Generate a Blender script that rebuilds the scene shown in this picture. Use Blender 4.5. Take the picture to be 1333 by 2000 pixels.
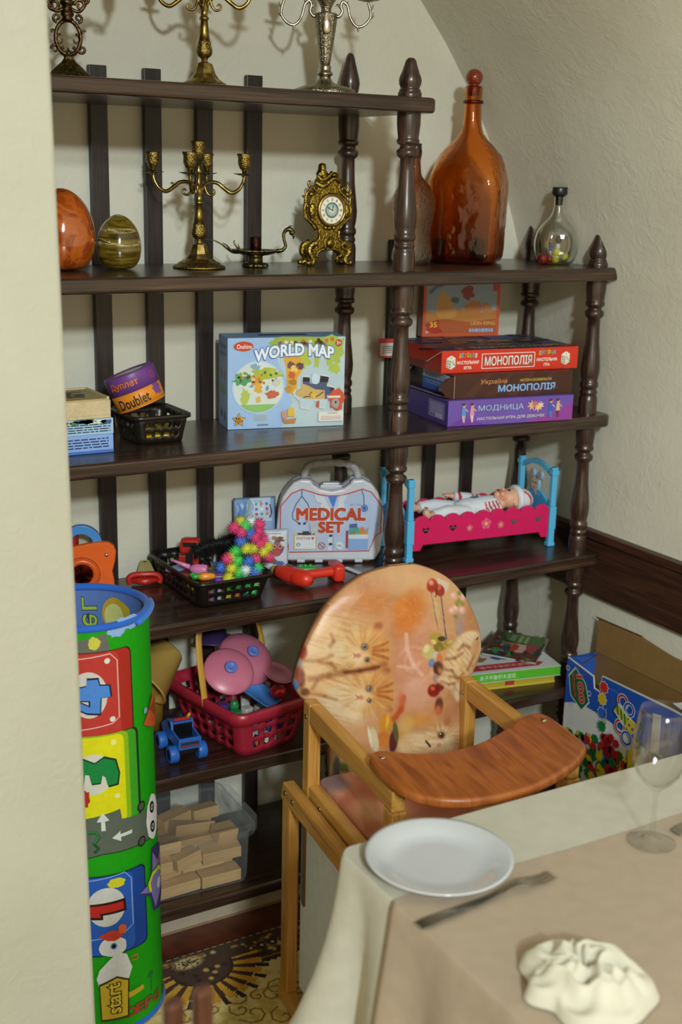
import bpy, bmesh, math, random
import numpy as np
from mathutils import Vector, Matrix, geometry, noise
PI = math.pi
rnd = random.Random(7)
C = bpy.context.scene.collection
for o_ in list(bpy.data.objects): bpy.data.objects.remove(o_)
sc = bpy.context.scene

# ---------------------------------------------------------------- camera, world, lamps, exposure
cam_d = bpy.data.cameras.new('camera'); cam = bpy.data.objects.new('camera', cam_d); C.objects.link(cam)
def cam_matrix(yaw, pitch, roll, loc):
    f = Vector((-math.sin(yaw)*math.cos(pitch), math.cos(yaw)*math.cos(pitch), -math.sin(pitch)))
    r = Vector((math.cos(yaw), math.sin(yaw), 0)); u = r.cross(f)
    r2 = r*math.cos(roll)+u*math.sin(roll); u2 = u*math.cos(roll)-r*math.sin(roll)
    m = Matrix((r2, u2, -f)).transposed().to_4x4(); m.translation = loc
    return m
cam.matrix_world = cam_matrix(math.radians(-30.3367), math.radians(15.0432), math.radians(1.38896), Vector((-1.5172, -2.3004, 1.6733)))
cam_d.sensor_fit = 'VERTICAL'; cam_d.sensor_height = 36; cam_d.sensor_width = 24
cam_d.lens = 2444.6/2000*36; cam_d.clip_start = .05
cam_d.dof.use_dof = True; cam_d.dof.focus_distance = 2.55; cam_d.dof.aperture_fstop = 3.6
sc.camera = cam

w = bpy.data.worlds.new('room_ambience'); sc.world = w; w.use_nodes = True
bg = w.node_tree.nodes['Background']; bg.inputs['Color'].default_value = (1.0, .81, .50, 1); bg.inputs['Strength'].default_value = .46
def lamp(name, loc, power, size, col):
    d = bpy.data.lights.new(name, 'POINT'); d.energy = power; d.shadow_soft_size = size; d.color = col
    o = bpy.data.objects.new(name, d); o.location = loc; C.objects.link(o); return o
lamp('ceiling_lamp', (-2.20, -5.2, 3.10), 275, .15, (.86, .97, 1.0))
lamp('ceiling_lamp', (-2.05, -5.2, 3.60), 130, .15, (.86, .97, 1.0))
sc.view_settings.view_transform = 'Standard'; sc.view_settings.look = 'None'
sc.view_settings.exposure = 1.22; sc.view_settings.gamma = 1.0; sc.view_settings.use_curve_mapping = False

# ---------------------------------------------------------------- colours and materials
def lin(c, a=1.0):
    if isinstance(c, str): c = tuple(int(c[i:i+2], 16) for i in (0, 2, 4))
    return tuple((x/255/12.92 if x/255 <= .04045 else ((x/255+.055)/1.055)**2.4) for x in c[:3]) + (a,)
MATS = {}
class NT:
    def __init__(s, name):
        s.m = bpy.data.materials.new(name); s.m.use_nodes = True; s.t = s.m.node_tree; s.b = s.t.nodes['Principled BSDF']
    def n(s, typ, **kw):
        nd = s.t.nodes.new(typ)
        for k, v in kw.items():
            if k in nd.inputs: nd.inputs[k].default_value = v
            else: setattr(nd, k, v)
        return nd
    def l(s, a, b): s.t.links.new(a, b)
    def coords(s, scale=(1,1,1)):
        tc = s.n('ShaderNodeTexCoord'); mp = s.n('ShaderNodeMapping'); mp.inputs['Scale'].default_value = scale
        s.l(tc.outputs['Object'], mp.inputs['Vector']); return mp.outputs['Vector']
    def ramp(s, fac, stops):
        r = s.n('ShaderNodeValToRGB'); e = r.color_ramp.elements
        while len(e) < len(stops): e.new(.5)
        for el, (p, c) in zip(e, stops): el.position = p; el.color = lin(c)
        s.l(fac, r.inputs['Fac']); return r.outputs['Color']
    def bump(s, h, strength=.2, dist=.002):
        b = s.n('ShaderNodeBump', Strength=strength, Distance=dist); s.l(h, b.inputs['Height']); s.l(b.outputs['Normal'], s.b.inputs['Normal'])
    def set(s, **kw):
        for k, v in kw.items(): s.b.inputs[k.replace('_', ' ')].default_value = v
def col_mat(name, rough=.5, spec=.5, metal=0., coat=0., bump=0., bscale=200., vary=.06, vscale=40., sheen=0., trans=0., sss=0.):
    """surface whose own colour comes from the mesh's Col attribute"""
    if name in MATS: return MATS[name]
    k = NT(name); a = k.n('ShaderNodeAttribute', attribute_name='Col')
    v = k.coords(); nz = k.n('ShaderNodeTexNoise', Scale=vscale, Detail=4.); k.l(v, nz.inputs['Vector'])
    mr = k.n('ShaderNodeMapRange'); mr.inputs['To Min'].default_value = 1-vary; mr.inputs['To Max'].default_value = 1+vary
    mr.inputs['From Min'].default_value = .3; mr.inputs['From Max'].default_value = .7
    k.l(nz.outputs['Fac'], mr.inputs['Value'])
    mx = k.n('ShaderNodeVectorMath', operation='SCALE'); k.l(a.outputs['Color'], mx.inputs[0]); k.l(mr.outputs['Result'], mx.inputs['Scale'])
    k.l(mx.outputs['Vector'], k.b.inputs['Base Color'])
    k.set(Roughness=rough, Specular_IOR_Level=spec, Metallic=metal, Coat_Weight=coat, Sheen_Weight=sheen, Transmission_Weight=trans)
    if sss: k.set(Subsurface_Weight=sss, Subsurface_Radius=(.01, .004, .002))
    if bump:
        n2 = k.n('ShaderNodeTexNoise', Scale=bscale, Detail=3.); k.l(v, n2.inputs['Vector']); k.bump(n2.outputs['Fac'], bump)
    MATS[name] = k.m; return k.m
def m_plastic(): return col_mat('moulded_plastic', rough=.34, vary=.02)
def m_card(): return col_mat('printed_card', rough=.42, spec=.4, vary=.05, vscale=25)
def m_matte(): return col_mat('matte_paint', rough=.7, spec=.3)
def m_fabric(): return col_mat('woven_fabric', rough=.95, spec=.15, bump=.25, bscale=900., vary=.05, sheen=.15)
def m_oil(): return col_mat('oilcloth', rough=.38, spec=.45, vary=.05, bump=.08, bscale=60)
def m_skin(): return col_mat('vinyl_skin', rough=.45, vary=.03, sss=.15)
def m_knob(): return col_mat('shiny_metal', rough=.25, metal=1., vary=.05)
def wood(name, axis, stops, scale=9., rough=.35, coat=.0, stretch=14., bump=.12, spec=.5):
    if name in MATS: return MATS[name]
    k = NT(name); s = [scale*stretch/3]*3; s[axis] = scale/3
    v = k.coords(tuple(s))
    n1 = k.n('ShaderNodeTexNoise', Scale=1., Detail=6., Roughness=.65, Distortion=.4); k.l(v, n1.inputs['Vector'])
    s2 = [scale*stretch*2.2]*3; s2[axis] = scale*.8; v2 = k.coords(tuple(s2))
    n2 = k.n('ShaderNodeTexNoise', Scale=1., Detail=3.); k.l(v2, n2.inputs['Vector'])
    mx = k.n('ShaderNodeMath', operation='MULTIPLY_ADD'); mx.inputs[1].default_value = .45
    k.l(n2.outputs['Fac'], mx.inputs[0]); ms = k.n('ShaderNodeMath', operation='MULTIPLY'); ms.inputs[1].default_value = .6
    k.l(n1.outputs['Fac'], ms.inputs[0]); k.l(ms.outputs[0], mx.inputs[2])
    k.l(k.ramp(mx.outputs[0], stops), k.b.inputs['Base Color'])
    k.set(Roughness=rough, Coat_Weight=coat, Coat_Roughness=.18, Specular_IOR_Level=spec); k.bump(mx.outputs[0], bump, .002)
    MATS[name] = k.m; return k.m
DARK = [(.36, '18100c'), (.50, '302018'), (.60, '432f24'), (.72, '5e4534')]
def dark_x(): return wood('dark_oak_along', 0, DARK, rough=.30, coat=.25)
def dark_z(): return wood('dark_oak_upright', 2, DARK, rough=.32, coat=.25)
SLAT = [(.36, '120d0c'), (.50, '1e1614'), (.62, '2b211d'), (.72, '3a2e29')]
def slat_z(): return wood('dark_oak_slat', 2, SLAT, rough=.42)
PINE = [(.34, '8a5a22'), (.48, 'b07d38'), (.58, 'c09048'), (.70, 'a06c2c')]
def pine_z(): return wood('varnished_pine_upright', 2, PINE, scale=6, rough=.34)
def pine_y(): return wood('varnished_pine_along', 1, PINE, scale=6, rough=.34)
def pine_x(): return wood('varnished_pine_across', 0, PINE, scale=6, rough=.34)
def metal(name, lo, mid, hi, rough=.34, scale=70., bump=.25):
    if name in MATS: return MATS[name]
    k = NT(name); v = k.coords(); nz = k.n('ShaderNodeTexNoise', Scale=scale, Detail=5.); k.l(v, nz.inputs['Vector'])
    k.l(k.ramp(nz.outputs['Fac'], [(.30, lo), (.5, mid), (.72, hi)]), k.b.inputs['Base Color'])
    k.set(Metallic=1., Roughness=rough)
    if bump: k.bump(nz.outputs['Fac'], bump, .002)
    MATS[name] = k.m; return k.m
def m_brass(): return metal('aged_brass', '5a4a22', '9c8448', 'c8b070', .36, 60, .08)
def m_brasschase(): return metal('chased_brass', '3a2e14', '8a7238', 'd0b670', .34, 330, .9)
def m_bronze(): return metal('dark_bronze', '2a1c12', '54402c', '8a6c48', .42, 150, .5)
def m_green(): return metal('greened_bronze', '2c2818', '5c5430', '8a8050', .42, 130, .4)
def m_silver(): return metal('tarnished_silver', '6a6254', 'a8a08c', 'd4ccb8', .30, 60, .08)
def m_silverchase(): return metal('chased_silver', '443c2e', '988e78', 'dad2c0', .30, 300, .9)
def m_gilt(): return metal('gilded_casting', '3a2c0c', '8c7228', 'd8be68', .32, 260, .9)
def m_steel(): return metal('steel', '8a8880', 'aaa8a0', 'c8c6be', .25, 30, 0)
def glass(name, col, rough=.02, vary=None, thick=1., bump=0., bscale=40., ior=1.45):
    if name in MATS: return MATS[name]
    k = NT(name); k.set(Transmission_Weight=1., Roughness=rough, IOR=ior)
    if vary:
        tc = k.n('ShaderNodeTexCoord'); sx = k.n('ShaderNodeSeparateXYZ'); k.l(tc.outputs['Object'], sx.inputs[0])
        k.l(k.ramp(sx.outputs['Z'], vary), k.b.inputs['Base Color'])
    else: k.b.inputs['Base Color'].default_value = lin(col)
    if bump:
        v = k.coords(); nz = k.n('ShaderNodeTexNoise', Scale=bscale, Detail=2.); k.l(v, nz.inputs['Vector']); k.bump(nz.outputs['Fac'], bump, .004)
    MATS[name] = k.m; return k.m

# ---------------------------------------------------------------- mesh builder
class MB:
    def __init__(s): s.v = []; s.f = []; s.c = []; s.sm = []; s.mi = []
    def add(s, verts, faces, col, M=None, smooth=False, mi=0):
        o = len(s.v)
        s.v += [tuple(M @ Vector(v)) for v in verts] if M is not None else [tuple(v) for v in verts]
        many = isinstance(col, list)
        for i, f in enumerate(faces):
            s.f.append([j+o for j in f]); s.c.append(lin(col[i]) if many else lin(col)); s.sm.append(smooth); s.mi.append(mi)
        return s
    def box(s, c, d, col='888888', M=None, mi=0):
        x, y, z = (q/2 for q in d)
        vs = [(c[0]+i*x, c[1]+j*y, c[2]+k*z) for i in (-1, 1) for j in (-1, 1) for k in (-1, 1)]
        return s.add(vs, [(0,1,3,2), (4,6,7,5), (0,4,5,1), (2,3,7,6), (0,2,6,4), (1,5,7,3)], col, M, mi=mi)
    def bx(s, x0, x1, y0, y1, z0, z1, col='888888', M=None, mi=0):
        return s.box(((x0+x1)/2, (y0+y1)/2, (z0+z1)/2), (x1-x0, y1-y0, z1-z0), col, M, mi)
    def lathe(s, prof, col='888888', seg=32, M=None, shape=None, mi=0, smooth=True):
        vs = []; fs = []; cl = []; n = len(prof)
        for (r, z) in prof:
            for i in range(seg):
                a = 2*PI*i/seg; q = shape(a, r, z) if shape else 1.
                vs.append((r*q*math.cos(a), r*q*math.sin(a), z))
        for k in range(n-1):
            for i in range(seg):
                j = (i+1) % seg; fs.append((k*seg+i, k*seg+j, (k+1)*seg+j, (k+1)*seg+i))
        if prof[0][0] > 1e-6: fs.append(tuple(reversed(range(seg))))
        if prof[-1][0] > 1e-6: fs.append(tuple(range((n-1)*seg, n*seg)))
        return s.add(vs, fs, col, M, smooth, mi)
    def tube(s, pts, r, col='888888', seg=8, M=None, closed=False, mi=0, flat=1., up=None, cap=True):
        P = [Vector(p) for p in pts]; n = len(P); R = r if isinstance(r, (list, tuple)) else [r]*n
        T = []
        for i in range(n):
            a = P[(i-1) % n] if (closed or i) else P[i]; b = P[(i+1) % n] if (closed or i < n-1) else P[i]
            t = (b-a); T.append(t.normalized() if t.length > 1e-9 else Vector((0, 0, 1)))
        u = Vector(up) if up else (Vector((0, 0, 1)) if abs(T[0].z) < .9 else Vector((1, 0, 0)))
        vs = []; fs = []
        for i in range(n):
            x = u.cross(T[i]).normalized() if u.cross(T[i]).length > 1e-6 else Vector((1, 0, 0)); u = T[i].cross(x).normalized()
            if up: pass
            for k in range(seg):
                a = 2*PI*k/seg; vs.append(P[i]+x*(R[i]*math.cos(a))+u*(R[i]*flat*math.sin(a)))
        for i in range(n if closed else n-1):
            j = (i+1) % n
            for k in range(seg):
                l = (k+1) % seg; fs.append((i*seg+k, i*seg+l, j*seg+l, j*seg+k))
        if not closed and cap: fs.append(tuple(reversed(range(seg)))); fs.append(tuple(range((n-1)*seg, n*seg)))
        return s.add(vs, fs, col, M, True, mi)
    def ell(s, c, d, col='888888', M=None, nu=20, nv=12, mi=0):
        vs = [(c[0], c[1], c[2]-d[2])]; fs = []
        for i in range(1, nv):
            t = -PI/2+PI*i/nv
            for j in range(nu):
                a = 2*PI*j/nu; vs.append((c[0]+d[0]*math.cos(t)*math.cos(a), c[1]+d[1]*math.cos(t)*math.sin(a), c[2]+d[2]*math.sin(t)))
        vs.append((c[0], c[1], c[2]+d[2])); L = len(vs)-1
        for j in range(nu):
            k = (j+1) % nu; fs.append((0, 1+k, 1+j)); fs.append((L, L-nu+j, L-nu+k))
            for i in range(nv-2): fs.append((1+i*nu+j, 1+i*nu+k, 1+(i+1)*nu+k, 1+(i+1)*nu+j))
        return s.add(vs, fs, col, M, True, mi)
    def prism(s, poly, z0, z1, col='888888', M=None, side=None, mi=0, smooth=False):
        n = len(poly); vs = [(x, y, z0) for x, y in poly]+[(x, y, z1) for x, y in poly]
        fs = [tuple(reversed(range(n))), tuple(range(n, 2*n))]+[(i, (i+1) % n, n+(i+1) % n, n+i) for i in range(n)]
        cl = [col, col]+[side or col]*n
        o = len(s.f); s.add(vs, fs, cl, M, False, mi)
        if smooth:
            for i in range(o+2, o+2+n): s.sm[i] = True
        return s
    def loft(s, loops, col='888888', M=None, cap0=True, cap1=False, skip=None, smooth=True, mi=0, closed=True):
        n = len(loops[0]); vs = [p for lp in loops for p in lp]; fs = []
        for k in range(len(loops)-1):
            for i in range(n if closed else n-1):
                if skip and skip(k, i): continue
                j = (i+1) % n; fs.append((k*n+i, k*n+j, (k+1)*n+j, (k+1)*n+i))
        if cap0: fs.append(tuple(reversed(range(n))))
        if cap1: fs.append(tuple(range((len(loops)-1)*n, len(loops)*n)))
        return s.add(vs, fs, col, M, smooth, mi)
    def build(s, name, mat, parent=None, bevel=0, solid=0, sub=0, seg=2, auto=None, offset=-1, weld=0):
        me = bpy.data.meshes.new(name); me.from_pydata(s.v, [], s.f); me.validate(clean_customdata=False)
        mats = mat if isinstance(mat, (list, tuple)) else [mat]
        for m in mats: me.materials.append(m)
        ok = len(me.polygons) == len(s.f)
        a = me.attributes.new('Col', 'FLOAT_COLOR', 'CORNER')
        arr = []
        for p in me.polygons:
            arr += s.c[p.index if ok else 0]*p.loop_total
        a.data.foreach_set('color', arr)
        if ok:
            me.polygons.foreach_set('use_smooth', s.sm); me.polygons.foreach_set('material_index', s.mi)
        o = bpy.data.objects.new(name, me); C.objects.link(o)
        if parent is not None: o.parent = parent
        if weld: m_ = o.modifiers.new('weld', 'WELD'); m_.merge_threshold = weld
        if solid: m_ = o.modifiers.new('thick', 'SOLIDIFY'); m_.thickness = solid; m_.offset = offset
        if sub: m_ = o.modifiers.new('sub', 'SUBSURF'); m_.levels = sub; m_.render_levels = sub
        if bevel:
            m_ = o.modifiers.new('bevel', 'BEVEL'); m_.width = bevel; m_.segments = seg; m_.limit_method = 'ANGLE'; m_.angle_limit = math.radians(50)
            m_.harden_normals = False
        if auto:
            me.update()
            for e in me.edges: pass
        return o
def thing(name, label, cat, loc=(0, 0, 0), rotz=0., group=None, rot=None):
    o = bpy.data.objects.new(name, None); C.objects.link(o); o.empty_display_size = .03
    o.location = loc; o.rotation_euler = rot or (0, 0, rotz); return tag(o, label, cat, group)
def tag(o, label, cat, group=None):
    o['label'] = label; o['category'] = cat
    if group: o['group'] = group
    return o
def put(o, loc, rotz=0., rot=None):
    o.location = loc; o.rotation_euler = rot or (0, 0, rotz); return o
def struct(o): o['kind'] = 'structure'; return o
def dup(root, loc=None, rotz=None, label=None, group=None):
    r = root.copy(); C.objects.link(r)
    if loc is not None: r.location = loc
    if rotz is not None: r.rotation_euler = (0, 0, rotz)
    if label: r['label'] = label
    if group: r['group'] = group
    for ch in list(root.children):
        c = ch.copy(); C.objects.link(c); c.parent = r
        for g in ch.children:
            d = g.copy(); C.objects.link(d); d.parent = c
    return r
def rr(w, d, r, z, nc=4, fx=(), fy=(), cx=0, cy=0):
    """rounded rectangle loop, counter-clockwise; fx / fy: extra fractions along the long sides"""
    out = []; hx, hy = w/2-r, d/2-r
    def side(a, b, fr):
        for t in fr: out.append((a[0]+(b[0]-a[0])*t, a[1]+(b[1]-a[1])*t, z))
    def arc(x, y, a0):
        for i in range(nc+1): a = a0+PI/2*i/nc; out.append((x+r*math.cos(a), y+r*math.sin(a), z))
    arc(cx+hx, cy-hy, -PI/2); side((cx+w/2, cy-hy), (cx+w/2, cy+hy), fy)
    arc(cx+hx, cy+hy, 0); side((cx+hx, cy+d/2), (cx-hx, cy+d/2), fx)
    arc(cx-hx, cy+hy, PI/2); side((cx-w/2, cy+hy), (cx-w/2, cy-hy), fy)
    arc(cx-hx, cy-hy, PI); side((cx-hx, cy-d/2), (cx+hx, cy-d/2), fx)
    return out
def arcpts(cx, cy, r, a0, a1, n, ry=None):
    return [(cx+r*math.cos(a0+(a1-a0)*i/n), cy+(ry or r)*math.sin(a0+(a1-a0)*i/n)) for i in range(n+1)]
def spline(P, n=8):
    """Catmull-Rom through the points"""
    P = [Vector(p) for p in P]; out = []
    for i in range(len(P)-1):
        a = P[max(i-1, 0)]; b = P[i]; c = P[i+1]; d = P[min(i+2, len(P)-1)]
        for k in range(n):
            t = k/n; out.append(.5*((2*b)+(c-a)*t+(2*a-5*b+4*c-d)*t*t+(3*b-a-3*c+d)*t**3))
    out.append(P[-1]); return out
def frame(o, ex, ey):
    """matrix whose local x runs along ex, y along ey, z = outward normal"""
    ex = Vector(ex).normalized(); ey = Vector(ey).normalized(); n = ex.cross(ey)
    m = Matrix((ex, ey, n)).transposed().to_4x4(); m.translation = Vector(o); return m
# ---------------------------------------------------------------- printed sheets: flat inked shapes that lie on a part's face
TEXT = {}
def glyphs(txt, off=0., shear=0., sp=1.):
    key = (txt, off, shear, sp)
    if key not in TEXT:
        cu = bpy.data.curves.new('lettering', 'FONT'); cu.body = txt; cu.size = 1; cu.offset = off; cu.shear = shear; cu.resolution_u = 3; cu.space_character = sp
        o = bpy.data.objects.new('lettering', cu); C.objects.link(o); bpy.context.view_layer.update()
        me = o.to_mesh(); vs = [(v.co.x, v.co.y) for v in me.vertices]; fs = [tuple(p.vertices) for p in me.polygons]; o.to_mesh_clear()
        bpy.data.objects.remove(o); bpy.data.curves.remove(cu); TEXT[key] = (vs, fs)
    return TEXT[key]
class Sheet:
    def __init__(s, mb, M=None, warp=None, step=.00012, maxu=None, flipn=False):
        s.mb = mb; s.M = M; s.warp = warp; s.k = 1; s.step = step; s.maxu = maxu; s.fl = flipn
    def put(s, vs, fs, col):
        h = s.k*s.step; s.k += 1
        if s.maxu:
            V = list(vs); out = []; st = []
            for f in fs:
                if len(f) == 3: st.append(tuple(f))
                else:
                    for t in geometry.tessellate_polygon([[Vector((V[i][0], V[i][1], 0)) for i in f]]): st.append(tuple(f[i] for i in t))
            while st:
                a, b, c = st.pop(); ls = [(abs(V[p][0]-V[q][0]), p, q, r) for p, q, r in ((a, b, c), (b, c, a), (c, a, b))]
                L, p, q, r = max(ls)
                if L > s.maxu: V.append(((V[p][0]+V[q][0])/2, (V[p][1]+V[q][1])/2)); m = len(V)-1; st += [(p, m, r), (m, q, r)]
                else: out.append((a, b, c))
            vs, fs = V, out
        if s.warp: s.mb.add([s.warp(x, y, h) for x, y in vs], fs, col, s.M, smooth=False)
        else: s.mb.add([(x, y, h) for x, y in vs], fs, col, s.M)
        return s
    def poly(s, pts, col): return s.put(list(pts), [tuple(range(len(pts)))], col)
    def rect(s, x0, y0, x1, y1, col, r=0):
        if r: return s.poly([p[:2] for p in rr(abs(x1-x0), abs(y1-y0), r, 0, 4, cx=(x0+x1)/2, cy=(y0+y1)/2)], col)
        return s.poly([(x0, y0), (x1, y0), (x1, y1), (x0, y1)], col)
    def ell(s, x, y, a, b, col, rot=0, n=28):
        c_, s_ = math.cos(rot), math.sin(rot)
        return s.poly([(x+a*math.cos(t)*c_-b*math.sin(t)*s_, y+a*math.cos(t)*s_+b*math.sin(t)*c_) for t in (2*PI*i/n for i in range(n))], col)
    def star(s, x, y, r, q, col, n=5, rot=PI/2):
        return s.poly([(x+(r if i % 2 == 0 else q)*math.cos(rot+PI*i/n), y+(r if i % 2 == 0 else q)*math.sin(rot+PI*i/n)) for i in range(2*n)], col)
    def blob(s, x, y, a, b, col, seed=0, amp=.25, n=26, rot=0, freq=2.2):
        pts = []
        for i in range(n):
            t = 2*PI*i/n; q = 1+amp*noise.noise(Vector((freq*math.cos(t), freq*math.sin(t), seed*3.7)))*2
            px, py = a*q*math.cos(t), b*q*math.sin(t); pts.append((x+px*math.cos(rot)-py*math.sin(rot), y+px*math.sin(rot)+py*math.cos(rot)))
        return s.poly(pts, col)
    def line(s, pts, w_, col, closed=False):
        n = len(pts); L = []; R = []
        for i in range(n):
            a = pts[i-1] if (i or closed) else pts[i]; b = pts[(i+1) % n] if (i < n-1 or closed) else pts[i]
            dx, dy = b[0]-a[0], b[1]-a[1]; l = math.hypot(dx, dy) or 1; nx, ny = -dy/l*w_/2, dx/l*w_/2
            L.append((pts[i][0]+nx, pts[i][1]+ny)); R.append((pts[i][0]-nx, pts[i][1]-ny))
        fs = [(i, (i+1) % n, n+(i+1) % n, n+i) for i in range(n if closed else n-1)]
        return s.put(L+R, [tuple(reversed(f)) for f in fs], col)
    def ring(s, x, y, a, b, w_, col, n=28): return s.line([(x+a*math.cos(t), y+b*math.sin(t)) for t in (2*PI*i/n for i in range(n))], w_, col, True)
    def text(s, txt, x, y, w_, h, col, off=0., rot=0., shear=0., bend=None, sp=1., outline=None, ow=.03, taper=0.):
        """lettering fitted into a w x h box centred at x, y"""
        v0, f0 = glyphs(txt, off, shear, sp); X = [p[0] for p in v0]; Y = [p[1] for p in v0]
        x0, x1, y0, y1 = min(X), max(X), min(Y), max(Y); sx = w_/(x1-x0); sy = h/(y1-y0); c_, s_ = math.cos(rot), math.sin(rot)
        def go(vs, fs, cl):
            out = []
            for px, py in vs:
                a = (px-(x0+x1)/2)*sx; b = (py-(y0+y1)/2)*sy
                if taper: b *= 1+taper*(2*a/w_)
                if bend: b += bend(2*a/w_)
                out.append((x+a*c_-b*s_, y+a*s_+b*c_))
            s.put(out, fs, cl)
        if outline:
            v2, f2 = glyphs(txt, off+ow, shear, sp); go(v2, f2, outline)
        go(v0, f0, col); return s
    def bars(s, x, y, w_, h, n, col, seed=0, t=.45):
        """tiny unreadable print: broken lines"""
        r = random.Random(seed)
        for i in range(n):
            yy = y+h/2-h*(i+.5)/n; xx = x-w_/2
            vs = []; fs = []
            while xx < x+w_/2-.001:
                l = min(r.uniform(.06, .2)*w_, x+w_/2-xx); k = len(vs)
                vs += [(xx, yy-h/n*t/2), (xx+l, yy-h/n*t/2), (xx+l, yy+h/n*t/2), (xx, yy+h/n*t/2)]; fs.append((k, k+1, k+2, k+3)); xx += l+.025*w_
            s.put(vs, fs, col); s.k -= 1
        s.k += 1; return s
def card_box(mb, w_, d, h, cols, M=None):
    """closed carton, base at z=0, front face at y=-d/2; cols: front, back, left, right, top, bottom"""
    x, y = w_/2, d/2
    vs = [(-x,-y,0), (x,-y,0), (x,y,0), (-x,y,0), (-x,-y,h), (x,-y,h), (x,y,h), (-x,y,h)]
    return mb.add(vs, [(0,1,5,4), (2,3,7,6), (3,0,4,7), (1,2,6,5), (4,5,6,7), (3,2,1,0)], cols, M)
def front_of(w_, d): return frame((-w_/2, -d/2, 0), (1, 0, 0), (0, 0, 1))
def left_of(w_, d): return frame((-w_/2, d/2, 0), (0, -1, 0), (0, 0, 1))
def top_of(w_, d, h): return frame((-w_/2, -d/2, h), (1, 0, 0), (0, 1, 0))
def grid_obj(name, mat, P, RGB, parent=None, smooth=True):
    """painted surface: P (n,m,3) points, RGB (n,m,3) 0-255"""
    n, m = P.shape[:2]; idx = np.arange(n*m).reshape(n, m)
    F = np.stack([idx[:-1, :-1], idx[1:, :-1], idx[1:, 1:], idx[:-1, 1:]], -1).reshape(-1, 4)
    me = bpy.data.meshes.new(name); me.from_pydata(P.reshape(-1, 3).tolist(), [], F.tolist()); me.materials.append(mat)
    c = np.clip(RGB, 0, 255)/255; c = np.where(c <= .04045, c/12.92, ((c+.055)/1.055)**2.4).reshape(-1, 3)
    vi = np.empty(len(me.loops), dtype=np.int64); me.loops.foreach_get('vertex_index', vi)
    a = me.attributes.new('Col', 'FLOAT_COLOR', 'CORNER'); a.data.foreach_set('color', np.c_[c[vi], np.ones(len(vi))].ravel())
    me.polygons.foreach_set('use_smooth', [smooth]*len(me.polygons))
    o = bpy.data.objects.new(name, me); C.objects.link(o)
    if parent is not None: o.parent = parent
    return o
class Paint:
    """soft brush on coordinate arrays"""
    def __init__(s, U, V, base): s.U, s.V = U, V; s.A = np.ones(U.shape+(3,))*np.array(base, float); s.rs = np.random.RandomState(3)
    def mix(s, m, col, k=1.): s.A += (np.array(col, float)-s.A)*np.clip(m*k, 0, 1)[..., None]
    def ell(s, x, y, a, b, col, rot=0, soft=.2, k=1.):
        c_, s_ = math.cos(rot), math.sin(rot); dx, dy = s.U-x, s.V-y
        r = np.hypot((dx*c_+dy*s_)/a, (-dx*s_+dy*c_)/b); s.mix(np.clip((1-r)/soft+.5, 0, 1), col, k)
    def seg(s, x0, y0, x1, y1, w_, col, soft=.5, k=1.):
        dx, dy = x1-x0, y1-y0; L = dx*dx+dy*dy; t = np.clip(((s.U-x0)*dx+(s.V-y0)*dy)/L, 0, 1)
        d = np.hypot(s.U-x0-t*dx, s.V-y0-t*dy); s.mix(np.clip((1-d/w_)/soft+.5, 0, 1), col, k)
    def path(s, pts, w_, col, soft=.5, k=1.):
        for a, b in zip(pts[:-1], pts[1:]): s.seg(a[0], a[1], b[0], b[1], w_, col, soft, k)
    def fbm(s, fx, fy, seed=0, oct=4):
        r = np.random.RandomState(seed); out = np.zeros(s.U.shape); amp = 1.; tot = 0
        for o in range(oct):
            n = 64; g = r.rand(n, n); x = s.U*fx*2**o+r.rand()*9; y = s.V*fy*2**o+r.rand()*9
            xi = np.floor(x).astype(int); yi = np.floor(y).astype(int); tx = x-xi; ty = y-yi; tx = tx*tx*(3-2*tx); ty = ty*ty*(3-2*ty)
            q = lambda i, j: g[(xi+i) % n, (yi+j) % n]
            out += amp*((q(0,0)*(1-tx)+q(1,0)*tx)*(1-ty)+(q(0,1)*(1-tx)+q(1,1)*tx)*ty); tot += amp; amp *= .5
        return out/tot
# ================================================================ the room
ZS = [1.836, 1.4755, 1.1177, .7598, .4075, .0867]      # shelf tops
TH = .031; DEP = .345; XM = 0.; XE = .5577; XEND = .606
def plaster(name, c0, c1, sc_=1.):
    if name in MATS: return MATS[name]
    k = NT(name); v = k.coords(); n1 = k.n('ShaderNodeTexNoise', Scale=3.5, Detail=5.); k.l(v, n1.inputs['Vector'])
    k.l(k.ramp(n1.outputs['Fac'], [(.35, c0), (.65, c1)]), k.b.inputs['Base Color'])
    n2 = k.n('ShaderNodeTexNoise', Scale=38., Detail=6., Roughness=.6, Distortion=1.2); k.l(v, n2.inputs['Vector'])
    n3 = k.n('ShaderNodeTexNoise', Scale=9., Detail=2.); k.l(v, n3.inputs['Vector'])
    ad = k.n('ShaderNodeMath', operation='MULTIPLY'); k.l(n2.outputs['Fac'], ad.inputs[0]); k.l(n3.outputs['Fac'], ad.inputs[1])
    k.bump(ad.outputs[0], .55*sc_, .006); k.set(Roughness=.62, Specular_IOR_Level=.35); MATS[name] = k.m; return k.m
PL = plaster('cream_plaster', 'c8c4b2', 'cfccbb')
WY = .368; WX = .626                                     # back wall face, right wall face
VC = (-.893, 1.04); VR = 1.53                            # vault circle in the X-Z plane
b = MB(); n = 40
arch = [(WX, -.05), (WX, .6)]+[(VC[0]+VR*math.cos(a), VC[1]+VR*math.sin(a)) for a in (PI*i/n*.98 for i in range(1, n+1))]
b.bx(-2.6, .9, WY, WY+.12, -.05, 2.75)
struct(b.build('wall_back', PL))
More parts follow.
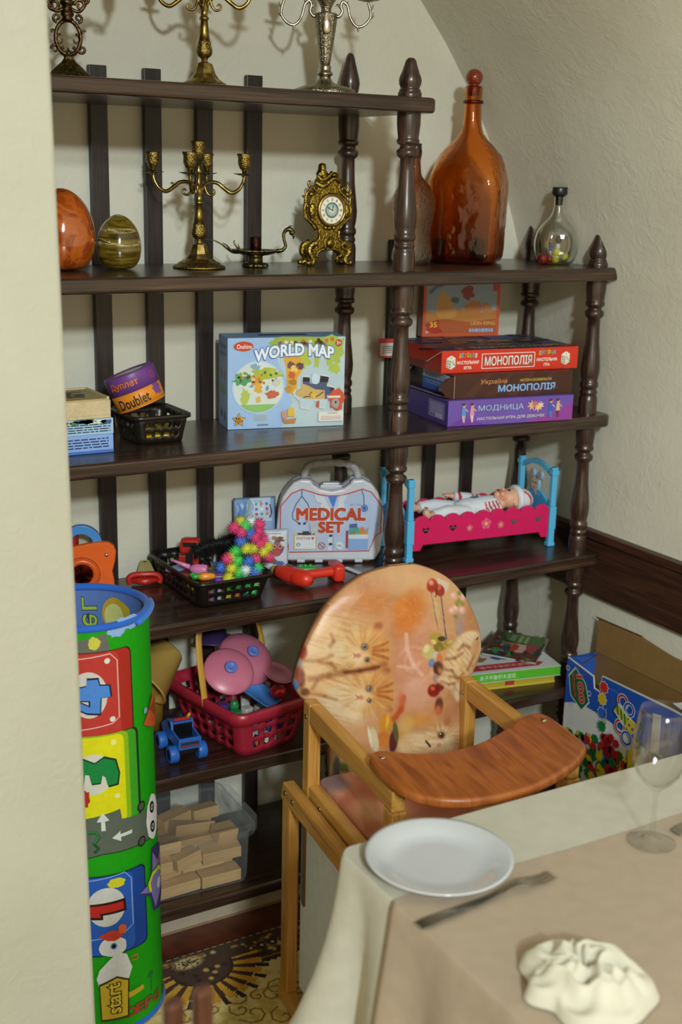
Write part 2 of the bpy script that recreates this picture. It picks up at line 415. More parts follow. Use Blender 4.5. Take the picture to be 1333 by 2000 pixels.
# right wall, turning into the barrel vault overhead
vs = []; T_ = .12
full = [(WX, -.05), (WX, 1.0)]+[(VC[0]+VR*math.cos(a), VC[1]+VR*math.sin(a)) for a in (PI*(i+.5)/n for i in range(0, n))]
outer = [(WX+T_, -.05), (WX+T_, 1.0)]+[(VC[0]+(VR+T_)*math.cos(a), VC[1]+(VR+T_)*math.sin(a)) for a in (PI*(i+.5)/n for i in range(0, n))]
m_ = len(full); y0, y1 = -1.95, WY+.005
vs = [(x, y, z) for (x, z) in full for y in (y0, y1)]+[(x, y, z) for (x, z) in outer for y in (y0, y1)]
fs = [(2*i, 2*i+1, 2*i+3, 2*i+2) for i in range(m_-1)]+[(2*m_+2*i, 2*m_+2*i+2, 2*m_+2*i+3, 2*m_+2*i+1) for i in range(m_-1)]+[(2*i, 2*i+2, 2*m_+2*i+2, 2*m_+2*i) for i in range(m_-1)]
b = MB().add(vs, fs, 'ffffff', smooth=False)
for i in range(m_-1): b.sm[i] = True
struct(b.build('wall_right', PL))
b = MB(); b.add([(-2.6,-.62,0), (-.962,-.62,0), (-.962,-.44,0), (-2.6,-.44,0), (-2.6,-.62,2.75), (-.999,-.62,2.75), (-.999,-.44,2.75), (-2.6,-.44,2.75)], [(3,2,1,0), (4,5,6,7), (0,1,5,4), (1,2,6,5), (2,3,7,6), (3,0,4,7)], 'ffffff'); struct(b.build('wall_left', plaster('dimmed_plaster', 'a9a897', 'b0af9f'), bevel=.006))  # same plaster as the niche, darkened in its colour to offset the lamp light
# floor
k = NT('reddish_wood_tile'); tc = k.coords((1, 1, 1)); br = k.n('ShaderNodeTexBrick', offset=.5, Scale=1.)
br.inputs['Mortar Size'].default_value = .0035; br.inputs['Brick Width'].default_value = .44; br.inputs['Row Height'].default_value = .40
mpb = k.n('ShaderNodeMapping'); mpb.inputs['Location'].default_value = (.03, .36, 0); k.l(tc, mpb.inputs['Vector']); k.l(mpb.outputs['Vector'], br.inputs['Vector'])
nz = k.n('ShaderNodeTexNoise', Scale=7., Detail=6., Distortion=2.); k.l(tc, nz.inputs['Vector'])
cr = k.ramp(nz.outputs['Fac'], [(.3, '3e1c10'), (.5, '56291a'), (.7, '6b3824')])
mx = k.n('ShaderNodeMix', data_type='RGBA'); k.l(br.outputs['Fac'], mx.inputs['Factor']); k.l(cr, mx.inputs['A']); mx.inputs['B'].default_value = lin('a08468')
k.l(mx.outputs['Result'], k.b.inputs['Base Color']); k.set(Roughness=.35)
b = MB(); b.bx(-2.6, 1.6, -4.2, WY+.02, -.05, 0); struct(b.build('floor', k.m))
b = MB(); b.bx(-2.6, WX, .045, .06, 0, .05, 'a89a84'); struct(b.build('trim_plinth', m_matte()))
b = MB(); RX = WX-.016
b.bx(RX, WX+.01, -1.95, WY+.002, .634, .800); b.bx(RX-.008, WX+.01, -1.95, WY+.002, .785, .806)
struct(b.build('trim_rail', wood('dark_oak_rail', 1, [(.34, '22120a'), (.5, '3a2216'), (.62, '4e3020'), (.75, '5e3c28')], rough=.42), bevel=.003))
# rug
ru, rv = np.meshgrid(np.concatenate([np.linspace(-1.3, -.80, 12), np.linspace(-.795, -.28, 230), np.linspace(-.27, .45, 12)]),
                     np.concatenate([np.linspace(-2.2, -.46, 24), np.linspace(-.455, -.062, 180)]), indexing='ij')
p = Paint(ru, rv, (226, 204, 138)); f = p.fbm(60, 60, 4); p.mix(np.clip((f-.5)*6, 0, 1), (192, 154, 60), .5)
sw = np.random.RandomState(5)
for i in range(46):
    x, y, r_ = -.8+.55*sw.rand(), -.47+.26*sw.rand(), .018+.022*sw.rand(); a0 = 6.3*sw.rand()
    p.path([(x+r_*(1-t/9)*math.cos(a0+t*.8), y+r_*(1-t/9)*math.sin(a0+t*.8)) for t in range(9)], .0022, (134, 100, 30), .7, .8)
E1 = -.062
p.mix((rv > E1-.098).astype(float), (62, 38, 20)); p.mix(((rv > E1-.094)&(rv < E1-.086)).astype(float), (150, 110, 34))
zig = .006*np.abs(((ru*60) % 1)-.5)*2; p.mix((rv > E1-.108+zig).astype(float)*(rv < E1-.092), (50, 30, 16))
for i in range(130):
    x, y = -.8+.53*sw.rand(), E1-.014-.06*sw.rand(); p.ell(x, y, .004+.006*sw.rand(), .004+.004*sw.rand(), [(168, 128, 40), (120, 86, 30), (196, 170, 110)][i % 3], soft=.6, k=.9)
for i in range(20): p.ell(-.79+.027*i, E1-.045, .010, .010, (40, 24, 14), soft=.5); p.ell(-.79+.027*i, E1-.045, .004, .004, (200, 180, 130))
mxx, myy = -.565, E1-.055
th = np.arctan2(rv-myy, ru-mxx); rad = np.hypot((ru-mxx), (rv-myy)*1.05)
p.mix(((rad < .120)&(rv < myy+.03)).astype(float), (66, 40, 22)); ray_ = (np.cos(th*22) > -.15)
p.mix(((rad < .135)&(rad > .070)&ray_&(rv < myy)).astype(float), (206, 150, 34)); p.mix(((rad < .150)&(rad > .122)&(np.cos(th*22) < -.55)&(rv < myy)).astype(float), (44, 26, 14))
p.mix(((rad > .066)&(rad < .072)&(rv < myy)).astype(float), (40, 24, 14)); p.ell(mxx-.02, E1-.03, .034, .02, (190, 170, 116), soft=.5)
for i in range(60): p.ell(mxx-.02+.03*sw.randn()*.6, E1-.03+.012*sw.randn()*.7, .0022, .0022, (50, 32, 20))
for i in range(14): p.ell(mxx+.05*sw.randn()*.7, myy-.03+.02*sw.randn()*.7, .006, .006, [(186, 150, 70), (36, 22, 14)][i % 2], soft=.6)
p.mix((rv > E1-.004).astype(float), (150, 130, 90)); p.mix((np.abs(((ru*55) % 1)-.5) < .2)*(rv > E1-.004), (60, 40, 24))
rz = np.full(ru.shape, .001)
o = grid_obj('patterned_rug', m_fabric(), np.stack([ru, rv, rz], -1), p.A, smooth=False); mm = o.modifiers.new('thick', 'SOLIDIFY'); mm.thickness = .0070; mm.offset = 1
tag(o, 'yellow and brown oriental rug with a dark flowered border on the floor', 'rug')

# ================================================================ the open shelving unit
unit = thing('shelving_unit', 'dark oak open shelving unit with turned posts along the back wall', 'shelves', (0, 0, 0))
def shelf_mesh(x0, x1, z):
    r = .03; poly = [(x1-r+r*math.sin(a), r-r*math.cos(a)) for a in (PI/2*i/6 for i in range(7))]
    poly += [(x1-r+r*math.cos(a), DEP-r+r*math.sin(a)) for a in (PI/2*i/6 for i in range(7))]+[(x0, DEP), (x0, 0)]
    m = MB(); m.prism(poly, z-TH, z); return m
for i, z in enumerate(ZS): shelf_mesh(-1.45, .049 if i == 0 else XEND, z).build('shelf', dark_x(), unit, bevel=.007, seg=3)
SECT = [(0,.0240), (.10,.0240), (.127,.0226), (.14,.0200), (.148,.0216), (.158,.0226), (.168,.0222), (.176,.0205), (.19,.0198), (.198,.0224), (.208,.0236), (.224,.0238), (.236,.0228), (.246,.0202), (.28,.0226), (.32,.0243), (.36,.0247), (.43,.0225), (.55,.0178), (.64,.0165), (.715,.0160), (.728,.0215), (.738,.0240), (.755,.0246), (.768,.0238), (.782,.0178), (.80,.0172), (.806,.0222), (.818,.0246), (.832,.0244), (.841,.0226), (.846,.0222), (.87,.0232), (.93,.0253), (1,.0255)]
FIN = [(.025,0), (.0255,.004), (.025,.0105), (.0225,.0118), (.0232,.0135), (.0232,.0152), (.0205,.0172), (.0205,.0205), (.0232,.0265), (.0243,.0345), (.0225,.0425), (.019,.050), (.0144,.0635), (.0112,.074), (.007,.079), (0,.0805)]
FINB = [(.022,0), (.0225,.008), (.020,.012), (.0215,.016), (.020,.020), (.0225,.030), (.0238,.040), (.022,.052), (.018,.066), (.0135,.082), (.0095,.098), (.006,.1045), (0,.1065)]
def post(x, y, top, k, fin):
    m = MB(); pr = [(.020, 0), (.023, .012), (.0245, .03), (.0255, ZS[5]-TH)]
    for j in range(5, top, -1):
        lo, hi = ZS[j], ZS[j-1]-TH; pr += [(r*k, lo+(hi-lo)*t) for t, r in SECT]
    pr += [(r*k, ZS[top]+z) for r, z in fin]
    return m.lathe(pr, M=Matrix.Translation((x, y, 0)), seg=32).build('post', dark_z(), unit)
post(XM, .046, 0, 1., FIN); post(XE, .046, 1, .95, FIN); post(XM, DEP-.046, 0, .97, FINB); post(XE, DEP-.046, 1, .97, FINB)
post(-1.10, .046, 0, 1., FIN); post(-1.10, DEP-.046, 0, .97, FINB)
for x in (-.7036, -.5824, -.4608, -.3397, -.2179): MB().bx(x-.0193, x+.0193, DEP, DEP+.016, .02, 1.884).build('slat', slat_z(), unit, bevel=.0015)
for x in (.172, .299, .421): MB().bx(x-.0165, x+.0165, DEP, DEP+.016, .02, 1.5245).build('slat', slat_z(), unit, bevel=.0015)
# ================================================================ top shelf and second shelf: candelabra, eggs, clock, bottles
Z1, Z2, Z3, Z4, Z5, Z6 = [z+.0008 for z in ZS]
def cup(m, x, y, z, k=1., col='888888'):
    m.lathe([(0,0), (.0045*k,0), (.0042*k,.006*k), (.0085*k,.010*k), (.0115*k,.018*k), (.0112*k,.028*k), (.0135*k,.034*k), (.0125*k,.035*k), (.009*k,.030*k), (.008*k,.016*k), (0,.015*k)], M=Matrix.Translation((x, y, z)), seg=20)
def pan(m, x, y, z, r, n=8):
    m.lathe([(0,-.003), (r*.45,-.002), (r*.95,.0012), (r,.0022), (r*.5,.0005), (0,0)], M=Matrix.Translation((x, y, z)), seg=48, shape=lambda a, q, zz: 1+.10*math.cos(n*a) if q > r*.8 else 1.)
def brass_candelabrum(label, loc, rz):
    t = thing('candelabrum', label, 'candelabrum', loc, rz, 'brass candelabra of one pattern')
    b = MB(); b.lathe([(.0555,0), (.0565,.002), (.054,.005), (.046,.009), (.043,.012), (.040,.0135)], seg=40)
    b.build('foot', m_brasschase(), t)
    b = MB(); b.lathe([(.040,.0132), (.030,.020), (.0225,.030), (.0185,.042), (.016,.049), (.008,.052), (.0062,.056), (.0085,.060)], seg=8, smooth=False); b.build('pedestal', m_brass(), t)
    b = MB(); b.lathe([(.0085,.060), (.0135,.064), (.016,.070), (.0158,.077), (.0135,.084), (.0128,.090), (.0118,.092)], seg=32, shape=lambda a, r, z: 1+.035*math.cos(10*a)); b.build('knop', m_brasschase(), t)
    b = MB(); b.lathe([(.0115,.0915), (.0095,.112), (.0072,.131), (.0098,.133), (.0098,.137), (.007,.139), (.0068,.150), (.009,.153), (.009,.164), (.005,.168), (.0045,.195), (.007,.198), (.0045,.203), (.0045,.218)], seg=10); b.build('stem', m_brass(), t)
    for i in range(4):
        M = Matrix.Rotation(i*PI/2, 4, 'Z'); m = MB()
        m.tube(spline([(.006,0,.158), (.0125,0,.170), (.026,0,.177), (.0406,0,.175), (.0515,0,.167), (.0686,0,.1565), (.084,0,.163), (.0936,0,.178), (.096,0,.1895)], 6), [.0030+.0012*math.sin(PI*j/48) for j in range(49)], seg=8, M=M)
        m.tube(spline([(.0125,0,.170), (.0160,0,.158), (.0235,0,.1505), (.0325,0,.153), (.0335,0,.160), (.0285,0,.162), (.027,0,.158)], 5), [.0032-.00006*j for j in range(31)], seg=8, M=M)
        m.tube(spline([(.051,0,.168), (.056,0,.174), (.060,0,.173)], 4), [.0028-.00026*j for j in range(9)], seg=6, M=M)
        m.lathe([(.0035,.1885), (.0062,.190), (.0035,.196)], M=M @ Matrix.Translation((.0965, 0, 0)), seg=12)
        o = m.build('arm', m_brass(), t)
        m = MB(); pan(m, *(M @ Vector((.0965, 0, .194))), .0215); m.build('drip_pan', m_green(), o)
        m = MB(); cup(m, *(M @ Vector((.0965, 0, .1945))), 1.18); m.build('candle_cup', m_brasschase(), o)
    m = MB(); pan(m, 0, 0, .216, .017); m.build('drip_pan', m_green(), t); m = MB(); cup(m, 0, 0, .217, 1.2); m.build('candle_cup', m_brasschase(), t)
    return t
cd = brass_candelabrum('brass candelabrum on the second shelf between the olive egg and the clock', (-.4215, .195, Z2), math.radians(-34))
dup(cd, (-.4185, .17, Z1), math.radians(-28), 'brass candelabrum on the top shelf, between the dark bronze and the silver ones')
# silver candelabrum
t = thing('candelabrum', 'silver candelabrum with a chased vase-shaped stem at the right end of the top shelf', 'candelabrum', (-.1405, .165, Z1), math.radians(-26))
m = MB(); m.lathe([(.062,0), (.064,.004), (.060,.013), (.047,.019), (.030,.023), (.017,.029), (.0125,.037), (.0125,.041)], seg=64, shape=lambda a, r, z: 1+(.07*abs(math.cos(3*a+.4)) if z < .02 else 0)); m.build('foot', m_silverchase(), t)
m = MB(); m.lathe([(.0125,.041), (.017,.0425), (.0172,.047), (.0135,.049), (.0125,.055), (.013,.060), (.0105,.0635)], seg=32); m.build('collar', m_silver(), t)
m = MB(); m.lathe([(.0100,.0635), (.0112,.067), (.0140,.090), (.0185,.118), (.0222,.146), (.0236,.163), (.0232,.1655), (.0205,.166)], seg=48, shape=lambda a, r, z: 1+.03*math.cos(8*a)); m.build('vase_stem', m_silverchase(), t)
m = MB(); m.ell((0, -.0195, .140), (.011, .0045, .018)); m.build('medallion', m_silver(), t)
m = MB(); m.lathe([(.0205,.166), (.0105,.168), (.0108,.176), (.015,.184), (.021,.193), (.024,.205), (.016,.214), (.010,.235), (.0145,.262)], seg=32); m.build('crown', m_silverchase(), t)
for sgn in (1, -1):
    m = MB(); q = lambda P: [(sgn*x, 0, z) for x, z in P]
    P = spline(q([(.020,.162), (.027,.160), (.034,.170), (.031,.182), (.036,.190), (.045,.182), (.050,.163), (.058,.148), (.070,.141), (.084,.147), (.0945,.162), (.0925,.178), (.0885,.190)]), 6)
    m.tube(P, [.0034-.00001*j for j in range(len(P))], seg=8)
    for a in ([(.038,.186), (.044,.187), (.046,.191)], [(.066,.142), (.069,.135), (.068,.131)], [(.0945,.160), (.100,.163), (.101,.170)], [(.093,.176), (.0985,.181), (.099,.186)], [(.030,.178), (.024,.184), (.020,.180)]):
        P = spline(q(a), 4); m.tube(P, [.0032-.0003*j for j in range(len(P))], seg=6)
    o = m.build('arm', m_silver(), t)
    m = MB(); pan(m, sgn*.0885, 0, .194, .023, 7); m.build('drip_pan', m_silverchase(), o); m = MB(); cup(m, sgn*.0885, 0, .195, 1.1); m.build('candle_cup', m_silverchase(), o)
# dark bronze candelabrum
t = thing('candelabrum', 'dark bronze openwork candelabrum with a fluted foot at the left end of the top shelf', 'candelabrum', (-.702, .17, Z1), math.radians(-22))
m = MB(); m.lathe([(.046,0), (.047,.003), (.040,.010), (.030,.019), (.021,.028), (.013,.035), (.0085,.042), (.010,.047)], seg=72, shape=lambda a, r, z: 1+.05*math.cos(18*a)); m.build('fluted_foot', m_green(), t)
m = MB()
P = [(.0235*math.sin(a), 0, .079-.031*math.cos(a)) for a in (2*PI*i/32 for i in range(32))]; m.tube(P, .0038, seg=8, closed=True)
def curl(m, x, z, r, a0, turns, d=1, w_=.003, y=0., n=26, end=.25):
    pts = [(x+r*(1-(1-end)*i/n)*math.cos(a0+d*2*PI*turns*i/n), y, z+r*(1-(1-end)*i/n)*math.sin(a0+d*2*PI*turns*i/n)) for i in range(n+1)]
    m.tube(pts, [w_*(1-.35*i/n) for i in range(n+1)], seg=7)
for s_ in (1, -1):
    curl(m, s_*.008, .053, .008, PI/2 if s_ > 0 else PI/2, .9, -s_); curl(m, s_*.0255, .058, .008, PI, 1.1, s_); curl(m, s_*.014, .075, .010, PI/2, .8, -s_, .0024)
    curl(m, s_*.020, .114, .008, -PI/2, 1.1, s_); curl(m, s_*.029, .090, .0035, 0, 1, 1, .0022)
    curl(m, s_*.024, .137, .011, PI, 1.2, -s_, .0036); curl(m, s_*.036, .148, .009, PI/2, 1.2, s_, .0032); curl(m, s_*.030, .165, .010, 0, 1.1, s_, .0032); curl(m, s_*.050, .172, .010, PI, 1.1, -s_, .003)
    P = spline([(s_*.008, 0, .13), (s_*.022, 0, .126), (s_*.034, 0, .140), (s_*.040, 0, .160), (s_*.060, 0, .175), (s_*.082, 0, .172), (s_*.092, 0, .19)], 6); m.tube(P, .0034, seg=8)
    curl(m, s_*.066, .165, .009, PI/2, 1.2, -s_, .003); curl(m, s_*.080, .163, .007, PI/2, 1.1, s_, .003)
m.build('openwork', m_bronze(), t)
m = MB(); m.lathe([(.004,.045), (.006,.05), (.003,.056), (0,.062)], seg=12)
m.lathe([(.010,.108), (.012,.112), (.009,.115), (.0125,.119), (.0125,.123), (.009,.126), (.0095,.136), (.013,.139), (.013,.144), (.009,.147), (.0085,.158), (.011,.164), (.011,.17), (.008,.178), (.012,.196), (.006,.22), (.006,.26)], seg=28); m.build('stem', m_bronze(), t)
for s_ in (1, -1): m = MB(); cup(m, s_*.092, 0, .19, 1.1); m.build('candle_cup', m_bronze(), t)
# eggs
def stone(name, stops, scale, dist, rot):
    k = NT(name); tc = k.n('ShaderNodeTexCoord'); mp = k.n('ShaderNodeMapping'); mp.inputs['Scale'].default_value = scale; mp.inputs['Rotation'].default_value = rot
    k.l(tc.outputs['Object'], mp.inputs['Vector']); nz = k.n('ShaderNodeTexNoise', Scale=1., Detail=7., Roughness=.62, Distortion=dist); k.l(mp.outputs['Vector'], nz.inputs['Vector'])
    k.l(k.ramp(nz.outputs['Fac'], stops), k.b.inputs['Base Color']); k.set(Roughness=.12, Coat_Weight=.6, Coat_Roughness=.05); return k.m
EGG = [(0,0), (.45,.008), (.72,.06), (.90,.17), (.985,.30), (1.,.40), (.975,.52), (.89,.66), (.74,.79), (.52,.90), (.28,.97), (.10,.997), (0,1)]
def egg_prof(r, h):
    P = spline([(a*r, 0, c*h) for a, c in EGG], 4); return [(max(p.x, 0), p.z) for p in P]
tag(put(MB().lathe(egg_prof(.065, .160), seg=48).build('stone_egg', stone('orange_marble', [(.28, '5a2010'), (.42, '8c3c14'), (.52, 'b45a1c'), (.62, 'a85410'), (.75, '7c4810')], (16, 16, 16), 1.5, (0, 0, 0))), (-.716, .20, Z2)), 'large orange marbled stone egg beside the left wall on the second shelf', 'egg')
tag(put(MB().lathe(egg_prof(.0455, .110), seg=48).build('stone_egg', stone('banded_agate', [(.30, '241a0a'), (.44, '54430f'), (.50, '7a6826'), (.535, '5e4d16'), (.565, 'c8bc90'), (.59, '54440f'), (.72, '33280c')], (7, 7, 62), .35, (.35, .2, 0))), (-.598, .20, Z2)), 'smaller olive green egg with pale slanting bands, right of the orange egg', 'egg')
# swan candle holder
t = thing('candle_holder', 'swan shaped bronze candle holder with a dark red cup on the second shelf', 'candle holder', (-.286, .20, Z2), math.radians(-25))
m = MB(); m.lathe([(.026,0), (.0275,.003), (.024,.008), (.0165,.0095), (.0155,.022), (.019,.025)], seg=60, shape=lambda a, r, z: 1+(.09*math.cos(12*a) if r > .022 else 0)); m.build('foot', m_green(), t)
m = MB(); m.lathe([(.012,.0235), (.030,.026), (.052,.033), (.056,.0365), (.050,.0355), (.028,.029), (0,.028)], seg=40, shape=lambda a, r, z: .72+.28*abs(math.cos(a))**1.2+.012*math.cos(14*a)); m.build('dish', m_green(), t)
m = MB(); P = spline([(.046,0,.034), (.059,0,.037), (.0655,0,.046), (.062,0,.060), (.0615,0,.072), (.068,0,.0805), (.0775,0,.080), (.0815,0,.072)], 6)
m.tube(P, [.0052-.0018*math.sin(PI*min(1, j/34)) for j in range(len(P))], seg=10); m.ell((.0790,0,.0745), (.0062,.0048,.0062)); m.tube([(.081,0,.072), (.083,0,.066), (.0825,0,.0605)], [.0034,.0026,.0008], seg=8); m.tube(spline([(.070,0,.081), (.073,0,.087), (.0795,0,.089)], 4), [.0024-.0001*j for j in range(9)], seg=6)
m.build('swan_neck', m_green(), t)
m = MB()
for P, r_ in (([(-.030,0,.031), (-.048,.004,.030), (-.062,.004,.038), (-.074,.002,.047), (-.093,0,.0555), (-.112,0,.056)], .0062), ([(-.034,-.012,.031), (-.052,-.014,.036), (-.063,-.012,.046), (-.071,-.010,.050)], .005), ([(-.026,.012,.031), (-.040,.015,.040), (-.047,.015,.051), (-.044,.014,.055)], .0052), ([(-.022,-.016,.031), (-.034,-.018,.040), (-.038,-.018,.049)], .0046)):
    Q = spline(P, 5); n_ = len(Q); m.tube(Q, [r_*(1-.82*j/n_) for j in range(n_)], seg=8, flat=.55)
m.build('tail_feathers', m_green(), t)
m = MB(); m.lathe([(0,.028), (.0095,.028), (.012,.034), (.0128,.050), (.0122,.060), (.0135,.0635), (.011,.0625), (.0095,.040), (0,.038)], seg=24, shape=lambda a, r, z: 1+.03*math.cos(9*a)); o = m.build('candle_cup', metal('dark_red_bronze', '1c0e0c', '38201c', '5c3830', .4, 200, .5), t); o['label'] = 'dark red candle cup'
# mantel clock
t = thing('mantel_clock', 'gilt rococo mantel clock with a white round dial on the second shelf', 'clock', (-.103, .215, Z2))
half = [(.012,.040), (.026,.030), (.034,.026), (.040,.018), (.046,.020), (.049,.034), (.043,.047), (.033,.053), (.028,.064), (.0265,.078), (.031,.086), (.044,.098), (.051,.112), (.0525,.128), (.049,.143), (.041,.155), (.032,.163), (.027,.174), (.024,.186), (.016,.196)]
poly = [(x, z) for x, z in half]+[(-x, z) for x, z in reversed(half)]
m = MB(); m.prism(poly, -.014, .016, M=Matrix.Rotation(PI/2, 4, 'X')); m.build('case', m_gilt(), t, bevel=.006, seg=3)
for s_ in (1, -1):
    for y in (-.018, .016):
        m = MB()
        P = spline([(s_*.034, y, .050), (s_*.047, y, .044), (s_*.051, y, .030), (s_*.044, y*1.05, .020), (s_*.041, y*1.1, .011), (s_*.046, y*1.15, .0055), (s_*.054, y*1.2, .0062)], 5)
        m.tube(P, [.0085-.0035*j/len(P) for j in range(len(P))], seg=10); m.ell((s_*.054, y*1.2, .0068), (.0068, .0065, .0066)); m.build('scroll_foot', m_gilt(), t)
m = MB()
for s_ in (1, -1):
    for a, r_ in (([(.030,.080), (.040,.092), (.052,.103), (.059,.121), (.057,.140), (.060,.150), (.065,.151)], .0046), ([(.040,.097), (.054,.101), (.061,.114)], .0036), ([(.051,.128), (.057,.140), (.054,.156), (.045,.167), (.044,.172)], .0044), ([(.030,.160), (.037,.170), (.047,.172), (.051,.180), (.046,.184)], .004), ([(.053,.150), (.058,.160), (.056,.168)], .003)):
        P = spline([(s_*x, -.008, z) for x, z in a], 5); n_ = len(P); m.tube(P, [r_*(1-.5*j/n_) for j in range(n_)], seg=8)
    for a, r_, y in (([(.026,.076), (.024,.066), (.028,.056), (.040,.048)], .0042, -.017), ([(.012,.036), (.022,.034), (.030,.028), (.030,.020), (.024,.021)], .0036, -.018), ([(.040,.150), (.030,.158), (.022,.170), (.024,.178)], .004, -.017), ([(.044,.034), (.036,.038), (.033,.046), (.040,.050)], .0032, -.020)):
        P = spline([(s_*x, y, z) for x, z in a], 5); n_ = len(P); m.tube(P, [r_*(1-.4*j/n_) for j in range(n_)], seg=8)
    m.ell((s_*.044, -.017, .120), (.009, .006, .017)); m.ell((s_*.046, -.014, .156), (.007, .007, .006))
m.ell((.002, -.016, .050), (.0095, .007, .010)); m.tube([(.002+.014*math.cos(a), -.017, .050+.0145*math.sin(a)) for a in (2*PI*i/24 for i in range(24))], .0025, closed=True, seg=7)
for x in (-.010, 0, .010): m.ell((x, -.018, .083), (.0055, .005, .0048))
P = spline([(-.034,-.014,.181), (-.024,-.019,.174), (-.012,-.020,.177), (0,-.020,.187), (.012,-.019,.191), (.024,-.016,.183)], 6); m.tube(P, .0058, seg=10)
P = spline([(-.030,-.012,.196), (-.020,-.015,.187), (-.006,-.016,.193), (.006,-.014,.203)], 6); m.tube(P, .0048, seg=8)
m.lathe([(0,0), (.012,.002), (.014,.010), (.0095,.018), (.009,.026), (.0075,.031), (0,.033)], M=Matrix.Translation((-.014, -.004, .190)), seg=16, shape=lambda a, r, z: 1+.12*math.cos(6*a))
m.ell((.016, -.008, .194), (.011, .009, .010)); m.ell((-.022, -.008, .198), (.008, .007, .009)); m.ell((.022,-.006,.187), (.007,.007,.009))
m.build('scroll_ornament', m_gilt(), t)
DC = Matrix.Translation((.004, -.0165, .122)) @ Matrix.Rotation(PI/2, 4, 'X')
m = MB(); m.lathe([(.0375,-.003), (.0375,.003), (.035,.0062), (.0315,.0072), (.0300,.0055), (.0295,.002)], M=DC, seg=48); m.build('bezel', m_brass(), t)
m = MB(); m.lathe([(0,.0021), (.0302,.0021), (.0302,.0015)], 'e6e0d0', M=DC, seg=48, smooth=False); s = Sheet(m, DC @ Matrix.Translation((0, 0, .0023)), step=.0002)
s.ell(0, 0, .0165, .0165, '7f9c94', n=40); s.ring(0, 0, .0155, .0155, .0012, '2c4a48'); s.ring(0, 0, .011, .011, .0012, 'd8dcd0'); s.star(0, 0, .012, .006, 'c8d0c4', 12); s.ell(0, 0, .005, .005, 'e4e0d0')
for i in range(12):
    a = PI/2-PI*i/6; s.k = 9; q = ['XII','I','II','III','IV','V','VI','VII','VIII','IX','X','XI'][i]
    s.text(q, .0232*math.cos(a), .0232*math.sin(a), .0014+.0009*len(q), .0062, '55524a', rot=a-PI/2)
s.ring(0, 0, .0165, .0165, .0006, '2c3c3c'); dial_ = m.build('dial', m_card(), t)
m = MB(); s = Sheet(m, DC @ Matrix.Translation((0, 0, .0062)), step=.0002); s.line([(.001, -.001), (-.013, .007)], .0012, '1c1c1c'); s.line([(0, 0), (.002, .011)], .0016, '1c1c1c'); s.ell(0, 0, .0016, .0016, '1c1c1c'); m.build('hands', m_matte(), dial_)
# bottles
t = thing('glass_bottle', 'large amber glass bottle with a ball stopper on the second shelf', 'bottle', (.293, .224, Z2), .25)
sq = lambda a, r, z: (1/max(abs(math.cos(a-.5))**6+abs(math.sin(a-.5))**6, 1e-6)**(1/6))*(1-.06) if (z < .19 and r > .03) else (1 if z > .25 else 1+((1/max(abs(math.cos(a-.5))**6+abs(math.sin(a-.5))**6, 1e-6)**(1/6))*.94-1)*(.25-z)/.06)
def crinkle(a, r, z):
    q = sq(a, r, z)
    if .01 < z < .20: q *= 1+.030*abs(noise.noise(Vector((math.cos(a)*3.2, math.sin(a)*3.2, z*26))))+.012*noise.noise(Vector((math.cos(a)*9, math.sin(a)*9, z*70)))
    return q
PB = [(0,.006), (.056,.003), (.073,0), (.083,.006), (.087,.016)]+[(.088+.004*t/17, .016+.0102*t) for t in range(1, 18)]+[(.0915,.200), (.089,.215), (.083,.233), (.074,.251), (.057,.270), (.040,.286), (.028,.301), (.0232,.315), (.0212,.335), (.0198,.365), (.0196,.374), (.0212,.390), (.0215,.402), (.019,.4065)]
m = MB(); m.lathe(PB, seg=72, shape=crinkle); m.f = m.f[:-1]; m.c = m.c[:-1]; m.sm = m.sm[:-1]; m.mi = m.mi[:-1]
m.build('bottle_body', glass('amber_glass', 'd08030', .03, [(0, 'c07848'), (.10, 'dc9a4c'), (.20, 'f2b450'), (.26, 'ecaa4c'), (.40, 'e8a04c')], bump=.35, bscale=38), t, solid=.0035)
m = MB(); m.lathe([(.0205,.366), (.0245,.3675), (.0245,.374), (.0205,.3755)], seg=32); m.build('neck_ring', glass('amber_ring', 'a85020', .05), t)
m = MB(); m.lathe([(0,.385), (.013,.385), (.015,.404), (.012,.408)]+[(.0205*math.sin(a), .4255-.0195*math.cos(a)) for a in (PI*(.18+.82*i/16) for i in range(17))], '7c2c14', seg=32); o = m.build('ball_stopper', col_mat('wine_red_gloss', rough=.12, coat=.5), t)
t = thing('glass_bottle', 'clear crinkled glass bottle with a brownish neck standing behind the middle post', 'bottle', (.128, .210, Z2))
m = MB(); PBc = spline([(.036,0,0), (.043,0,.006), (.044,0,.022), (.0385,0,.052), (.0395,0,.078), (.0435,0,.104), (.0465,0,.130), (.043,0,.158), (.034,0,.178), (.020,0,.194), (.0135,0,.208), (.0112,0,.245), (.0125,0,.252)], 4)
m.lathe([(0,.003)]+[(p_.x, p_.z) for p_ in PBc], seg=40, shape=lambda a, r, z: 1+.10*math.cos(2*a+.3)+(.02*noise.noise(Vector((3*math.cos(a), 3*math.sin(a), z*40))) if r > .03 else 0)); m.f = m.f[:-1]; m.c = m.c[:-1]; m.sm = m.sm[:-1]; m.mi = m.mi[:-1]
m.build('bottle_body', glass('smoky_glass', 'ffffff', .04, [(.04, 'f4f0e6'), (.12, 'e8d8c4'), (.17, 'd0a078'), (.24, 'b88058')], bump=.5, bscale=150), t, solid=.003)
m = MB(); m.lathe([(0,.240), (.008,.240), (.009,.252), (.0135,.253), (.0135,.272), (0,.273)], '241c18', seg=24); m.tube([(.012,0,.235), (.016,0,.25), (.014,0,.262)], .002, '241c18'); m.tube([(-.012,0,.235), (-.016,0,.25), (-.014,0,.262)], .002, '241c18'); m.build('swing_stopper', m_plastic(), t)
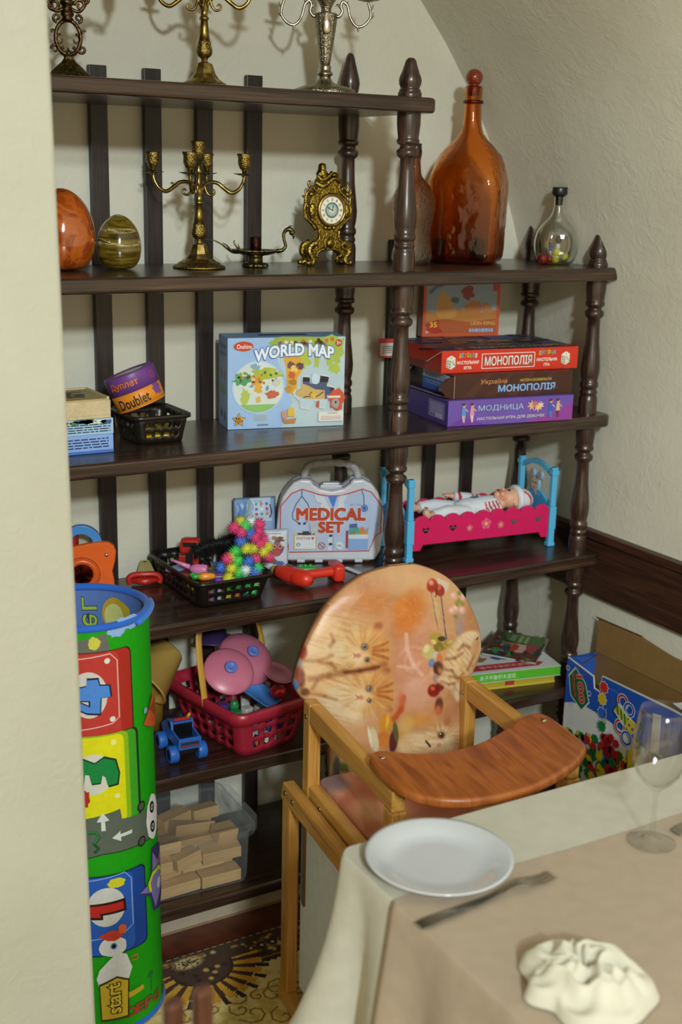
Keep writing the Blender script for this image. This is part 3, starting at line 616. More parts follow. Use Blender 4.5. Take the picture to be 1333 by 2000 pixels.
t = thing('glass_flask', 'round clear glass flask with coloured glass blobs and a black stopper', 'flask', (.490, .125, Z2), math.radians(-30))
m = MB(); PF = spline([(.030,0,0), (.040,0,.004), (.050,0,.022), (.0545,0,.046), (.051,0,.070), (.040,0,.092), (.026,0,.107), (.0165,0,.120), (.0125,0,.138), (.0122,0,.158), (.0142,0,.164)], 5)
m.lathe([(0,.003)]+[(p_.x, p_.z) for p_ in PF], seg=40, shape=lambda a, r, z: math.sqrt(math.cos(a)**2+(.62*math.sin(a))**2) if z < .1 else 1-(1-math.sqrt(math.cos(a)**2+(.62*math.sin(a))**2))*max(0, (.125-z)/.025)); m.f = m.f[:-1]; m.c = m.c[:-1]; m.sm = m.sm[:-1]; m.mi = m.mi[:-1]
m.build('flask_body', glass('clear_glass', 'f6f6f0', .01), t, solid=.002)
m = MB(); m.tube([(.027*math.cos(a), -.0335+.004*abs(math.cos(a)), .052+.032*math.sin(a)) for a in (2*PI*i/28 for i in range(28))], .0022, closed=True, seg=8); m.build('ring_ridge', glass('clear_glass', 'f6f6f0', .01), t)
for x, z, r_, c in ((-.031,.013,.0135,'9c2414'), (.001,.026,.0125,'c8c81c'), (.021,.020,.0095,'ccc820'), (-.001,.012,.010,'b8bc18'), (-.010,.037,.0058,'1c48b0'), (-.017,.046,.006,'4a2c1c'), (.004,.060,.0085,'2a0c10'), (-.021,.060,.006,'a8241c'), (.003,.043,.0062,'dcdcd8'), (-.014,.012,.008,'a01c14')):
    m = MB(); m.ell((x, -.004, z), (r_, r_*.8, r_*1.15 if z > .03 else r_), c, nu=14, nv=9); m.build('glass_blob', m_plastic(), t)
m = MB(); m.lathe([(0,.140), (.0085,.140), (.0095,.160), (.0175,.1645), (.0185,.166), (.0185,.180), (.017,.1825), (0,.1825)], '17181a', seg=28); m.build('stopper', m_plastic(), t)
# ================================================================ third shelf: boxes, tub, basket
# left stack
def plain_box(name, w_, d, h, cols, label, cat, loc, rz, draw=None, group=None, top=None, mat=None, left=None):
    m = MB(); card_box(m, w_, d, h, cols)
    if draw: s = Sheet(m, front_of(w_, d)); draw(s, w_, h)
    if top: s = Sheet(m, top_of(w_, d, h)); top(s, w_, d)
    if left: s = Sheet(m, left_of(w_, d)); left(s, d, h)
    o = m.build(name, mat or m_card(), bevel=.0008); put(o, loc, math.radians(rz)); tag(o, label, cat, group); return o
def blue1(s, w_, h): s.rect(0, 0, w_, h*.16, '4a74c0'); s.bars(w_*.52, h*.56, w_*.8, h*.6, 4, '1e3566', 3)
def blue2(s, w_, h):
    s.rect(0, 0, w_, h*.98, '9fc0d8')
    for i in range(12): s.blob(w_*(.1+.8*rnd.random()), h*(.78+.15*rnd.random()), .012, .004, ['4c7c58', 'c8d8c0', '3c5c8c', 'd8d8c8'][i % 4], i); s.k = 2
    s.k = 4; s.bars(w_*.55, h*.42, w_*.8, h*.62, 4, '24405c', 5)
FR, BK = 0, 1
plain_box('game_box', .125, .14, .0375, ['86a8e0', '7a9cd8', '7a9cd8', '7a9cd8', '8fb0e4', '7a9cd8'], 'blue game box at the bottom of the left stack on the third shelf', 'box', (-.722, .160, Z3), 0, blue1)
plain_box('game_box', .125, .13, .0315, ['a8c8dc', '9cbcd0', 'a8c8dc', 'a8c8dc', 'c8d8d8', 'a8c8dc'], 'pale blue game box between the blue box and the wooden domino box', 'box', (-.7205, .158, Z3+.038), 0, blue2)
t = thing('domino_box', 'small wooden domino box with a sliding lid on top of the pale blue game box', 'box', (-.722, .158, Z3+.0702), math.radians(2))
lw = wood('pale_wood', 1, [(.3, 'b8a078'), (.5, 'c8b48c'), (.7, 'd4c29c')], rough=.5)
m = MB(); m.bx(-.058, .058, -.065, .065, 0, .006); m.bx(-.058, .058, -.065, -.059, .006, .036); m.bx(-.058, .058, .059, .065, .006, .042); m.bx(-.058, -.052, -.059, .059, .006, .042); m.bx(.052, .058, -.059, .059, .006, .042); m.build('tray', lw, t, bevel=.0008)
m = MB(); m.bx(-.0515, .0515, -.0648, .0585, .0362, .0395, 'b8a070'); s = Sheet(m, frame((-.0515, -.0648, .0395), (1,0,0), (0,1,0))); s.rect(.008, .012, .095, .112, 'a08c60'); s.rect(.012, .016, .091, .108, 'b4a274')
for i in range(7): s.blob(.03+.05*rnd.random(), .03+.06*rnd.random(), .012, .010, ['5c6448', '7c5c38', '48584c', '8c7a4c'][i % 4], i)
s.bars(.051, .088, .06, .016, 2, '6c5c3c', 4); m.build('lid', m_matte(), t)
# perforated black baskets
def basket(name, label, cat, loc, rz, wb, db, wt, dt, h, hx, hy, col, rows, bars=.30, r=.016, lip=.006, mat=None, rim_h=.007, z0=.16, z1=.80):
    """flared open basket: rows of square holes, hx along x, hy along y"""
    t = thing(name, label, cat, loc, math.radians(rz))
    def fr(n): return [(i+e)/n for i in range(n) for e in (bars/2, 1-bars/2)]
    fx, fy = fr(hx), fr(hy); zs = [0]
    for k in range(rows): a = z0+(z1-z0)*k/rows; g = (z1-z0)/rows*.22; zs += [a+g, a+(z1-z0)/rows-g]
    zs += [1.]; loops = []
    for q in zs: loops.append(rr(wb+(wt-wb)*q, db+(dt-db)*q, r, h*q, 4, fx, fy))
    n = len(loops[0]); nc = 5; segs = []; hole = set(); p_ = 0
    for L in (fy, fx, fy, fx):
        p_ += nc
        for i in range(len(L)//2): hole.add(p_+2*i)
        p_ += len(L)
    m = MB(); m.loft(loops, col, skip=lambda k, i: k % 2 == 1 and i in hole); m.build('basket_body', mat or m_plastic(), t, solid=.0022)
    m = MB(); lo = [rr(wt+2*e, dt+2*e, r+e, z, 4) for e, z in ((-.001, h-.002), (-.001, h+.001), (lip*.5, h+.002), (lip, h), (lip, h-rim_h), (lip-.0018, h-rim_h), (lip-.0018, h-.001), (.0005, h-.002))]
    m.loft(lo+[lo[0]], col, cap0=False); m.build('rim', mat or m_plastic(), t); return t
basket('plastic_basket', 'small dark brown plastic basket holding the tilted tub on the third shelf', 'basket', (-.541, .185, Z3), 2, .104, .114, .124, .136, .060, 4, 4, '1f1a12', 2, lip=.006)
for i, (x, y, z, a, c) in enumerate([(-.565, .150, .006, .2, 'c8a818'), (-.530, .147, .0062, -.3, 'd0b420'), (-.512, .165, .006, .9, 'c8a818'), (-.560, .200, .006, 1.2, 'c07058'), (-.522, .212, .006, .1, 'c8a818'), (-.558, .172, .0166, -.5, 'd8bc28'), (-.516, .196, .0166, .5, 'd0b420')]):
    m = MB(); m.prism([p_[:2] for p_ in rr(.036, .022, .004, 0, 3)], 0, .0095, c); s = Sheet(m, Matrix.Translation((0, 0, .0095))); s.ell(0, 0, .006, .006, '2c2414'); o = m.build('game_tile', m_card(), bevel=.001); put(o, (x, y, Z3+z), a); tag(o, 'yellow or pinkish game tile lying inside the small dark brown basket', 'game tile', 'tiles in the small brown basket')
# the round tub
TC = Vector((-.5615, .182, Z3+.0765)); t = thing('game_tub', 'round purple and orange cardboard game tub lying tilted in the small basket', 'tub', TC)
t.rotation_euler = (Matrix.Rotation(math.radians(-28), 3, 'Z') @ Matrix.Rotation(math.radians(-22), 3, 'Y')).to_euler()
RT = .0545
m = MB(); m.lathe([(0, 0), (RT-.001, 0), (RT-.001, .044)], 'e08a24', seg=64)
W = lambda u, v, h: ((RT-.001+h)*math.sin(u/RT), -(RT-.001+h)*math.cos(u/RT), v)
s = Sheet(m, warp=W, maxu=.004); s.rect(-.17, .0, .17, .0030, 'd07818'); s.blob(.058, .024, .014, .013, '7a4a8c', 5, .3); s.text('Doublet', -.004, .0165, .074, .022, '1c1416', .015, rot=.03); m.build('tub_body', m_card(), t)
m = MB(); m.lathe([(RT+.0005, .036), (RT+.0008, .072), (RT-.0005, .0745), (RT-.004, .0750), (RT-.005, .0735), (0, .0730)], '6c3f86', seg=64); m.f = m.f[64*0:]
W2 = lambda u, v, h: ((RT+.0008+h)*math.sin(u/RT), -(RT+.0008+h)*math.cos(u/RT), v)
s = Sheet(m, warp=W2, maxu=.004); s.text('Дуплет', -.012, .0545, .066, .018, 'd8702c', .02, outline='3a1c2c', ow=.02, rot=-.03); s.rect(.052, .048, .066, .064, 'a83c58', .003); s.rect(.0545, .050, .0635, .062, '6c3f86', .002)
s = Sheet(m, Matrix.Translation((0, 0, .0732))); s.ell(0, 0, RT-.0065, RT-.0065, 'd8d0c0', n=48); s.blob(-.02, -.02, .020, .012, 'b87840', 4); s.blob(-.005, -.034, .016, .008, 'a86430', 7); m.build('tub_lid', m_card(), t)
# world map box
t = thing('puzzle_box', 'light blue puzzle carton printed WORLD MAP standing on the third shelf', 'box', (-.2085, .219, Z3), math.radians(-12))
Wd, Dd, Hd = .272, .09, .204; m = MB(); card_box(m, Wd, Dd, Hd, ['9cbce4', '8cacd4', '86a6d0', '86a6d0', '8cacd8', '7c9cc4'])
s = Sheet(m, front_of(Wd, Dd)); fx = lambda x: (x-178)/840*Wd; fy = lambda y: (884-y)/660*Hd
P_ = lambda *q: [(fx(a), fy(b_)) for a, b_ in q]
s.poly(P_((520,225), (1018,225), (1018,884), (560,884), (640,700), (590,520), (500,330)), 'b4c8d0')
s.blob(fx(730), fy(262), .080, .014, '98ac44', 2, .2); s.blob(fx(930), fy(320), .026, .030, 'a4b84c', 4, .3); s.blob(fx(905), fy(395), .010, .014, 'a8bc50', 5, .3); s.blob(fx(945), fy(455), .013, .013, 'a8bc50', 6, .4); s.blob(fx(815), fy(400), .006, .016, 'a8bc50', 8, .3); s.blob(fx(715), fy(385), .016, .020, 'b0bc48', 9, .3)
for i in range(16): s.blob(fx(530+400*rnd.random()), fy(235+50*rnd.random()), .0045, .0045, ['4c3420', 'c86830', '506c30', 'e0d4b0', '7c5a88'][i % 5], i); s.k = 9
s.k = 11; s.poly(P_((570,362), (620,352), (680,360), (718,420), (700,480), (672,520), (668,600), (640,636), (604,628), (596,560), (592,440)), 'd8a234')
for i, (a, b_, c) in enumerate([(625,425,'6c5048'), (690,435,'5c4450'), (630,500,'c85c38'), (640,550,'a87c28'), (610,600,'c08c30'), (655,450,'e8c060')]): s.blob(fx(a), fy(b_), .009, .0075, c, i+3); s.k = 13
s.k = 14; s.ell(fx(392), fy(580), .0605, .060, 'b0cbe8', n=48); s.ell(fx(392), fy(580), .0570, .0570, 'd0dad4', n=48)
s.poly([(fx(392)+.057*math.cos(a), fy(580)+.057*math.sin(a)) for a in (PI+.75+(PI-1.5)*i/20 for i in range(21))], '8cbc6c')
for i, (a, b_, r1, r2, c) in enumerate([(285,520,.020,.014,'4c9c64'), (262,500,.010,.010,'78b05c'), (450,490,.030,.012,'a8b83c'), (500,480,.014,.010,'b8c04c'), (385,535,.013,.010,'d0983c'), (398,585,.008,.014,'d8a83c'), (295,645,.009,.018,'b4c45c'), (495,635,.015,.010,'c06448'), (390,670,.006,.006,'d8b060'), (370,430,.012,.006,'88a8c0'), (520,550,.010,.008,'c0ccc0'), (345,570,.005,.003,'7898b8'), (455,585,.003,.006,'7898b8')]): s.blob(fx(a), fy(b_), r1, r2, c, i+20, .35)
s.k = 24
for i in range(26): s.blob(fx(250+280*rnd.random()), fy(470+80*rnd.random()), .003, .003, ['6c4020', 'c07030', '307040', 'e8e0c0'][i % 4], i); s.k = 25
s.k = 26; s.ell(fx(287), fy(282), .0225, .0105, 'c83c28'); s.text('Onshine', fx(292), fy(284), .034, .0105, 'f0e4d8', .012)
bend = lambda q: -.012*q*q+.002*q
s.text('WORLD MAP', fx(648), fy(312), .186, .028, 'e8ecf0', .035, bend=bend, outline='5078bc', ow=.05)
s.star(fx(255), fy(815), .0165, .0078, '4c2c20'); s.star(fx(255), fy(816), .0150, .0070, 'e0a030'); s.text('36', fx(246), fy(806), .013, .008, '201408', .02, .25); s.text('pcs', fx(262), fy(830), .013, .007, '201408', .02, .25)
s.ell(fx(968), fy(268), .0075, .0075, 'c04038'); s.text('3+', fx(968), fy(268), .010, .0075, 'f0e8e0', .02)
s.bars(fx(410), fy(800), .030, .014, 3, 'c8bc84', 4); s.rect(fx(385), fy(858), fx(465), fy(852), '507c50')
# puzzle-piece window
s.k = 34; win = P_((705,505), (745,500), (762,515), (760,560), (800,575), (828,560), (828,515), (845,498), (905,512), (890,575), (935,588), (948,620), (930,645), (885,645), (880,700), (870,752), (830,745), (825,700), (790,690), (770,715), (760,752), (695,745), (690,690), (650,655), (640,625), (660,600), (700,600))
s.poly([(x*1.0, y) for x, y in win], 'd8dcd8'); c0 = (fx(795), fy(620)); s.poly([(c0[0]+(x-c0[0])*.95, c0[1]+(y-c0[1])*.95) for x, y in win], 'b8ccd8')
s.poly(P_((710,512), (760,518), (762,560), (800,572), (830,556), (838,505), (900,518), (884,585), (940,600), (930,640), (880,650), (885,680), (720,672), (655,640), (665,605), (705,600)), '4a5a74')
s.poly(P_((712,512), (758,518), (760,548), (706,546)), '28242a'); s.poly(P_((838,506), (900,520), (894,556), (832,552)), '28242a'); s.poly(P_((902,592), (940,600), (944,622), (920,628)), '2c2c34')
s.poly(P_((704,560), (745,575), (800,605), (870,615), (882,650), (884,680), (720,672), (655,640), (665,606), (702,602)), 'c8a868'); s.poly(P_((870,612), (884,614), (886,680), (872,678)), '4c5490')
s.line(P_((715,665), (740,655), (770,660), (760,640), (775,625), (790,640)), .0022, '2c2420'); s.line(P_((780,668), (820,655), (862,625)), .0022, '2c2420'); s.blob(fx(788), fy(648), .007, .006, 'e0b43c', 3)
s.blob(fx(798), fy(530), .010, .012, 'c4d8e4', 5, .15); s.poly(P_((820,690), (832,690), (830,740), (808,735), (812,705)), 'c05040')
s.blob(fx(955), fy(672), .020, .024, 'cc5438', 11, .35); s.poly(P_((975,590), (990,640), (965,640)), 'cc5438'); s.blob(fx(952), fy(712), .009, .012, 'a49c98', 6, .2); s.ell(fx(952), fy(705), .0022, .003, '302c2c'); s.rect(fx(890), fy(672), fx(985), fy(656), 'dcd8cc')
s.poly(P_((560,815), (590,822), (665,812), (655,850), (580,850)), 'b8804c'); s.poly(P_((600,800), (602,740), (648,735), (652,800)), 'd8b448'); s.poly(P_((560,810), (556,760), (592,752), (596,812)), 'c89478')
s.rect(fx(826), fy(846), fx(1008), fy(772), 'dcdcd4', .002); s.text('WARNING', fx(930), fy(785), .024, .005, 'a85c58'); s.bars(fx(918), fy(820), .048, .010, 3, 'c08c88', 6)
sl = Sheet(m, left_of(Wd, Dd))
for i, (u, v, a, b_, c) in enumerate([(.030,.120,.012,.014,'8c8c84'), (.062,.118,.010,.013,'8a7c80'), (.045,.085,.022,.012,'7c9c78'), (.030,.030,.008,.010,'46587c'), (.062,.026,.009,.009,'5c6c8c')]): sl.blob(u, v, a, b_, c, i)
sl.text('WORLD MAP', .045, .182, .06, .012, '6c88b4', .02); sl.bars(.045, .166, .06, .010, 2, '6c88b4', 2)
m.build('carton', m_card(), t, bevel=.001)
m = MB(); m.prism([(-.058,-.006), (.058,-.006), (.052,.006), (.012,.007), (0,.004), (-.012,.007), (-.052,.006)], Hd+.0002, Hd+.001, '17181c'); o = m.build('handle_slot', m_matte(), t)
# stack of board games and a small puzzle
def purple(s, w_, h):
    s.poly([(w_*.6, 0), (w_, 0), (w_, h*.75), (w_*.86, h*.30)], '8c3c92'); s.poly([(0, 0), (w_*.3, 0), (w_*.12, h*.35)], '6a3c98')
    s.text('МОДНИЦА', w_*.415, h*.64, w_*.36, h*.26, 'a8c0dc', .0, outline='4a3c80', ow=.03); s.text('НАСТОЛЬНАЯ ИГРА ДЛЯ ДЕВОЧЕК', w_*.50, h*.235, w_*.54, h*.135, 'd8ccc0', .008)
    s.star(w_*.66, h*.66, .014, .006, 'd8a888', 7); s.star(w_*.71, h*.60, .014, .006, 'e0b888', 7, .3); s.star(w_*.685, h*.72, .010, .005, 'c06c6c', 7, .6); s.star(w_*.735, h*.66, .010, .004, 'e8c8a0', 6)
    for x, c1, c2 in ((.12, '5c8cc8', 'c8a8b8'), (.185, 'd08ca8', 'e0b0b8'), (.815, '3c58b0', '4c74b8'), (.875, 'c8a888', '6c2c4c')):
        x *= w_; s.k = 12; s.poly([(x-.006, h*.40), (x+.006, h*.40), (x+.004, h*.72), (x-.004, h*.72)], c1); s.poly([(x-.005, h*.40), (x+.004, h*.40), (x+.003, h*.13), (x-.001, h*.13)], c2); s.ell(x, h*.80, .0042, .0048, 'd8a890'); s.ell(x-.001, h*.84, .0045, .0035, '5c3424'); s.line([(x+.004, h*.66), (x+.011, h*.55)], .0025, 'd8a890')
def purple_l(s, d, h): s.rect(d*.62, h*.18, d*.94, h*.86, '7c74ac', .006); s.bars(d*.78, h*.55, d*.24, h*.44, 5, 'b8b4cc', 2); s.rect(d*.76, h*.22, d*.90, h*.40, 'b0acc4')
MR = -7; q_ = math.radians(MR); ex = Vector((math.cos(q_), math.sin(q_), 0)); ey = Vector((-math.sin(q_), math.cos(q_), 0))
def at_lf(x, y, w_, d, z, a=MR):
    c_, s_ = math.cos(math.radians(a)), math.sin(math.radians(a)); return (x+c_*w_/2-s_*d/2, y+s_*w_/2+c_*d/2, z)
hp = .060
plain_box('board_game', .338, .262, hp, ['6a4ea4', '5c4494', '4a3880', '5c4494', '6c50a0', '5c4494'], 'purple board game box at the bottom of the stack of three', 'board game', at_lf(.127, .032, .338, .262, Z3), MR, purple, left=purple_l)
hb = .054; zb = Z3+hp+.001
t = thing('board_game', 'dark brown board game box with an open flap, middle of the stack of three', 'board game', at_lf(.150, .046, .325, .255, zb, -6), math.radians(-6))
m = MB(); card_box(m, .325, .255, hb, ['43231a', '38201a', '2c1c16', '38201a', '4c2c22', '38201a']); s = Sheet(m, front_of(.325, .255))
for i in range(5): s.poly([(.02+.06*i, 0), (.05+.06*i, 0), (.10+.06*i, hb), (.085+.06*i, hb)], '4c2a20') if i < 4 else None; s.k = 1
s.k = 2; s.text('Україна', .107, hb*.66, .072, hb*.26, 'c07c50', .012, shear=.2); s.text('НАСТІЛЬНА ЕКОНОМІЧНА ГРА', .222, hb*.68, .088, hb*.115, 'd0b448', .012); s.text('МОНОПОЛІЯ', .198, hb*.36, .158, hb*.31, '8cb0dc', .02, outline='2c4478', ow=.03); s.line([(.001, .001), (.001, hb-.001)], .0012, 'a89888')
s = Sheet(m, left_of(.325, .255)); s.rect(.10, hb*.10, .235, hb*.92, '2c5a9c'); s.rect(.10, hb*.62, .235, hb*.92, 'b0bccc'); s.bars(.165, hb*.76, .10, hb*.24, 3, '38506c', 3); s.bars(.165, hb*.44, .10, hb*.2, 2, '7c9cc8', 5); s.rect(.185, hb*.15, .225, hb*.34, 'c8d4dc'); m.build('carton', m_card(), t, bevel=.0008)
def flap(parent, name, org, exv, w_, L, col, back, draw=None, mat=None):
    """thin card flap: org corner, exv along the hinge, L vector away from it"""
    Lv = Vector(L); E = Vector(exv); m = MB(); n_ = E.cross(Lv).normalized()*.0012; o_ = Vector(org)
    P = [o_, o_+E*w_, o_+E*(w_*.86)+Lv, o_+E*(w_*.14)+Lv]; Q = [p_+n_ for p_ in P]
    m.add(P+Q, [(3,2,1,0), (4,5,6,7), (0,1,5,4), (1,2,6,5), (2,3,7,6), (3,0,4,7)], [back, col]+['b8aca0']*4)
    return m.build(name, mat or m_card(), parent)
m = MB(); a_ = -.325/2; fz = 0
m.add([(a_, -.1275, .001), (a_, -.1275, hb-.001), (a_-.030, -.139, hb*.92), (a_-.048, -.142, hb*.62), (a_-.022, -.134, hb*.1), (a_+.001, -.1265, .001), (a_+.001, -.1265, hb-.001), (a_-.029, -.138, hb*.92), (a_-.047, -.141, hb*.62), (a_-.021, -.133, hb*.1)], [(0,1,2,3,4), (9,8,7,6,5), (1,6,7,2), (2,7,8,3), (3,8,9,4)], ['43231a', 'b0a490', '43231a', '43231a', '43231a']); m.build('open_flap', m_card(), t)
flap(t, 'side_flap', (a_-.001, .125, hb*.02), (0, -1, 0), .250, (-.022, 0, .004), 'c8c4bc', '5c4494')
flap(t, 'side_flap', (a_-.0005, .126, hb*.98), (0, -1, 0), .05, (-.028, .0, -.030), '2c1a14', '6c8cbc')
def red(s, w_, h):
    s.rect(w_*.285, h*.14, w_*.675, h*.82, 'e8dcd0', .002); s.rect(w_*.29, h*.17, w_*.67, h*.79, 'c43020', .002); s.text('МОНОПОЛІЯ', w_*.48, h*.48, w_*.345, h*.42, 'dce4dc', .012, outline='3c6c64', ow=.022)
    for x, l1, l2, l3, cs in ((.185, 'ДЕТСКАЯ', 'НАСТОЛЬНАЯ', 'ИГРА', 0), (.765, 'ДИТЯЧА', 'НАСТІЛЬНА', 'ГРА', 1)):
        n_ = len(l1)
        for i, ch in enumerate(l1): s.k = 6; s.text(ch, w_*(x-.066+.132*(i+.5)/n_), h*(.76+.03*(i % 2)), w_*.132/n_*.86, h*.20, ['e8c030', '58a8d8', 'd87838', 'e8c030', '68b868', '7cb0d8', 'e8d8c0'][i % 7], .03, outline='7c2018', ow=.03)
        s.k = 9; s.text(l2, w_*x, h*.46, w_*.155, h*.15, 'f0e4dc', .025); s.text(l3, w_*x, h*.22, w_*(.055 if cs == 0 else .045), h*.14, 'f0e4dc', .025)
    for x in (.065, .905):
        cx, cy = w_*x, h*.47; a = .0115; s.k = 12
        s.poly([(cx-.0125, cy+.010), (cx-.0125, cy-.010), (cx, cy-.016), (cx, cy+.006)], 'c8c0b0'); s.poly([(cx, cy+.006), (cx, cy-.016), (cx+.0115, cy-.009), (cx+.0115, cy+.011)], 'd8d0c0'); s.poly([(cx-.0125, cy+.010), (cx, cy+.006), (cx+.0115, cy+.011), (cx, cy+.017)], 'e4dccc')
        for u in (-.009, -.0035):
            for v in (.004, -.002, -.008): s.ell(cx+u, cy+v-.002*(u > -.005), .0013, .0017, '38302c', n=10); s.k = 15
        for u, v in ((.003, .002), (.006, -.002), (.009, -.005)): s.ell(cx+u, cy+v, .0012, .0016, '38302c', n=10); s.k = 15
        s.ell(cx, cy+.0112, .002, .001, '38302c', n=10)
def red_top(s, w_, d):
    s.rect(.004, .004, w_-.004, d-.004, '3c3450'); r_ = random.Random(4)
    for i in range(60): s.blob(w_*r_.random()*.94+.01, d*(.03+.94*r_.random()), .018+.02*r_.random(), .008+.012*r_.random(), ['8c3430', '34487c', '5c3c34', 'a88460', '2c3c58', '7c5c48', '6c2c2c', '4c5c4c', '54404c', '2c2830'][i % 10], i, .35, n=14); s.k = 3+(i % 9)
    s.k = 14; s.rect(w_*.60, d*.62, w_*.80, d*.95, '284884'); s.text('МОНОПОЛІЯ', w_*.55, d*.10, w_*.6, d*.10, 'b0a8a0', .01)
    for i in range(8): s.blob(w_*(.30+.5*r_.random()), d*(.25+.4*r_.random()), .02, .006, 'a09488', i+70, .3, n=14); s.k = 17
hr = .0525; zr = zb+hb+.001; LFR = (.136, .080)
t = thing('board_game', 'red board game box with white dice on its front, top of the stack of three', 'board game', at_lf(LFR[0], LFR[1], 0.374, .238, zr, -6.5), math.radians(-6.5))
m = MB(); card_box(m, 0.374, .238, hr, ['c8321e', 'b02c1c', 'a82818', 'b02c1c', '7c3830', 'b02c1c']); red(Sheet(m, front_of(0.374, .238)), 0.374, hr); red_top(Sheet(m, top_of(0.374, .238, hr)), 0.374, .238); m.build('carton', m_card(), t, bevel=.0008)
flap(t, 'side_flap', (-.1875, -.118, hr*.96), (0, 1, 0), .23, (-.022, 0, -.026), '9c2418', 'c4b8a8')
m = MB(); m.add([(-.187,.116,.004), (-.187,.117,hr*.98), (-.236,.120,hr*1.02), (-.236,.119,.006), (-.187,.118,.004), (-.187,.119,hr*.98), (-.236,.122,hr*1.02), (-.236,.121,.006)], [(0,1,2,3), (7,6,5,4), (1,5,6,2), (2,6,7,3), (3,7,4,0)], 'b03024'); s = Sheet(m, frame((-.233, .1183, .010), (.99, -.06, 0), (0, 0, 1)), step=.0006); s.rect(0, 0, .042, .032, 'c8c0b4'); s.bars(.022, .016, .03, .02, 4, '6c6460', 3); m.build('end_flap', m_card(), t)
m = MB(); card_box(m, .207, .033, .139, ['c05430', '7c3020', '7c3020', '8c3824', 'b04c2c', '8c3824']); s = Sheet(m, front_of(.207, .033)); r_ = random.Random(2)
s.rect(.008, .030, .198, .132, '8c9cac', .004); s.poly([(.008,.030), (.198,.030), (.198,.066), (.15,.058), (.09,.070), (.05,.058), (.008,.064)], 'b87838'); s.poly([(.008,.008), (.198,.008), (.198,.044), (.12,.036), (.06,.044), (.008,.036)], 'a8542c')
s.blob(.055, .078, .022, .030, 'c89450', 3, .2); s.blob(.062, .058, .030, .014, 'c08844', 5, .2); s.blob(.135, .068, .024, .022, 'b8743c', 7, .2); s.blob(.175, .064, .014, .020, 'b47c48', 8, .25); s.blob(.118, .108, .016, .016, '8c3428', 9, .25); s.blob(.085, .090, .010, .007, '50687c', 4, .4)
s.poly([(.012,.112), (.03,.128), (.068,.138), (.066,.130), (.034,.120), (.018,.104)], '5c6c84'); s.rect(.186, .112, .204, .136, 'b05038', .002); s.bars(.195, .124, .012, .014, 3, '8c3828', 2)
s.blob(.030, .022, .020, .018, 'a82c20', 12, .3); s.text('35', .028, .030, .020, .013, 'e8c038', .02); s.text('3+', .012, .012, .009, .008, 'e0d8c8', .02); s.text('LION KING', .162, .033, .066, .009, 'd8b868', .004); s.bars(.158, .015, .066, .012, 1, '8cacd0', 7, t=.7); m.k = 0
o = m.build('puzzle_box', m_card(), bevel=.001); put(o, (.236+.1035*.974+.0165*.225, .318-.1035*.225+.0165*.974-.004, zr+hr+.001), math.radians(-13)); tag(o, 'small orange puzzle box standing on top of the red board game box', 'puzzle')
# ================================================================ fourth shelf: toys, doctor's case, doll bed
# black basket with toys
basket('plastic_basket', 'large black perforated plastic basket of small toys on the fourth shelf', 'basket', (-.408, .178, Z4), 1, .157, .232, .182, .272, .062, 6, 9, '17130f', 2, lip=.005, r=.02)
BZ = Z4+.003
# bristle balls
def bristle_mesh(col, seed):
    r_ = random.Random(seed); m = MB(); m.ell((0, 0, 0), (.0072, .0072, .0072), col, nu=10, nv=7); n_ = 90
    for i in range(n_):
        zz = 1-2*(i+.5)/n_; a = i*2.39996+.2*r_.random(); q = math.sqrt(1-zz*zz); d = Vector((q*math.cos(a), q*math.sin(a), zz)); u = d.orthogonal().normalized(); v = d.cross(u)
        b0 = .0016; p0 = d*.006; p1 = d*(.0185+.0015*r_.random())
        m.add([p0+u*b0, p0-u*b0*.5+v*b0*.87, p0-u*b0*.5-v*b0*.87, p1], [(0,1,3), (1,2,3), (2,0,3)], col, smooth=True)
    return m
BC = {'pink': 'e0447c', 'green': '48d05c', 'blue': '4878d8', 'yellow': 'd4d438', 'purple': '9848c0', 'white': 'dce4e4', 'black': '16161a'}
BP = [('green',-.405,.075,.800),('green',-.388,.062,.805),('yellow',-.408,.062,.818),('purple',-.418,.085,.812),('blue',-.412,.09,.836),('yellow',-.396,.072,.836),('pink',-.402,.082,.856),('green',-.380,.068,.826),('yellow',-.392,.085,.856),
('green',-.380,.076,.850),('green',-.368,.058,.806),('green',-.349,.052,.799),('white',-.366,.064,.830),('blue',-.356,.068,.848),('green',-.379,.088,.868),('blue',-.345,.058,.826),('pink',-.334,.052,.810),('green',-.330,.060,.832),('pink',-.336,.074,.850),('green',-.318,.070,.826),('pink',-.322,.058,.800),
('yellow',-.353,.085,.872),('yellow',-.338,.088,.868),('blue',-.362,.098,.886),('pink',-.358,.104,.906),('pink',-.371,.112,.916),('yellow',-.353,.118,.926),('green',-.346,.108,.918),('blue',-.336,.104,.900),('pink',-.326,.096,.892),('pink',-.314,.104,.902),('pink',-.318,.090,.878),('pink',-.305,.098,.884),('yellow',-.312,.082,.860),('yellow',-.300,.088,.868),('pink',-.300,.080,.848),('white',-.326,.120,.924),('green',-.358,.050,.788),('pink',-.310,.110,.918)]
first = {}
for c, x, y, z in BP:
    lab = {'white': 'white bristly plastic ball in the colourful cluster in the black basket', 'black': ''}.get(c) or c+' bristly plastic ball stuck into the cluster in the black basket'
    if c not in first: o = first[c] = bristle_mesh(BC[c], len(first)).build('bristle_ball', col_mat('soft_bristle', rough=.5, sss=.1, vary=.02))
    else: o = first[c].copy(); C.objects.link(o)
    x = x+.003 if z > .835 else min(x+.003, -.336); o.location = (x, y+.022, z-.006); o.rotation_euler = (x*90, y*70, z*50); tag(o, lab, 'bristle ball', c+' bristle balls of the cluster')
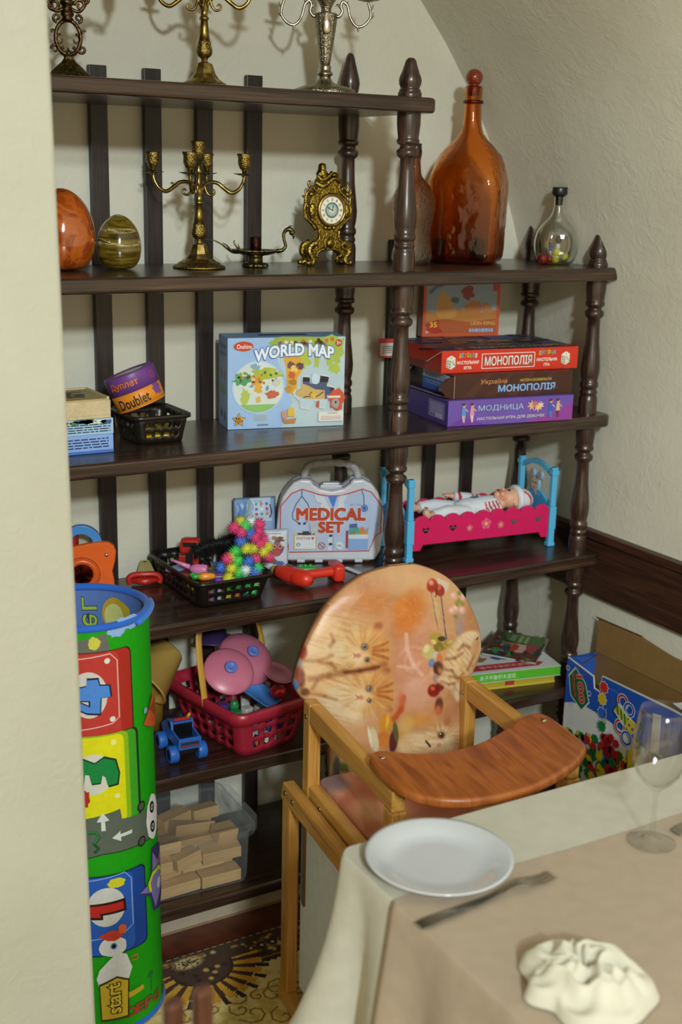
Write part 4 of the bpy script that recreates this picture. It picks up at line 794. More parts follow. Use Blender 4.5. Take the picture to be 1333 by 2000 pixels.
# black fluffy piece
m = MB(); r_ = random.Random(9); Pc = spline([(-.062, .03, .0), (-.040, .02, .012), (-.015, .01, .018), (.010, .0, .022), (.022, 0, .030)], 6); m.tube(Pc, .010, '141316', seg=8)
for p_ in Pc:
    for k_ in range(46):
        d = Vector((r_.gauss(0,1), r_.gauss(0,1), r_.gauss(0,1))).normalized(); u = d.orthogonal().normalized()*.0012; L = .019+.006*r_.random(); v = d.cross(u)
        m.add([p_+d*.006+u, p_+d*.006-u*.5+v, p_+d*.006-u*.5-v, p_+d*L+Vector((0,0,-.002))], [(0,1,3), (1,2,3), (2,0,3)], '141316')
o = m.build('fluffy_chain', m_matte()); put(o, (-.362, .192, Z4+.078)); tag(o, 'black bristly fluffy piece behind the coloured balls in the black basket', 'toy')
# red toy car standing on end at the back of the basket
t = thing('toy_car', 'red and black toy car standing on end at the back of the black basket', 'toy car', (-.425, .245, BZ+.006), math.radians(-30))
m = MB(); m.lathe([(0,0), (.012,0), (.012,.03), (0,.03)], '1a1a1c', seg=6); m.bx(-.022, .022, -.012, .012, .022, .062, '1c1a1c'); m.bx(-.026, -.010, -.018, .002, .030, .058, 'a02418'); m.bx(.006, .020, -.016, .002, .034, .064, 'b0281a'); m.build('chassis', m_plastic(), t, bevel=.002)
m = MB(); m.loft([rr(.040, .024, .006, .060, 3), rr(.050, .032, .008, .066, 3), rr(.050, .032, .008, .078, 3), rr(.042, .026, .007, .092, 3), rr(.030, .016, .005, .095, 3)], 'b42a1c', cap1=True); m.bx(-.016, .016, -.0175, -.013, .078, .088, '2a1214'); m.build('body', m_plastic(), t)
for x, z in ((-.028, .030), (.028, .030)):
    m = MB(); m.lathe([(0,-.006), (.010,-.006), (.013,-.003), (.013,.003), (.010,.006), (0,.006)], '18181a', M=Matrix.Translation((x, 0, z)) @ Matrix.Rotation(PI/2, 4, 'Y'), seg=18); m.build('wheel', m_plastic(), t)
# pink brush, carrot and flat pieces
t = thing('toy_brush', 'pink toy brush lying across the black basket', 'toy brush', (-.462, .150, Z4+.062), math.radians(-40))
m = MB(); m.tube([(-.050,0,.018), (-.025,0,.010), (-.006,0,.004)], [.0028, .004, .006], 'd880b4', seg=10); m.build('handle', m_plastic(), t)
m = MB(); m.lathe([(.004,-.012), (.009,-.006), (.0115,.004), (.0115,.026), (.010,.028), (0,.028)], 'd47cb0', M=Matrix.Rotation(PI/2, 4, 'Y') @ Matrix.Translation((0, 0, .006)), seg=20, shape=lambda a, r, z: 1+.05*math.cos(14*a)); m.build('head', m_plastic(), t)
t = thing('toy_carrot', 'small toy carrot with green leaves at the front left corner of the black basket', 'toy carrot', (-.470, .092, Z4+.062), math.radians(-18))
m = MB(); m.lathe([(0,-.004), (.006,-.002), (.0092,.006), (.0088,.018), (.0068,.030), (.003,.034), (0,.0345)], 'e0882c', M=Matrix.Rotation(PI/2, 4, 'Y'), seg=16, shape=lambda a, r, z: 1+.06*math.cos(5*a)+.05*math.sin(z*400)); m.build('root', m_plastic(), t)
m = MB(); m.ell((-.009, 0, .001), (.010, .008, .007), '2c9c38'); m.ell((-.013, .003, .004), (.008, .005, .005), '38a844'); m.build('leaves', m_plastic(), t)
for nm, lab, poly, c, z, loc, rz in (('toy_plate', 'grey flat toy plate in the middle of the black basket', rr(.07, .055, .01, 0, 3), '6c747c', .003, (-.425, .125, Z4+.052), -20), ('toy_block', 'blue and white toy piece at the left rim of the black basket', rr(.045, .028, .004, 0, 3), '7c94c8', .006, (-.478, .205, Z4+.046), 25), ('toy_block', 'dark red toy piece under the pink brush in the black basket', rr(.06, .035, .006, 0, 3), '8c3428', .010, (-.455, .190, Z4+.034), -8)):
    m = MB(); m.prism([q[:2] for q in poly], 0, z, c); o = m.build(nm, m_plastic(), bevel=.001); put(o, loc, math.radians(rz)); tag(o, lab, 'toy')
r_ = random.Random(12); k_ = 0
for x in (-.462, -.435, -.408, -.381, -.354):
    for y in (.088, .118, .150, .185, .222, .258):
        c = ['a83428', 'c8b824', 'b8a43c', '8c3020', '5c78c0', 'b08848', 'a4a4d0', '4c9c48', 'c86838', '7c8894'][k_ % 10]; k_ += 1
        m = MB(); m.prism([q[:2] for q in rr(.020+.004*r_.random(), .021, .003, 0, 2)], 0, .020+.010*r_.random(), c); o = m.build('toy_brick', m_plastic(), bevel=.001); put(o, (x, y, BZ), r_.random()*.5); tag(o, 'small coloured toy brick at the bottom of the black basket, seen through its holes', 'toy brick', 'toy bricks in the bottom of the black basket')
# orange wooden toy at the left
t = thing('wooden_toy', 'orange board toy with a blue arch at the left end of the fourth shelf', 'toy', (-.665, .262, Z4), math.radians(-20))
poly = [(-.11,0), (.058,0), (.058,.03), (.054,.052), (.060,.075), (.063,.098), (.058,.112), (.046,.120), (.025,.121), (.0,.117), (-.05,.108), (-.11,.10)]
m = MB(); m.prism(poly, -.008, .008, 'e0601c', M=Matrix.Rotation(PI/2, 4, 'X')); m.build('panel', m_matte(), t, bevel=.003)
m = MB(); RM = Matrix.Translation((-.012, -.0085, .048)) @ Matrix.Rotation(PI/2, 4, 'X'); m.lathe([(.036,-.001), (.036,.003), (.033,.006), (.025,.006), (.024,-.0005)], 'd4581c', M=RM, seg=36); ring_ = m.build('ring', m_plastic(), t)
m = MB(); m.lathe([(.024,.0008), (0,.0008)], '8c2018', M=RM, seg=36); m.build('hole', m_matte(), ring_)
m = MB(); m.tube([(-.012+.039*math.cos(a), -.0088, .048+.039*math.sin(a)) for a in (2*PI*i/40 for i in range(40))], .0007, '402018', closed=True, seg=5); m.build('groove', m_matte(), t)
m = MB(); m.lathe([(0,.004), (.003,.0035), (.0045,.001), (.0045,0)], 'd8d8d4', M=Matrix.Translation((.042, -.008, .092)) @ Matrix.Rotation(PI/2, 4, 'X'), seg=16); m.build('rivet', m_knob(), t)
m = MB(); m.prism(arcpts(0, .10, .045, 0, PI, 20)+list(reversed(arcpts(0, .10, .026, 0, PI, 20))), .004, .022, '4888cc', M=Matrix.Translation((-.012, .022, .012)) @ Matrix.Rotation(PI/2, 4, 'X')); m.build('arch', m_plastic(), t, bevel=.001)
m = MB(); m.bx(.005, .024, .020, .040, 0, .135, '4c4034'); m.bx(.012, .024, .010, .020, .100, .128, 'b89858'); m.build('post', m_matte(), t, bevel=.0015)
m = MB(); m.lathe([(0,0), (.022,0), (.022,.024), (.016,.030), (0,.030)], 'a01c18', M=Matrix.Translation((-.040, .026, .106)), seg=8, smooth=False); m.build('red_nut', m_plastic(), t)
# toy saw
t = thing('toy_saw', 'toy saw with a red handle and cream blade left of the black basket', 'toy saw', (-.530, .265, Z4), math.radians(-20))
m = MB(); m.add([(-.020,.012,.012), (.028,.012,.012), (.012,.075,.032), (-.008,.075,.032), (-.020,.012,.016), (.028,.012,.016), (.012,.075,.036), (-.008,.075,.036)], [(3,2,1,0), (4,5,6,7), (0,1,5,4), (1,2,6,5), (2,3,7,6), (3,0,4,7)], 'a89c60'); m.ell((.002, .066, .0355), (.005, .003, .001), '4c4428', nu=12, nv=6); m.build('blade', m_matte(), t)
m = MB(); m.tube(spline([(-.034,-.002,.006), (-.036,-.004,.018), (-.026,-.004,.026), (0,-.006,.028), (.026,-.004,.026), (.035,-.003,.016), (.033,-.002,.006)], 5), .0065, 'b4261c', seg=10); m.tube([(-.032,.002,.012), (0,-.004,.010), (.031,.002,.012)], [.006, .0095, .006], 'ac241a', seg=10); m.bx(-.030, .031, .004, .014, .004, .022, 'b0261c'); m.build('handle', m_plastic(), t)
# toy drill lying on its side
t = thing('toy_drill', 'red toy drill with a cream tip lying at the front of the fourth shelf', 'toy drill', (-.205, .100, Z4))
R_ = 'd83420'
m = MB(); ax = Matrix.Translation((-.030, .060, .021)) @ Matrix.Rotation(math.radians(-72), 4, 'Z') @ Matrix.Rotation(PI/2, 4, 'Y')
m.lathe([(.0135,-.012), (.0165,.0), (.0195,.020), (.0205,.048), (.0203,.0495), (.0212,.051), (.0208,.066), (.0185,.082), (.012,.094), (0,.098)], R_, M=ax, seg=28); m.build('body', m_plastic(), t)
m = MB(); m.lathe([(0,-.030), (.007,-.029), (.009,-.022), (.012,-.012), (.0125,-.010)], 'c8a860', M=ax, seg=20); m.build('chuck', m_plastic(), t)
m = MB(); P = spline([(.000,.018,.020), (.030,.012,.021), (.060,.010,.021), (.083,.010,.021)], 6); m.tube(P, [.0125-.002*math.sin(PI*i/18)+.0006*(i % 2) for i in range(19)], R_, seg=14); m.build('grip', m_plastic(), t)
m = MB(); m.loft([[(q[0]*.9, q[1], .004) for q in rr(.026, .058, .008, 0, 4)], rr(.028, .062, .010, .008, 4), rr(.028, .062, .010, .034, 4), [(q[0]*.85, q[1]*.95, .040) for q in rr(.028, .062, .010, 0, 4)]], R_, cap1=True, M=Matrix.Translation((.094, .018, -.0035)) @ Matrix.Rotation(math.radians(-12), 4, 'Z')); m.build('battery_foot', m_plastic(), t)
m = MB(); s = Sheet(m, Matrix.Translation((-.020, .040, .0418)) @ Matrix.Rotation(math.radians(-72), 4, 'Z')); s.rect(-.010, -.005, .016, .005, '1c1414', .001); s.line([(-.004, 0), (.004, .0025), (.010, 0)], .0015, 'c8b890'); m.build('badge', m_card(), t)
t = thing('toy_crocodile', 'small green knobbly toy piece lying behind the red drill', 'toy', (-.150, .190, Z4), math.radians(-20)); m = MB(); m.loft([rr(.050, .020, .007, 0, 4), rr(.052, .022, .008, .008, 4), rr(.044, .016, .006, .014, 4)], '2c9438', cap1=True)
for x in (-.016, -.004, .008): m.ell((x, 0, .015), (.005, .005, .004), '38a844', nu=10, nv=6)
m.build('body', m_plastic(), t)
m = MB(); m.box((0, 0, .002), (.012, .110, .003), 'c8ccd0'); o = m.build('ruler', m_plastic(), bevel=.0005); put(o, (-.046, .118, Z4+.0005), math.radians(8)); tag(o, 'thin white plastic strip on the fourth shelf in front of the doctor case', 'ruler')
# doctor's case
t = thing('toy_case', 'white toy doctor case printed MEDICAL SET with a carrying handle on the fourth shelf', 'case', (-.054, .255, Z4), math.radians(-25))
t.scale = (1.06, 1., 1.09)
L_ = [(-.098,.006), (-.116,.026), (-.1226,.08), (-.118,.125), (-.111,.15), (-.10,.168), (-.086,.185), (-.069,.1925), (-.045,.1915), (-.041,.181), (-.025,.171), (.0017,.166), (.0286,.172), (.043,.182), (.047,.1915), (.072,.193), (.091,.183), (.106,.166), (.1176,.14), (.1226,.106), (.121,.062), (.117,.0286), (.104,.006)]
XR = Matrix.Rotation(PI/2, 4, 'X')
m = MB(); m.prism(L_, .001, .032, 'c8cad2', M=XR); m.build('front_shell', m_plastic(), t, bevel=.006, seg=3)
m = MB(); m.prism([(x*.995, z) for x, z in L_], -.030, -.001, 'bcc0ca', M=XR); m.build('back_shell', m_plastic(), t, bevel=.006, seg=3)
m = MB(); P = spline([(-.0605,0,.188), (-.056,0,.208), (-.046,0,.2185), (-.014,0,.2235), (.022,0,.2235), (.047,0,.2185), (.058,0,.208), (.0645,0,.188)], 8); m.tube(P, [.0085+.0012*math.sin(i*1.05)*(14 < i < 42) for i in range(len(P))], 'a8a8ac', seg=12); m.build('handle', m_plastic(), t)
m = MB(); m.bx(-.024, .026, -.016, .016, .166, .176, 'b4b8c0'); m.bx(-.018, .020, -.010, .010, .174, .180, 'c4c8d0'); m.build('latch', m_plastic(), t, bevel=.002)
m = MB(); m.bx(-.090, .094, -.012, .012, 0, .0085, '7c2c24'); m.build('hinge_strip', m_plastic(), t)
for x in (-.075, -.034, .012, .058): m = MB(); m.bx(x, x+.018, -.031, -.006, .0015, .0080, 'b8bcc4'); m.build('hinge_clip', m_plastic(), t, bevel=.001)
m = MB(); s = Sheet(m, frame((0, -.0322, 0), (1, 0, 0), (0, 0, 1))); g = lambda *q: [((x-677)*.000336, (788-y)*.000342) for x, y in q]
bd = g((480,290), (410,318), (338,402), (336,560), (362,590), (392,660), (398,712), (945,704), (985,604), (1022,582), (1024,400), (950,308), (890,288), (800,316), (740,332), (660,334), (600,326), (550,310))
s.poly(bd, 'b0c0dc'); s.line(bd, .0026, 'c03428', True)
s.poly(g((655,334), (720,334), (694,420)), '4c7cc8'); s.poly(g((560,322), (630,338), (700,480), (690,700), (662,704), (662,520), (600,400), (615,385), (575,370)), 'ccd4de'); s.poly(g((735,334), (790,322), (760,380), (772,395), (705,500)), 'ccd4de'); s.line(g((560,322), (578,372), (618,384), (602,402), (662,520)), .0008, '6c7c98'); s.line(g((697,430), (697,702)), .0009, '54688c')
s.line(g((480,294), (480,335), (440,390), (418,450), (420,485), (462,515)), .0022, '3c5884'); s.line(g((480,335), (520,385), (545,450), (540,485), (502,515)), .0022, '3c5884'); s.ell(*g((466,518))[0], .0032, .0028, '2c3c5c'); s.ell(*g((500,518))[0], .0032, .0028, '2c3c5c')
s.line(g((884,292), (900,340), (902,395)), .0018, '3c5884'); s.ell(*g((905,415))[0], .0082, .0082, '3c68a8'); s.ring(*g((905,415))[0], .0052, .0052, .001, 'a8bcd8')
s.text('АРТ. 182', *g((842,390))[0], .026, .0042, '8898bc')

for txt_, y_, w_, h_ in (('MEDICAL', 455, .156, .027), ('SET', 542, .056, .0235)):
    a_, b_ = g((680,y_))[0]
    for r_, c_ in ((.0028, 'e4e4e0'), (.0017, 'd04a2c')):
        for i_ in range(8): s.text(txt_, a_+r_*math.cos(i_*PI/4), b_+r_*math.sin(i_*PI/4), w_, h_, c_); s.k -= 1
        s.k += 1
    s.text(txt_, a_, b_, w_, h_, 'd04a2c')
s.rect(*g((430,692))[0], *g((583,590))[0], 'd8b844', .0015); s.rect(*g((437,686))[0], *g((576,598))[0], 'd4dce4'); s.rect(*g((488,594))[0], *g((535,568))[0], '40404c', .001); s.rect(*g((455,592))[0], *g((570,580))[0], '34343c'); s.text('DOCTOR', *g((495,616))[0], .032, .0056, 'b04038', .02)
hx, hy = g((558,616))[0]; s.ell(hx-.0015, hy+.001, .0021, .0021, 'c04038'); s.ell(hx+.0015, hy+.001, .0021, .0021, 'c04038'); s.poly([(hx-.0033, hy+.0004), (hx, hy-.0036), (hx+.0033, hy+.0004)], 'c04038'); s.ell(*g((460,658))[0], .0046, .0046, '5c84c0'); s.ell(*g((460,654))[0], .0016, .0016, 'd4dce4'); s.ell(*g((460,663))[0], .0026, .0016, 'd4dce4')
s.ring(*g((619,665))[0], .0072, .0072, .0015, 'b84438'); s.line(g((604,652), (634,680)), .0015, 'b84438'); s.ell(*g((680,597))[0], .0042, .0030, '38404c'); s.ell(*g((680,654))[0], .0042, .0030, '38404c'); s.ell(*g((740,664))[0], .0086, .0088, 'd4dce4'); s.text('150', *g((740,664))[0], .010, .0044, '3c4858', .02)
s.poly(g((800,560), (935,545), (935,690), (800,690)), '88a8d8'); s.poly(g((800,588), (935,585), (935,618), (800,618)), 'ccd4dc'); s.poly(g((803,590), (808,550), (870,540), (880,588)), '48a098'); s.poly(g((806,520), (858,514), (860,540), (808,545)), '54609c'); s.poly(g((820,588), (870,570), (876,588)), '58b068'); s.poly(g((875,588), (880,540), (905,538), (912,588)), 'd0803c'); s.poly(g((908,588), (912,560), (932,556), (932,588)), 'c8944c'); s.ell(*g((838,574))[0], .0035, .0035, 'c05c3c'); s.line(g((935,582), (944,515)), .0012, 'c8ccd0'); s.line(g((791,680), (791,562)), .0042, 'b03c34')
s.poly(g((530,510), (590,500), (592,560), (548,590)), 'b4bcc4')
r_ = random.Random(3)
for i in range(26): u, v = r_.uniform(350, 1010), r_.uniform(430, 640); s.k = 40; s.rect(*g((u,v))[0], *g((u+16,v-12))[0], 'a4b4d0') if (u < 420 or u > 945) else None
m.build('cover_print', m_card(), t)
# foil packs behind
def pack(lab, loc, rz, w_, h, th, col, draw, tilt=0):
    nu, nv = 18, 18; vs = []; fs = []
    def z_(u, v): return th*(max(0, 1-(2*u-1)**4)*max(0, 1-(2*v-1)**4))**.6*(1+.15*noise.noise(Vector((u*5, v*5, w_*90))))
    for sg in (-1, 1):
        for i in range(nu+1):
            for j in range(nv+1):
                u, v = i/nu, j/nv; vs.append(((u-.5)*w_, sg*z_(u, v)/2, v*h))
    k0 = (nu+1)*(nv+1)
    for i in range(nu):
        for j in range(nv):
            a = i*(nv+1)+j; q = [a, a+nv+1, a+nv+2, a+1]; fs.append(q); fs.append([k0+x for x in reversed(q)])
    m = MB(); m.add(vs, fs, col, smooth=True)
    s = Sheet(m, warp=lambda u, v, hh: (u, -z_(u/w_+.5, v/h)/2-hh-.0003, v), maxu=.006); draw(s)
    o = m.build('toy_packet', m_card(), weld=.00001); put(o, loc, rot=(math.radians(tilt), 0, math.radians(rz))); tag(o, lab, 'packet')
def d1(s):
    s.rect(-.044, .105, -.020, .150, '4474b4'); s.rect(-.012, .10, .040, .156, 'b8c8dc'); s.line([(-.036,.10), (-.020,.125), (-.012,.15)], .004, '7c9c50')
    for i in range(9): s.ell(.002+.013*(i % 3), .118+.012*(i//3), .0038, .0036, ['b04860', '54a090', 'c87858', '4868b0', 'd0d8dc'][i % 5]); s.k = 5
    s.line([(.034,.108), (.040,.12), (.036,.14)], .003, '22262c')
def d2(s):
    s.rect(-.024, .004, .024, .020, '9aa8c0'); s.rect(-.024, .004, .024, .007, 'b8a028'); s.bars(-.004, .100, .034, .006, 1, '9c7068', 3); s.blob(.008, .086, .012, .006, '6c4028', 9, .35); s.blob(-.002, .090, .006, .005, '9c6c58', 2)
    s.blob(.004, .064, .0155, .016, '7c5080', 3, .18); s.ell(-.002, .070, .0055, .0055, 'd8804c'); s.ell(.011, .070, .0055, .0055, 'd8804c'); s.ell(-.002, .070, .0026, .0026, '241c20'); s.ell(.011, .070, .0026, .0026, '241c20'); s.blob(.004, .056, .009, .006, 'b85040', 4); s.blob(-.010, .036, .015, .006, '7c5c3c', 6); s.blob(.008, .028, .013, .007, '4464ac', 7); s.blob(.004, .024, .010, .003, 'b8a83c', 8)
pack('pale blue printed packet leaning behind the doctor case', (-.226, .312, Z4+.002), -12, .105, .158, .026, '8ca8cc', d1, -6)
pack('white packet with a printed owl standing in front of the doctor case', (-.228, .205, Z4+.0005), -22, .062, .110, .020, 'c0c8d4', d2, -3)
# doll bed
t = thing('doll_bed', 'toy doll bed with pink scalloped sides and blue ends on the fourth shelf', 'doll bed', (.1125, .152, Z4), math.radians(-5.5))
LB, WB_ = .412, .150; BLU = '58b4e0'; PNK = 'd01c5c'
def bed_end(x, sg, mouse):
    H = .208
    for y in (0, WB_):
        m = MB(); m.bx(x-.0085, x+.0085, y-.007, y+.007, 0, .055, BLU); m.bx(x-.0105, x+.0105, y-.009, y+.009, 0, .010, BLU); m.bx(x-.0098, x+.0098, y-.0085, y+.0085, .045, .105, BLU); m.bx(x-.0075, x+.0075, y-.0065, y+.0065, .105, H, BLU); m.bx(x-.0100, x+.0100, y-.009, y+.009, H-.020, H-.008, BLU); m.bx(x-.0085, x+.0085, y-.0055, y+.0055, H-.008, H, BLU); m.build('bed_post', m_plastic(), t, bevel=.0015)
    m = MB(); YZ = Matrix.Translation((x, 0, 0)) @ Matrix(((0,0,1,0), (1,0,0,0), (0,1,0,0), (0,0,0,1)))
    up = [(y, H-.016+.022*math.sin(PI*y/WB_)) for y in (WB_*i/16 for i in range(17))]; lo = [(y, H-.030+.022*math.sin(PI*y/WB_)) for y in (WB_*i/16 for i in range(16, -1, -1))]
    m.prism(up+lo, -.005, .005, BLU, M=YZ); m.build('arch_rail', m_plastic(), t, bevel=.001)
    m = MB(); up = [(y, .098+.036*math.sin(PI*y/WB_)) for y in (WB_*i/16 for i in range(17))]; m.prism(up+[(WB_, .045), (0, .045)], -.004, .004, '4a9cd0', M=YZ); m.tube([(x, y, z) for y, z in up], .0035, BLU, seg=8); ep = m.build('end_panel', m_plastic(), t)
    if mouse:
        cy = WB_*.50; m = MB(); fr = Matrix.Translation((x, cy, H-.060)) @ Matrix(((0,0,-1,0), (-1,0,0,0), (0,1,0,0), (0,0,0,1)))
        m.ell((x, cy, H-.060), (.006, .017, .022), '88b8d0'); m.ell((x, cy+.018, H-.034), (.0055, .012, .013), '88b8d0'); m.ell((x, cy-.018, H-.034), (.0055, .012, .013), '88b8d0'); m.ell((x, cy, H-.084), (.0055, .012, .012), '78acc8'); m.ell((x, cy+.015, H-.086), (.005, .008, .008), '70a8c8'); m.ell((x, cy-.015, H-.086), (.005, .008, .008), '70a8c8')
        s = Sheet(m, fr @ Matrix.Translation((0, 0, .0066)), step=.0003); s.ell(0, -.001, .0155, .020, 'ccb8a8'); s.ell(.018, .026, .0085, .010, 'b89488'); s.ell(-.018, .026, .0085, .010, 'b89488'); s.ell(.006, .004, .0026, .0036, '3c7040'); s.ell(-.006, .004, .0026, .0036, '3c7040'); s.ell(0, -.008, .0028, .002, '8c4c48'); s.line([(-.004,-.013), (0,-.015), (.004,-.013)], .001, '6c4440'); m.build('mouse_badge', m_plastic(), ep)
bed_end(0, 1, False); bed_end(LB, -1, True)
def side_rail(y, sg):
    n_ = 9; w_ = LB-.022; top = []
    for i in range(n_):
        for k_ in range(7): a = PI-PI*k_/6; top.append((.011+w_*(i+.5)/n_+w_/n_*.5*math.cos(a), .098+.016*math.sin(a)))
    bot = [(LB-.011, .026), (LB-.030, .026), (LB-.038, .040), (.038, .040), (.030, .026), (.011, .026)]
    m = MB(); m.prism(top+bot, -.0035, .0035, PNK, M=Matrix.Translation((0, y, 0)) @ XR)
    s = Sheet(m, frame((0, y-.0036, 0), (1, 0, 0), (0, 0, 1)), step=.0002)
    for fx_ in (.105, .29, .72, .895):
        u, v = LB*fx_, .077; s.k = 2; s.poly([(u-.010, v+.002), (u-.0085, v+.0058), (u-.005, v+.0068), (u, v+.003), (u+.005, v+.0068), (u+.0085, v+.0058), (u+.010, v+.002), (u+.006, v-.0042), (u, v-.0085), (u-.006, v-.0042)], '2c1018' if fx_ < .5 else '5c4850'); s.rect(u-.007, v-.001, u+.007, v+.002, '6c5c60')
    for fx_, q in ((.405, .0068), (.52, .0112), (.625, .0072)):
        u, v = LB*fx_, .079 if q > .01 else .072
        for k_ in range(5): a = PI/2+2*PI*k_/5; s.k = 5; s.ell(u+q*.8*math.cos(a), v+q*.8*math.sin(a), q*.55, q*.55, 'e0588c' if q > .01 else 'd4647c')
        s.ell(u, v, q*.42, q*.42, 'e0b838')
    m.build('side_rail', m_plastic(), t, bevel=.0012)
side_rail(-.001, 1); side_rail(WB_+.001, -1)
m = MB(); m.bx(.008, LB-.008, .003, WB_-.003, .060, .066, 'c8ccd4'); m.build('base_board', m_plastic(), t)
# ================================================================ doll, lower shelves, playmat
def fuse(mb, voxel, it, colf, name, mat, parent=None):
    """melt overlapping volumes into one continuous skin"""
    o = mb.build('melt', m_skin()); r = o.modifiers.new('r', 'REMESH'); r.mode = 'VOXEL'; r.voxel_size = voxel; r.use_smooth_shade = True
    s_ = o.modifiers.new('s', 'SMOOTH'); s_.iterations = it; s_.factor = .5
    bpy.context.view_layer.update(); ev = o.evaluated_get(bpy.context.evaluated_depsgraph_get()); me = bpy.data.meshes.new_from_object(ev)
    bpy.data.objects.remove(o); me.name = name; me.materials.clear(); me.materials.append(mat)
    for k_ in list(me.attributes.keys()):
        if k_ == 'Col': me.attributes.remove(me.attributes['Col'])
    a = me.attributes.new('Col', 'FLOAT_COLOR', 'CORNER'); vc = [lin(colf(v.co)) for v in me.vertices]; arr = []
    for l in me.loops: arr += vc[l.vertex_index]
    a.data.foreach_set('color', arr); me.polygons.foreach_set('use_smooth', [True]*len(me.polygons))
    n = bpy.data.objects.new(name, me); C.objects.link(n)
    if parent is not None: n.parent = parent
    return n
t = thing('baby_doll', 'baby doll in white clothes lying on its back in the pink and blue doll bed', 'doll', (.1125, .152, Z4+.0668), math.radians(-5.5))
dz = -.0668
def V_(x, y, z): return (x, y, z+dz)
SK = 'd8a88a'
m = MB(); m.ell(V_(.318,.055,.121), (.031,.027,.027), SK, nu=28, nv=18); m.ell(V_(.300,.055,.130), (.021,.021,.017), SK); m.ell(V_(.297,.0555,.147), (.0045,.005,.0055), SK, nu=12, nv=8)
m.ell(V_(.289,.043,.137), (.009,.008,.008), SK); m.ell(V_(.289,.067,.137), (.009,.008,.008), SK); m.ell(V_(.279,.055,.134), (.008,.009,.009), SK)
for y in (.028, .082): m.ell(V_(.322,y,.112), (.0075,.0035,.009), SK, nu=12, nv=8); m.ell(V_(.319,y+(-.002 if y < .05 else .002),.112), (.0045,.003,.006), SK, nu=12, nv=8)
m.tube([V_(.300,.055,.113), V_(.278,.055,.103), V_(.230,.058,.098), V_(.175,.060,.094)], [.014,.018,.022,.021], SK, seg=14)
ARM = [[V_(.268,.082,.106), V_(.225,.112,.116), V_(.178,.120,.124)], [V_(.268,.034,.104), V_(.235,.025,.094), V_(.205,.027,.092)]]
for A in ARM:
    m.tube(A, [.009,.008,.0065], SK, seg=10); e = Vector(A[-1]); d = (Vector(A[-1])-Vector(A[-2])).normalized(); sd = d.cross(Vector((0,0,1))).normalized()
    m.ell(tuple(e+d*.006), (.009,.008,.006), SK, nu=12, nv=8)
    for k_ in range(4): q = e+d*.010+sd*(.0052-.0035*k_); m.tube([q, q+d*.006+Vector((0,0,.001)), q+d*.0095-Vector((0,0,.002))], [.0021,.0020,.0016], SK, seg=7)
    q = e+d*.003+sd*.007; m.tube([q, q+sd*.003+d*.004, q+sd*.003+d*.008], [.0022,.0021,.0017], SK, seg=7)
LEG = [[V_(.175,.042,.096), V_(.122,.034,.106), V_(.075,.030,.101)], [V_(.175,.078,.096), V_(.112,.088,.110), V_(.062,.086,.110)]]
for L in LEG:
    m.tube(L, [.014,.012,.009], SK, seg=12); e = Vector(L[-1]); m.tube([e, e+Vector((-.008,0,.000)), e+Vector((-.014,0,.010)), e+Vector((-.013,0,.018))], [.0095,.0115,.010,.008], SK, seg=12)
    for k_ in range(5): m.ell(tuple(e+Vector((-.013,-.0075+.0037*k_,.0245-.0008*k_))), (.0026,.0022,.0032), SK, nu=8, nv=6)
body_ = fuse(m, .0014, 3, lambda p: 'e09c84' if (p.z+dz*0 > .058 and p.x < .30 and abs(p.y-.055) > .009 and abs(p.y-.055) < .02) else SK, 'body', m_skin(), t)
m = MB(); WHT = 'd4d8e0'
m.tube([V_(.284,.055,.105), V_(.270,.056,.103), V_(.230,.058,.101), V_(.185,.060,.098), V_(.160,.060,.097)], [.020,.030,.031,.031,.022], WHT, seg=18)
for A in ARM: P = [Vector(q) for q in A]; m.tube([P[0]+Vector((.004,0,0)), P[1], P[1]+(P[2]-P[1])*.78], [.0165,.0145,.0125], WHT, seg=12)
for L in LEG: P = [Vector(q) for q in L]; m.tube([P[0]+Vector((.01,0,0)), P[1], P[1]+(P[2]-P[1])*.85], [.022,.0185,.0145], WHT, seg=14)
def suit(p):
    x, y, z = p
    if x > .225 and (y < .036 or y > .082): return 'b83444' if (x*95) % 1 < .42 else 'd8d4d8'
    if x > .262: return 'b83444' if (y*70+x*30) % 1 < .3 else 'd4d8e0'
    if .160 < x < .172 or .196 < x < .204: return 'b83444' if y > .088 else WHT
    return WHT
suit_ = fuse(m, .0016, 3, suit, 'suit', m_fabric(), t)
m = MB(); m.tube([V_(.336,.055+.0295*math.cos(a),.118+.0285*math.sin(a)) for a in (2*PI*i/28 for i in range(28))], .0085, 'd8dce4', closed=True, seg=10, flat=1.); m.lathe([(.029,0), (.030,.010), (.027,.026), (.020,.036), (.010,.046), (0,.049)], 'd8d4d8', M=Matrix.Translation(V_(.340,.055,.118)) @ Matrix.Rotation(math.radians(102), 4, 'Y'), seg=36)
o = fuse(m, .0017, 2, lambda p: 'd8dce4' if p.x < .349 else ('b83848' if ((p.y*.9+p.x*.35)*72) % 1 < .38 else 'd8d4d8'), 'hat', m_fabric(), t)
for y in (.0445, .0655): m = MB(); m.ell(V_(.3085, y, .1458), (.0042,.0048,.0022), '2c2420', nu=14, nv=8); m.build('eye', m_plastic(), body_)
m = MB(); m.ell(V_(.2842,.055,.1455), (.0032,.0062,.0022), 'b02c34', nu=14, nv=8); m.build('lips', m_plastic(), body_)
m = MB(); m.ell(V_(.215,.058,.1325), (.012,.010,.0012), '6c7890', nu=14, nv=6); m.ell(V_(.223,.063,.1335), (.003,.003,.001), '28303c', nu=8, nv=5); m.ell(V_(.212,.050,.1335), (.003,.003,.001), '28303c', nu=8, nv=5); m.build('embroidery', m_fabric(), suit_)
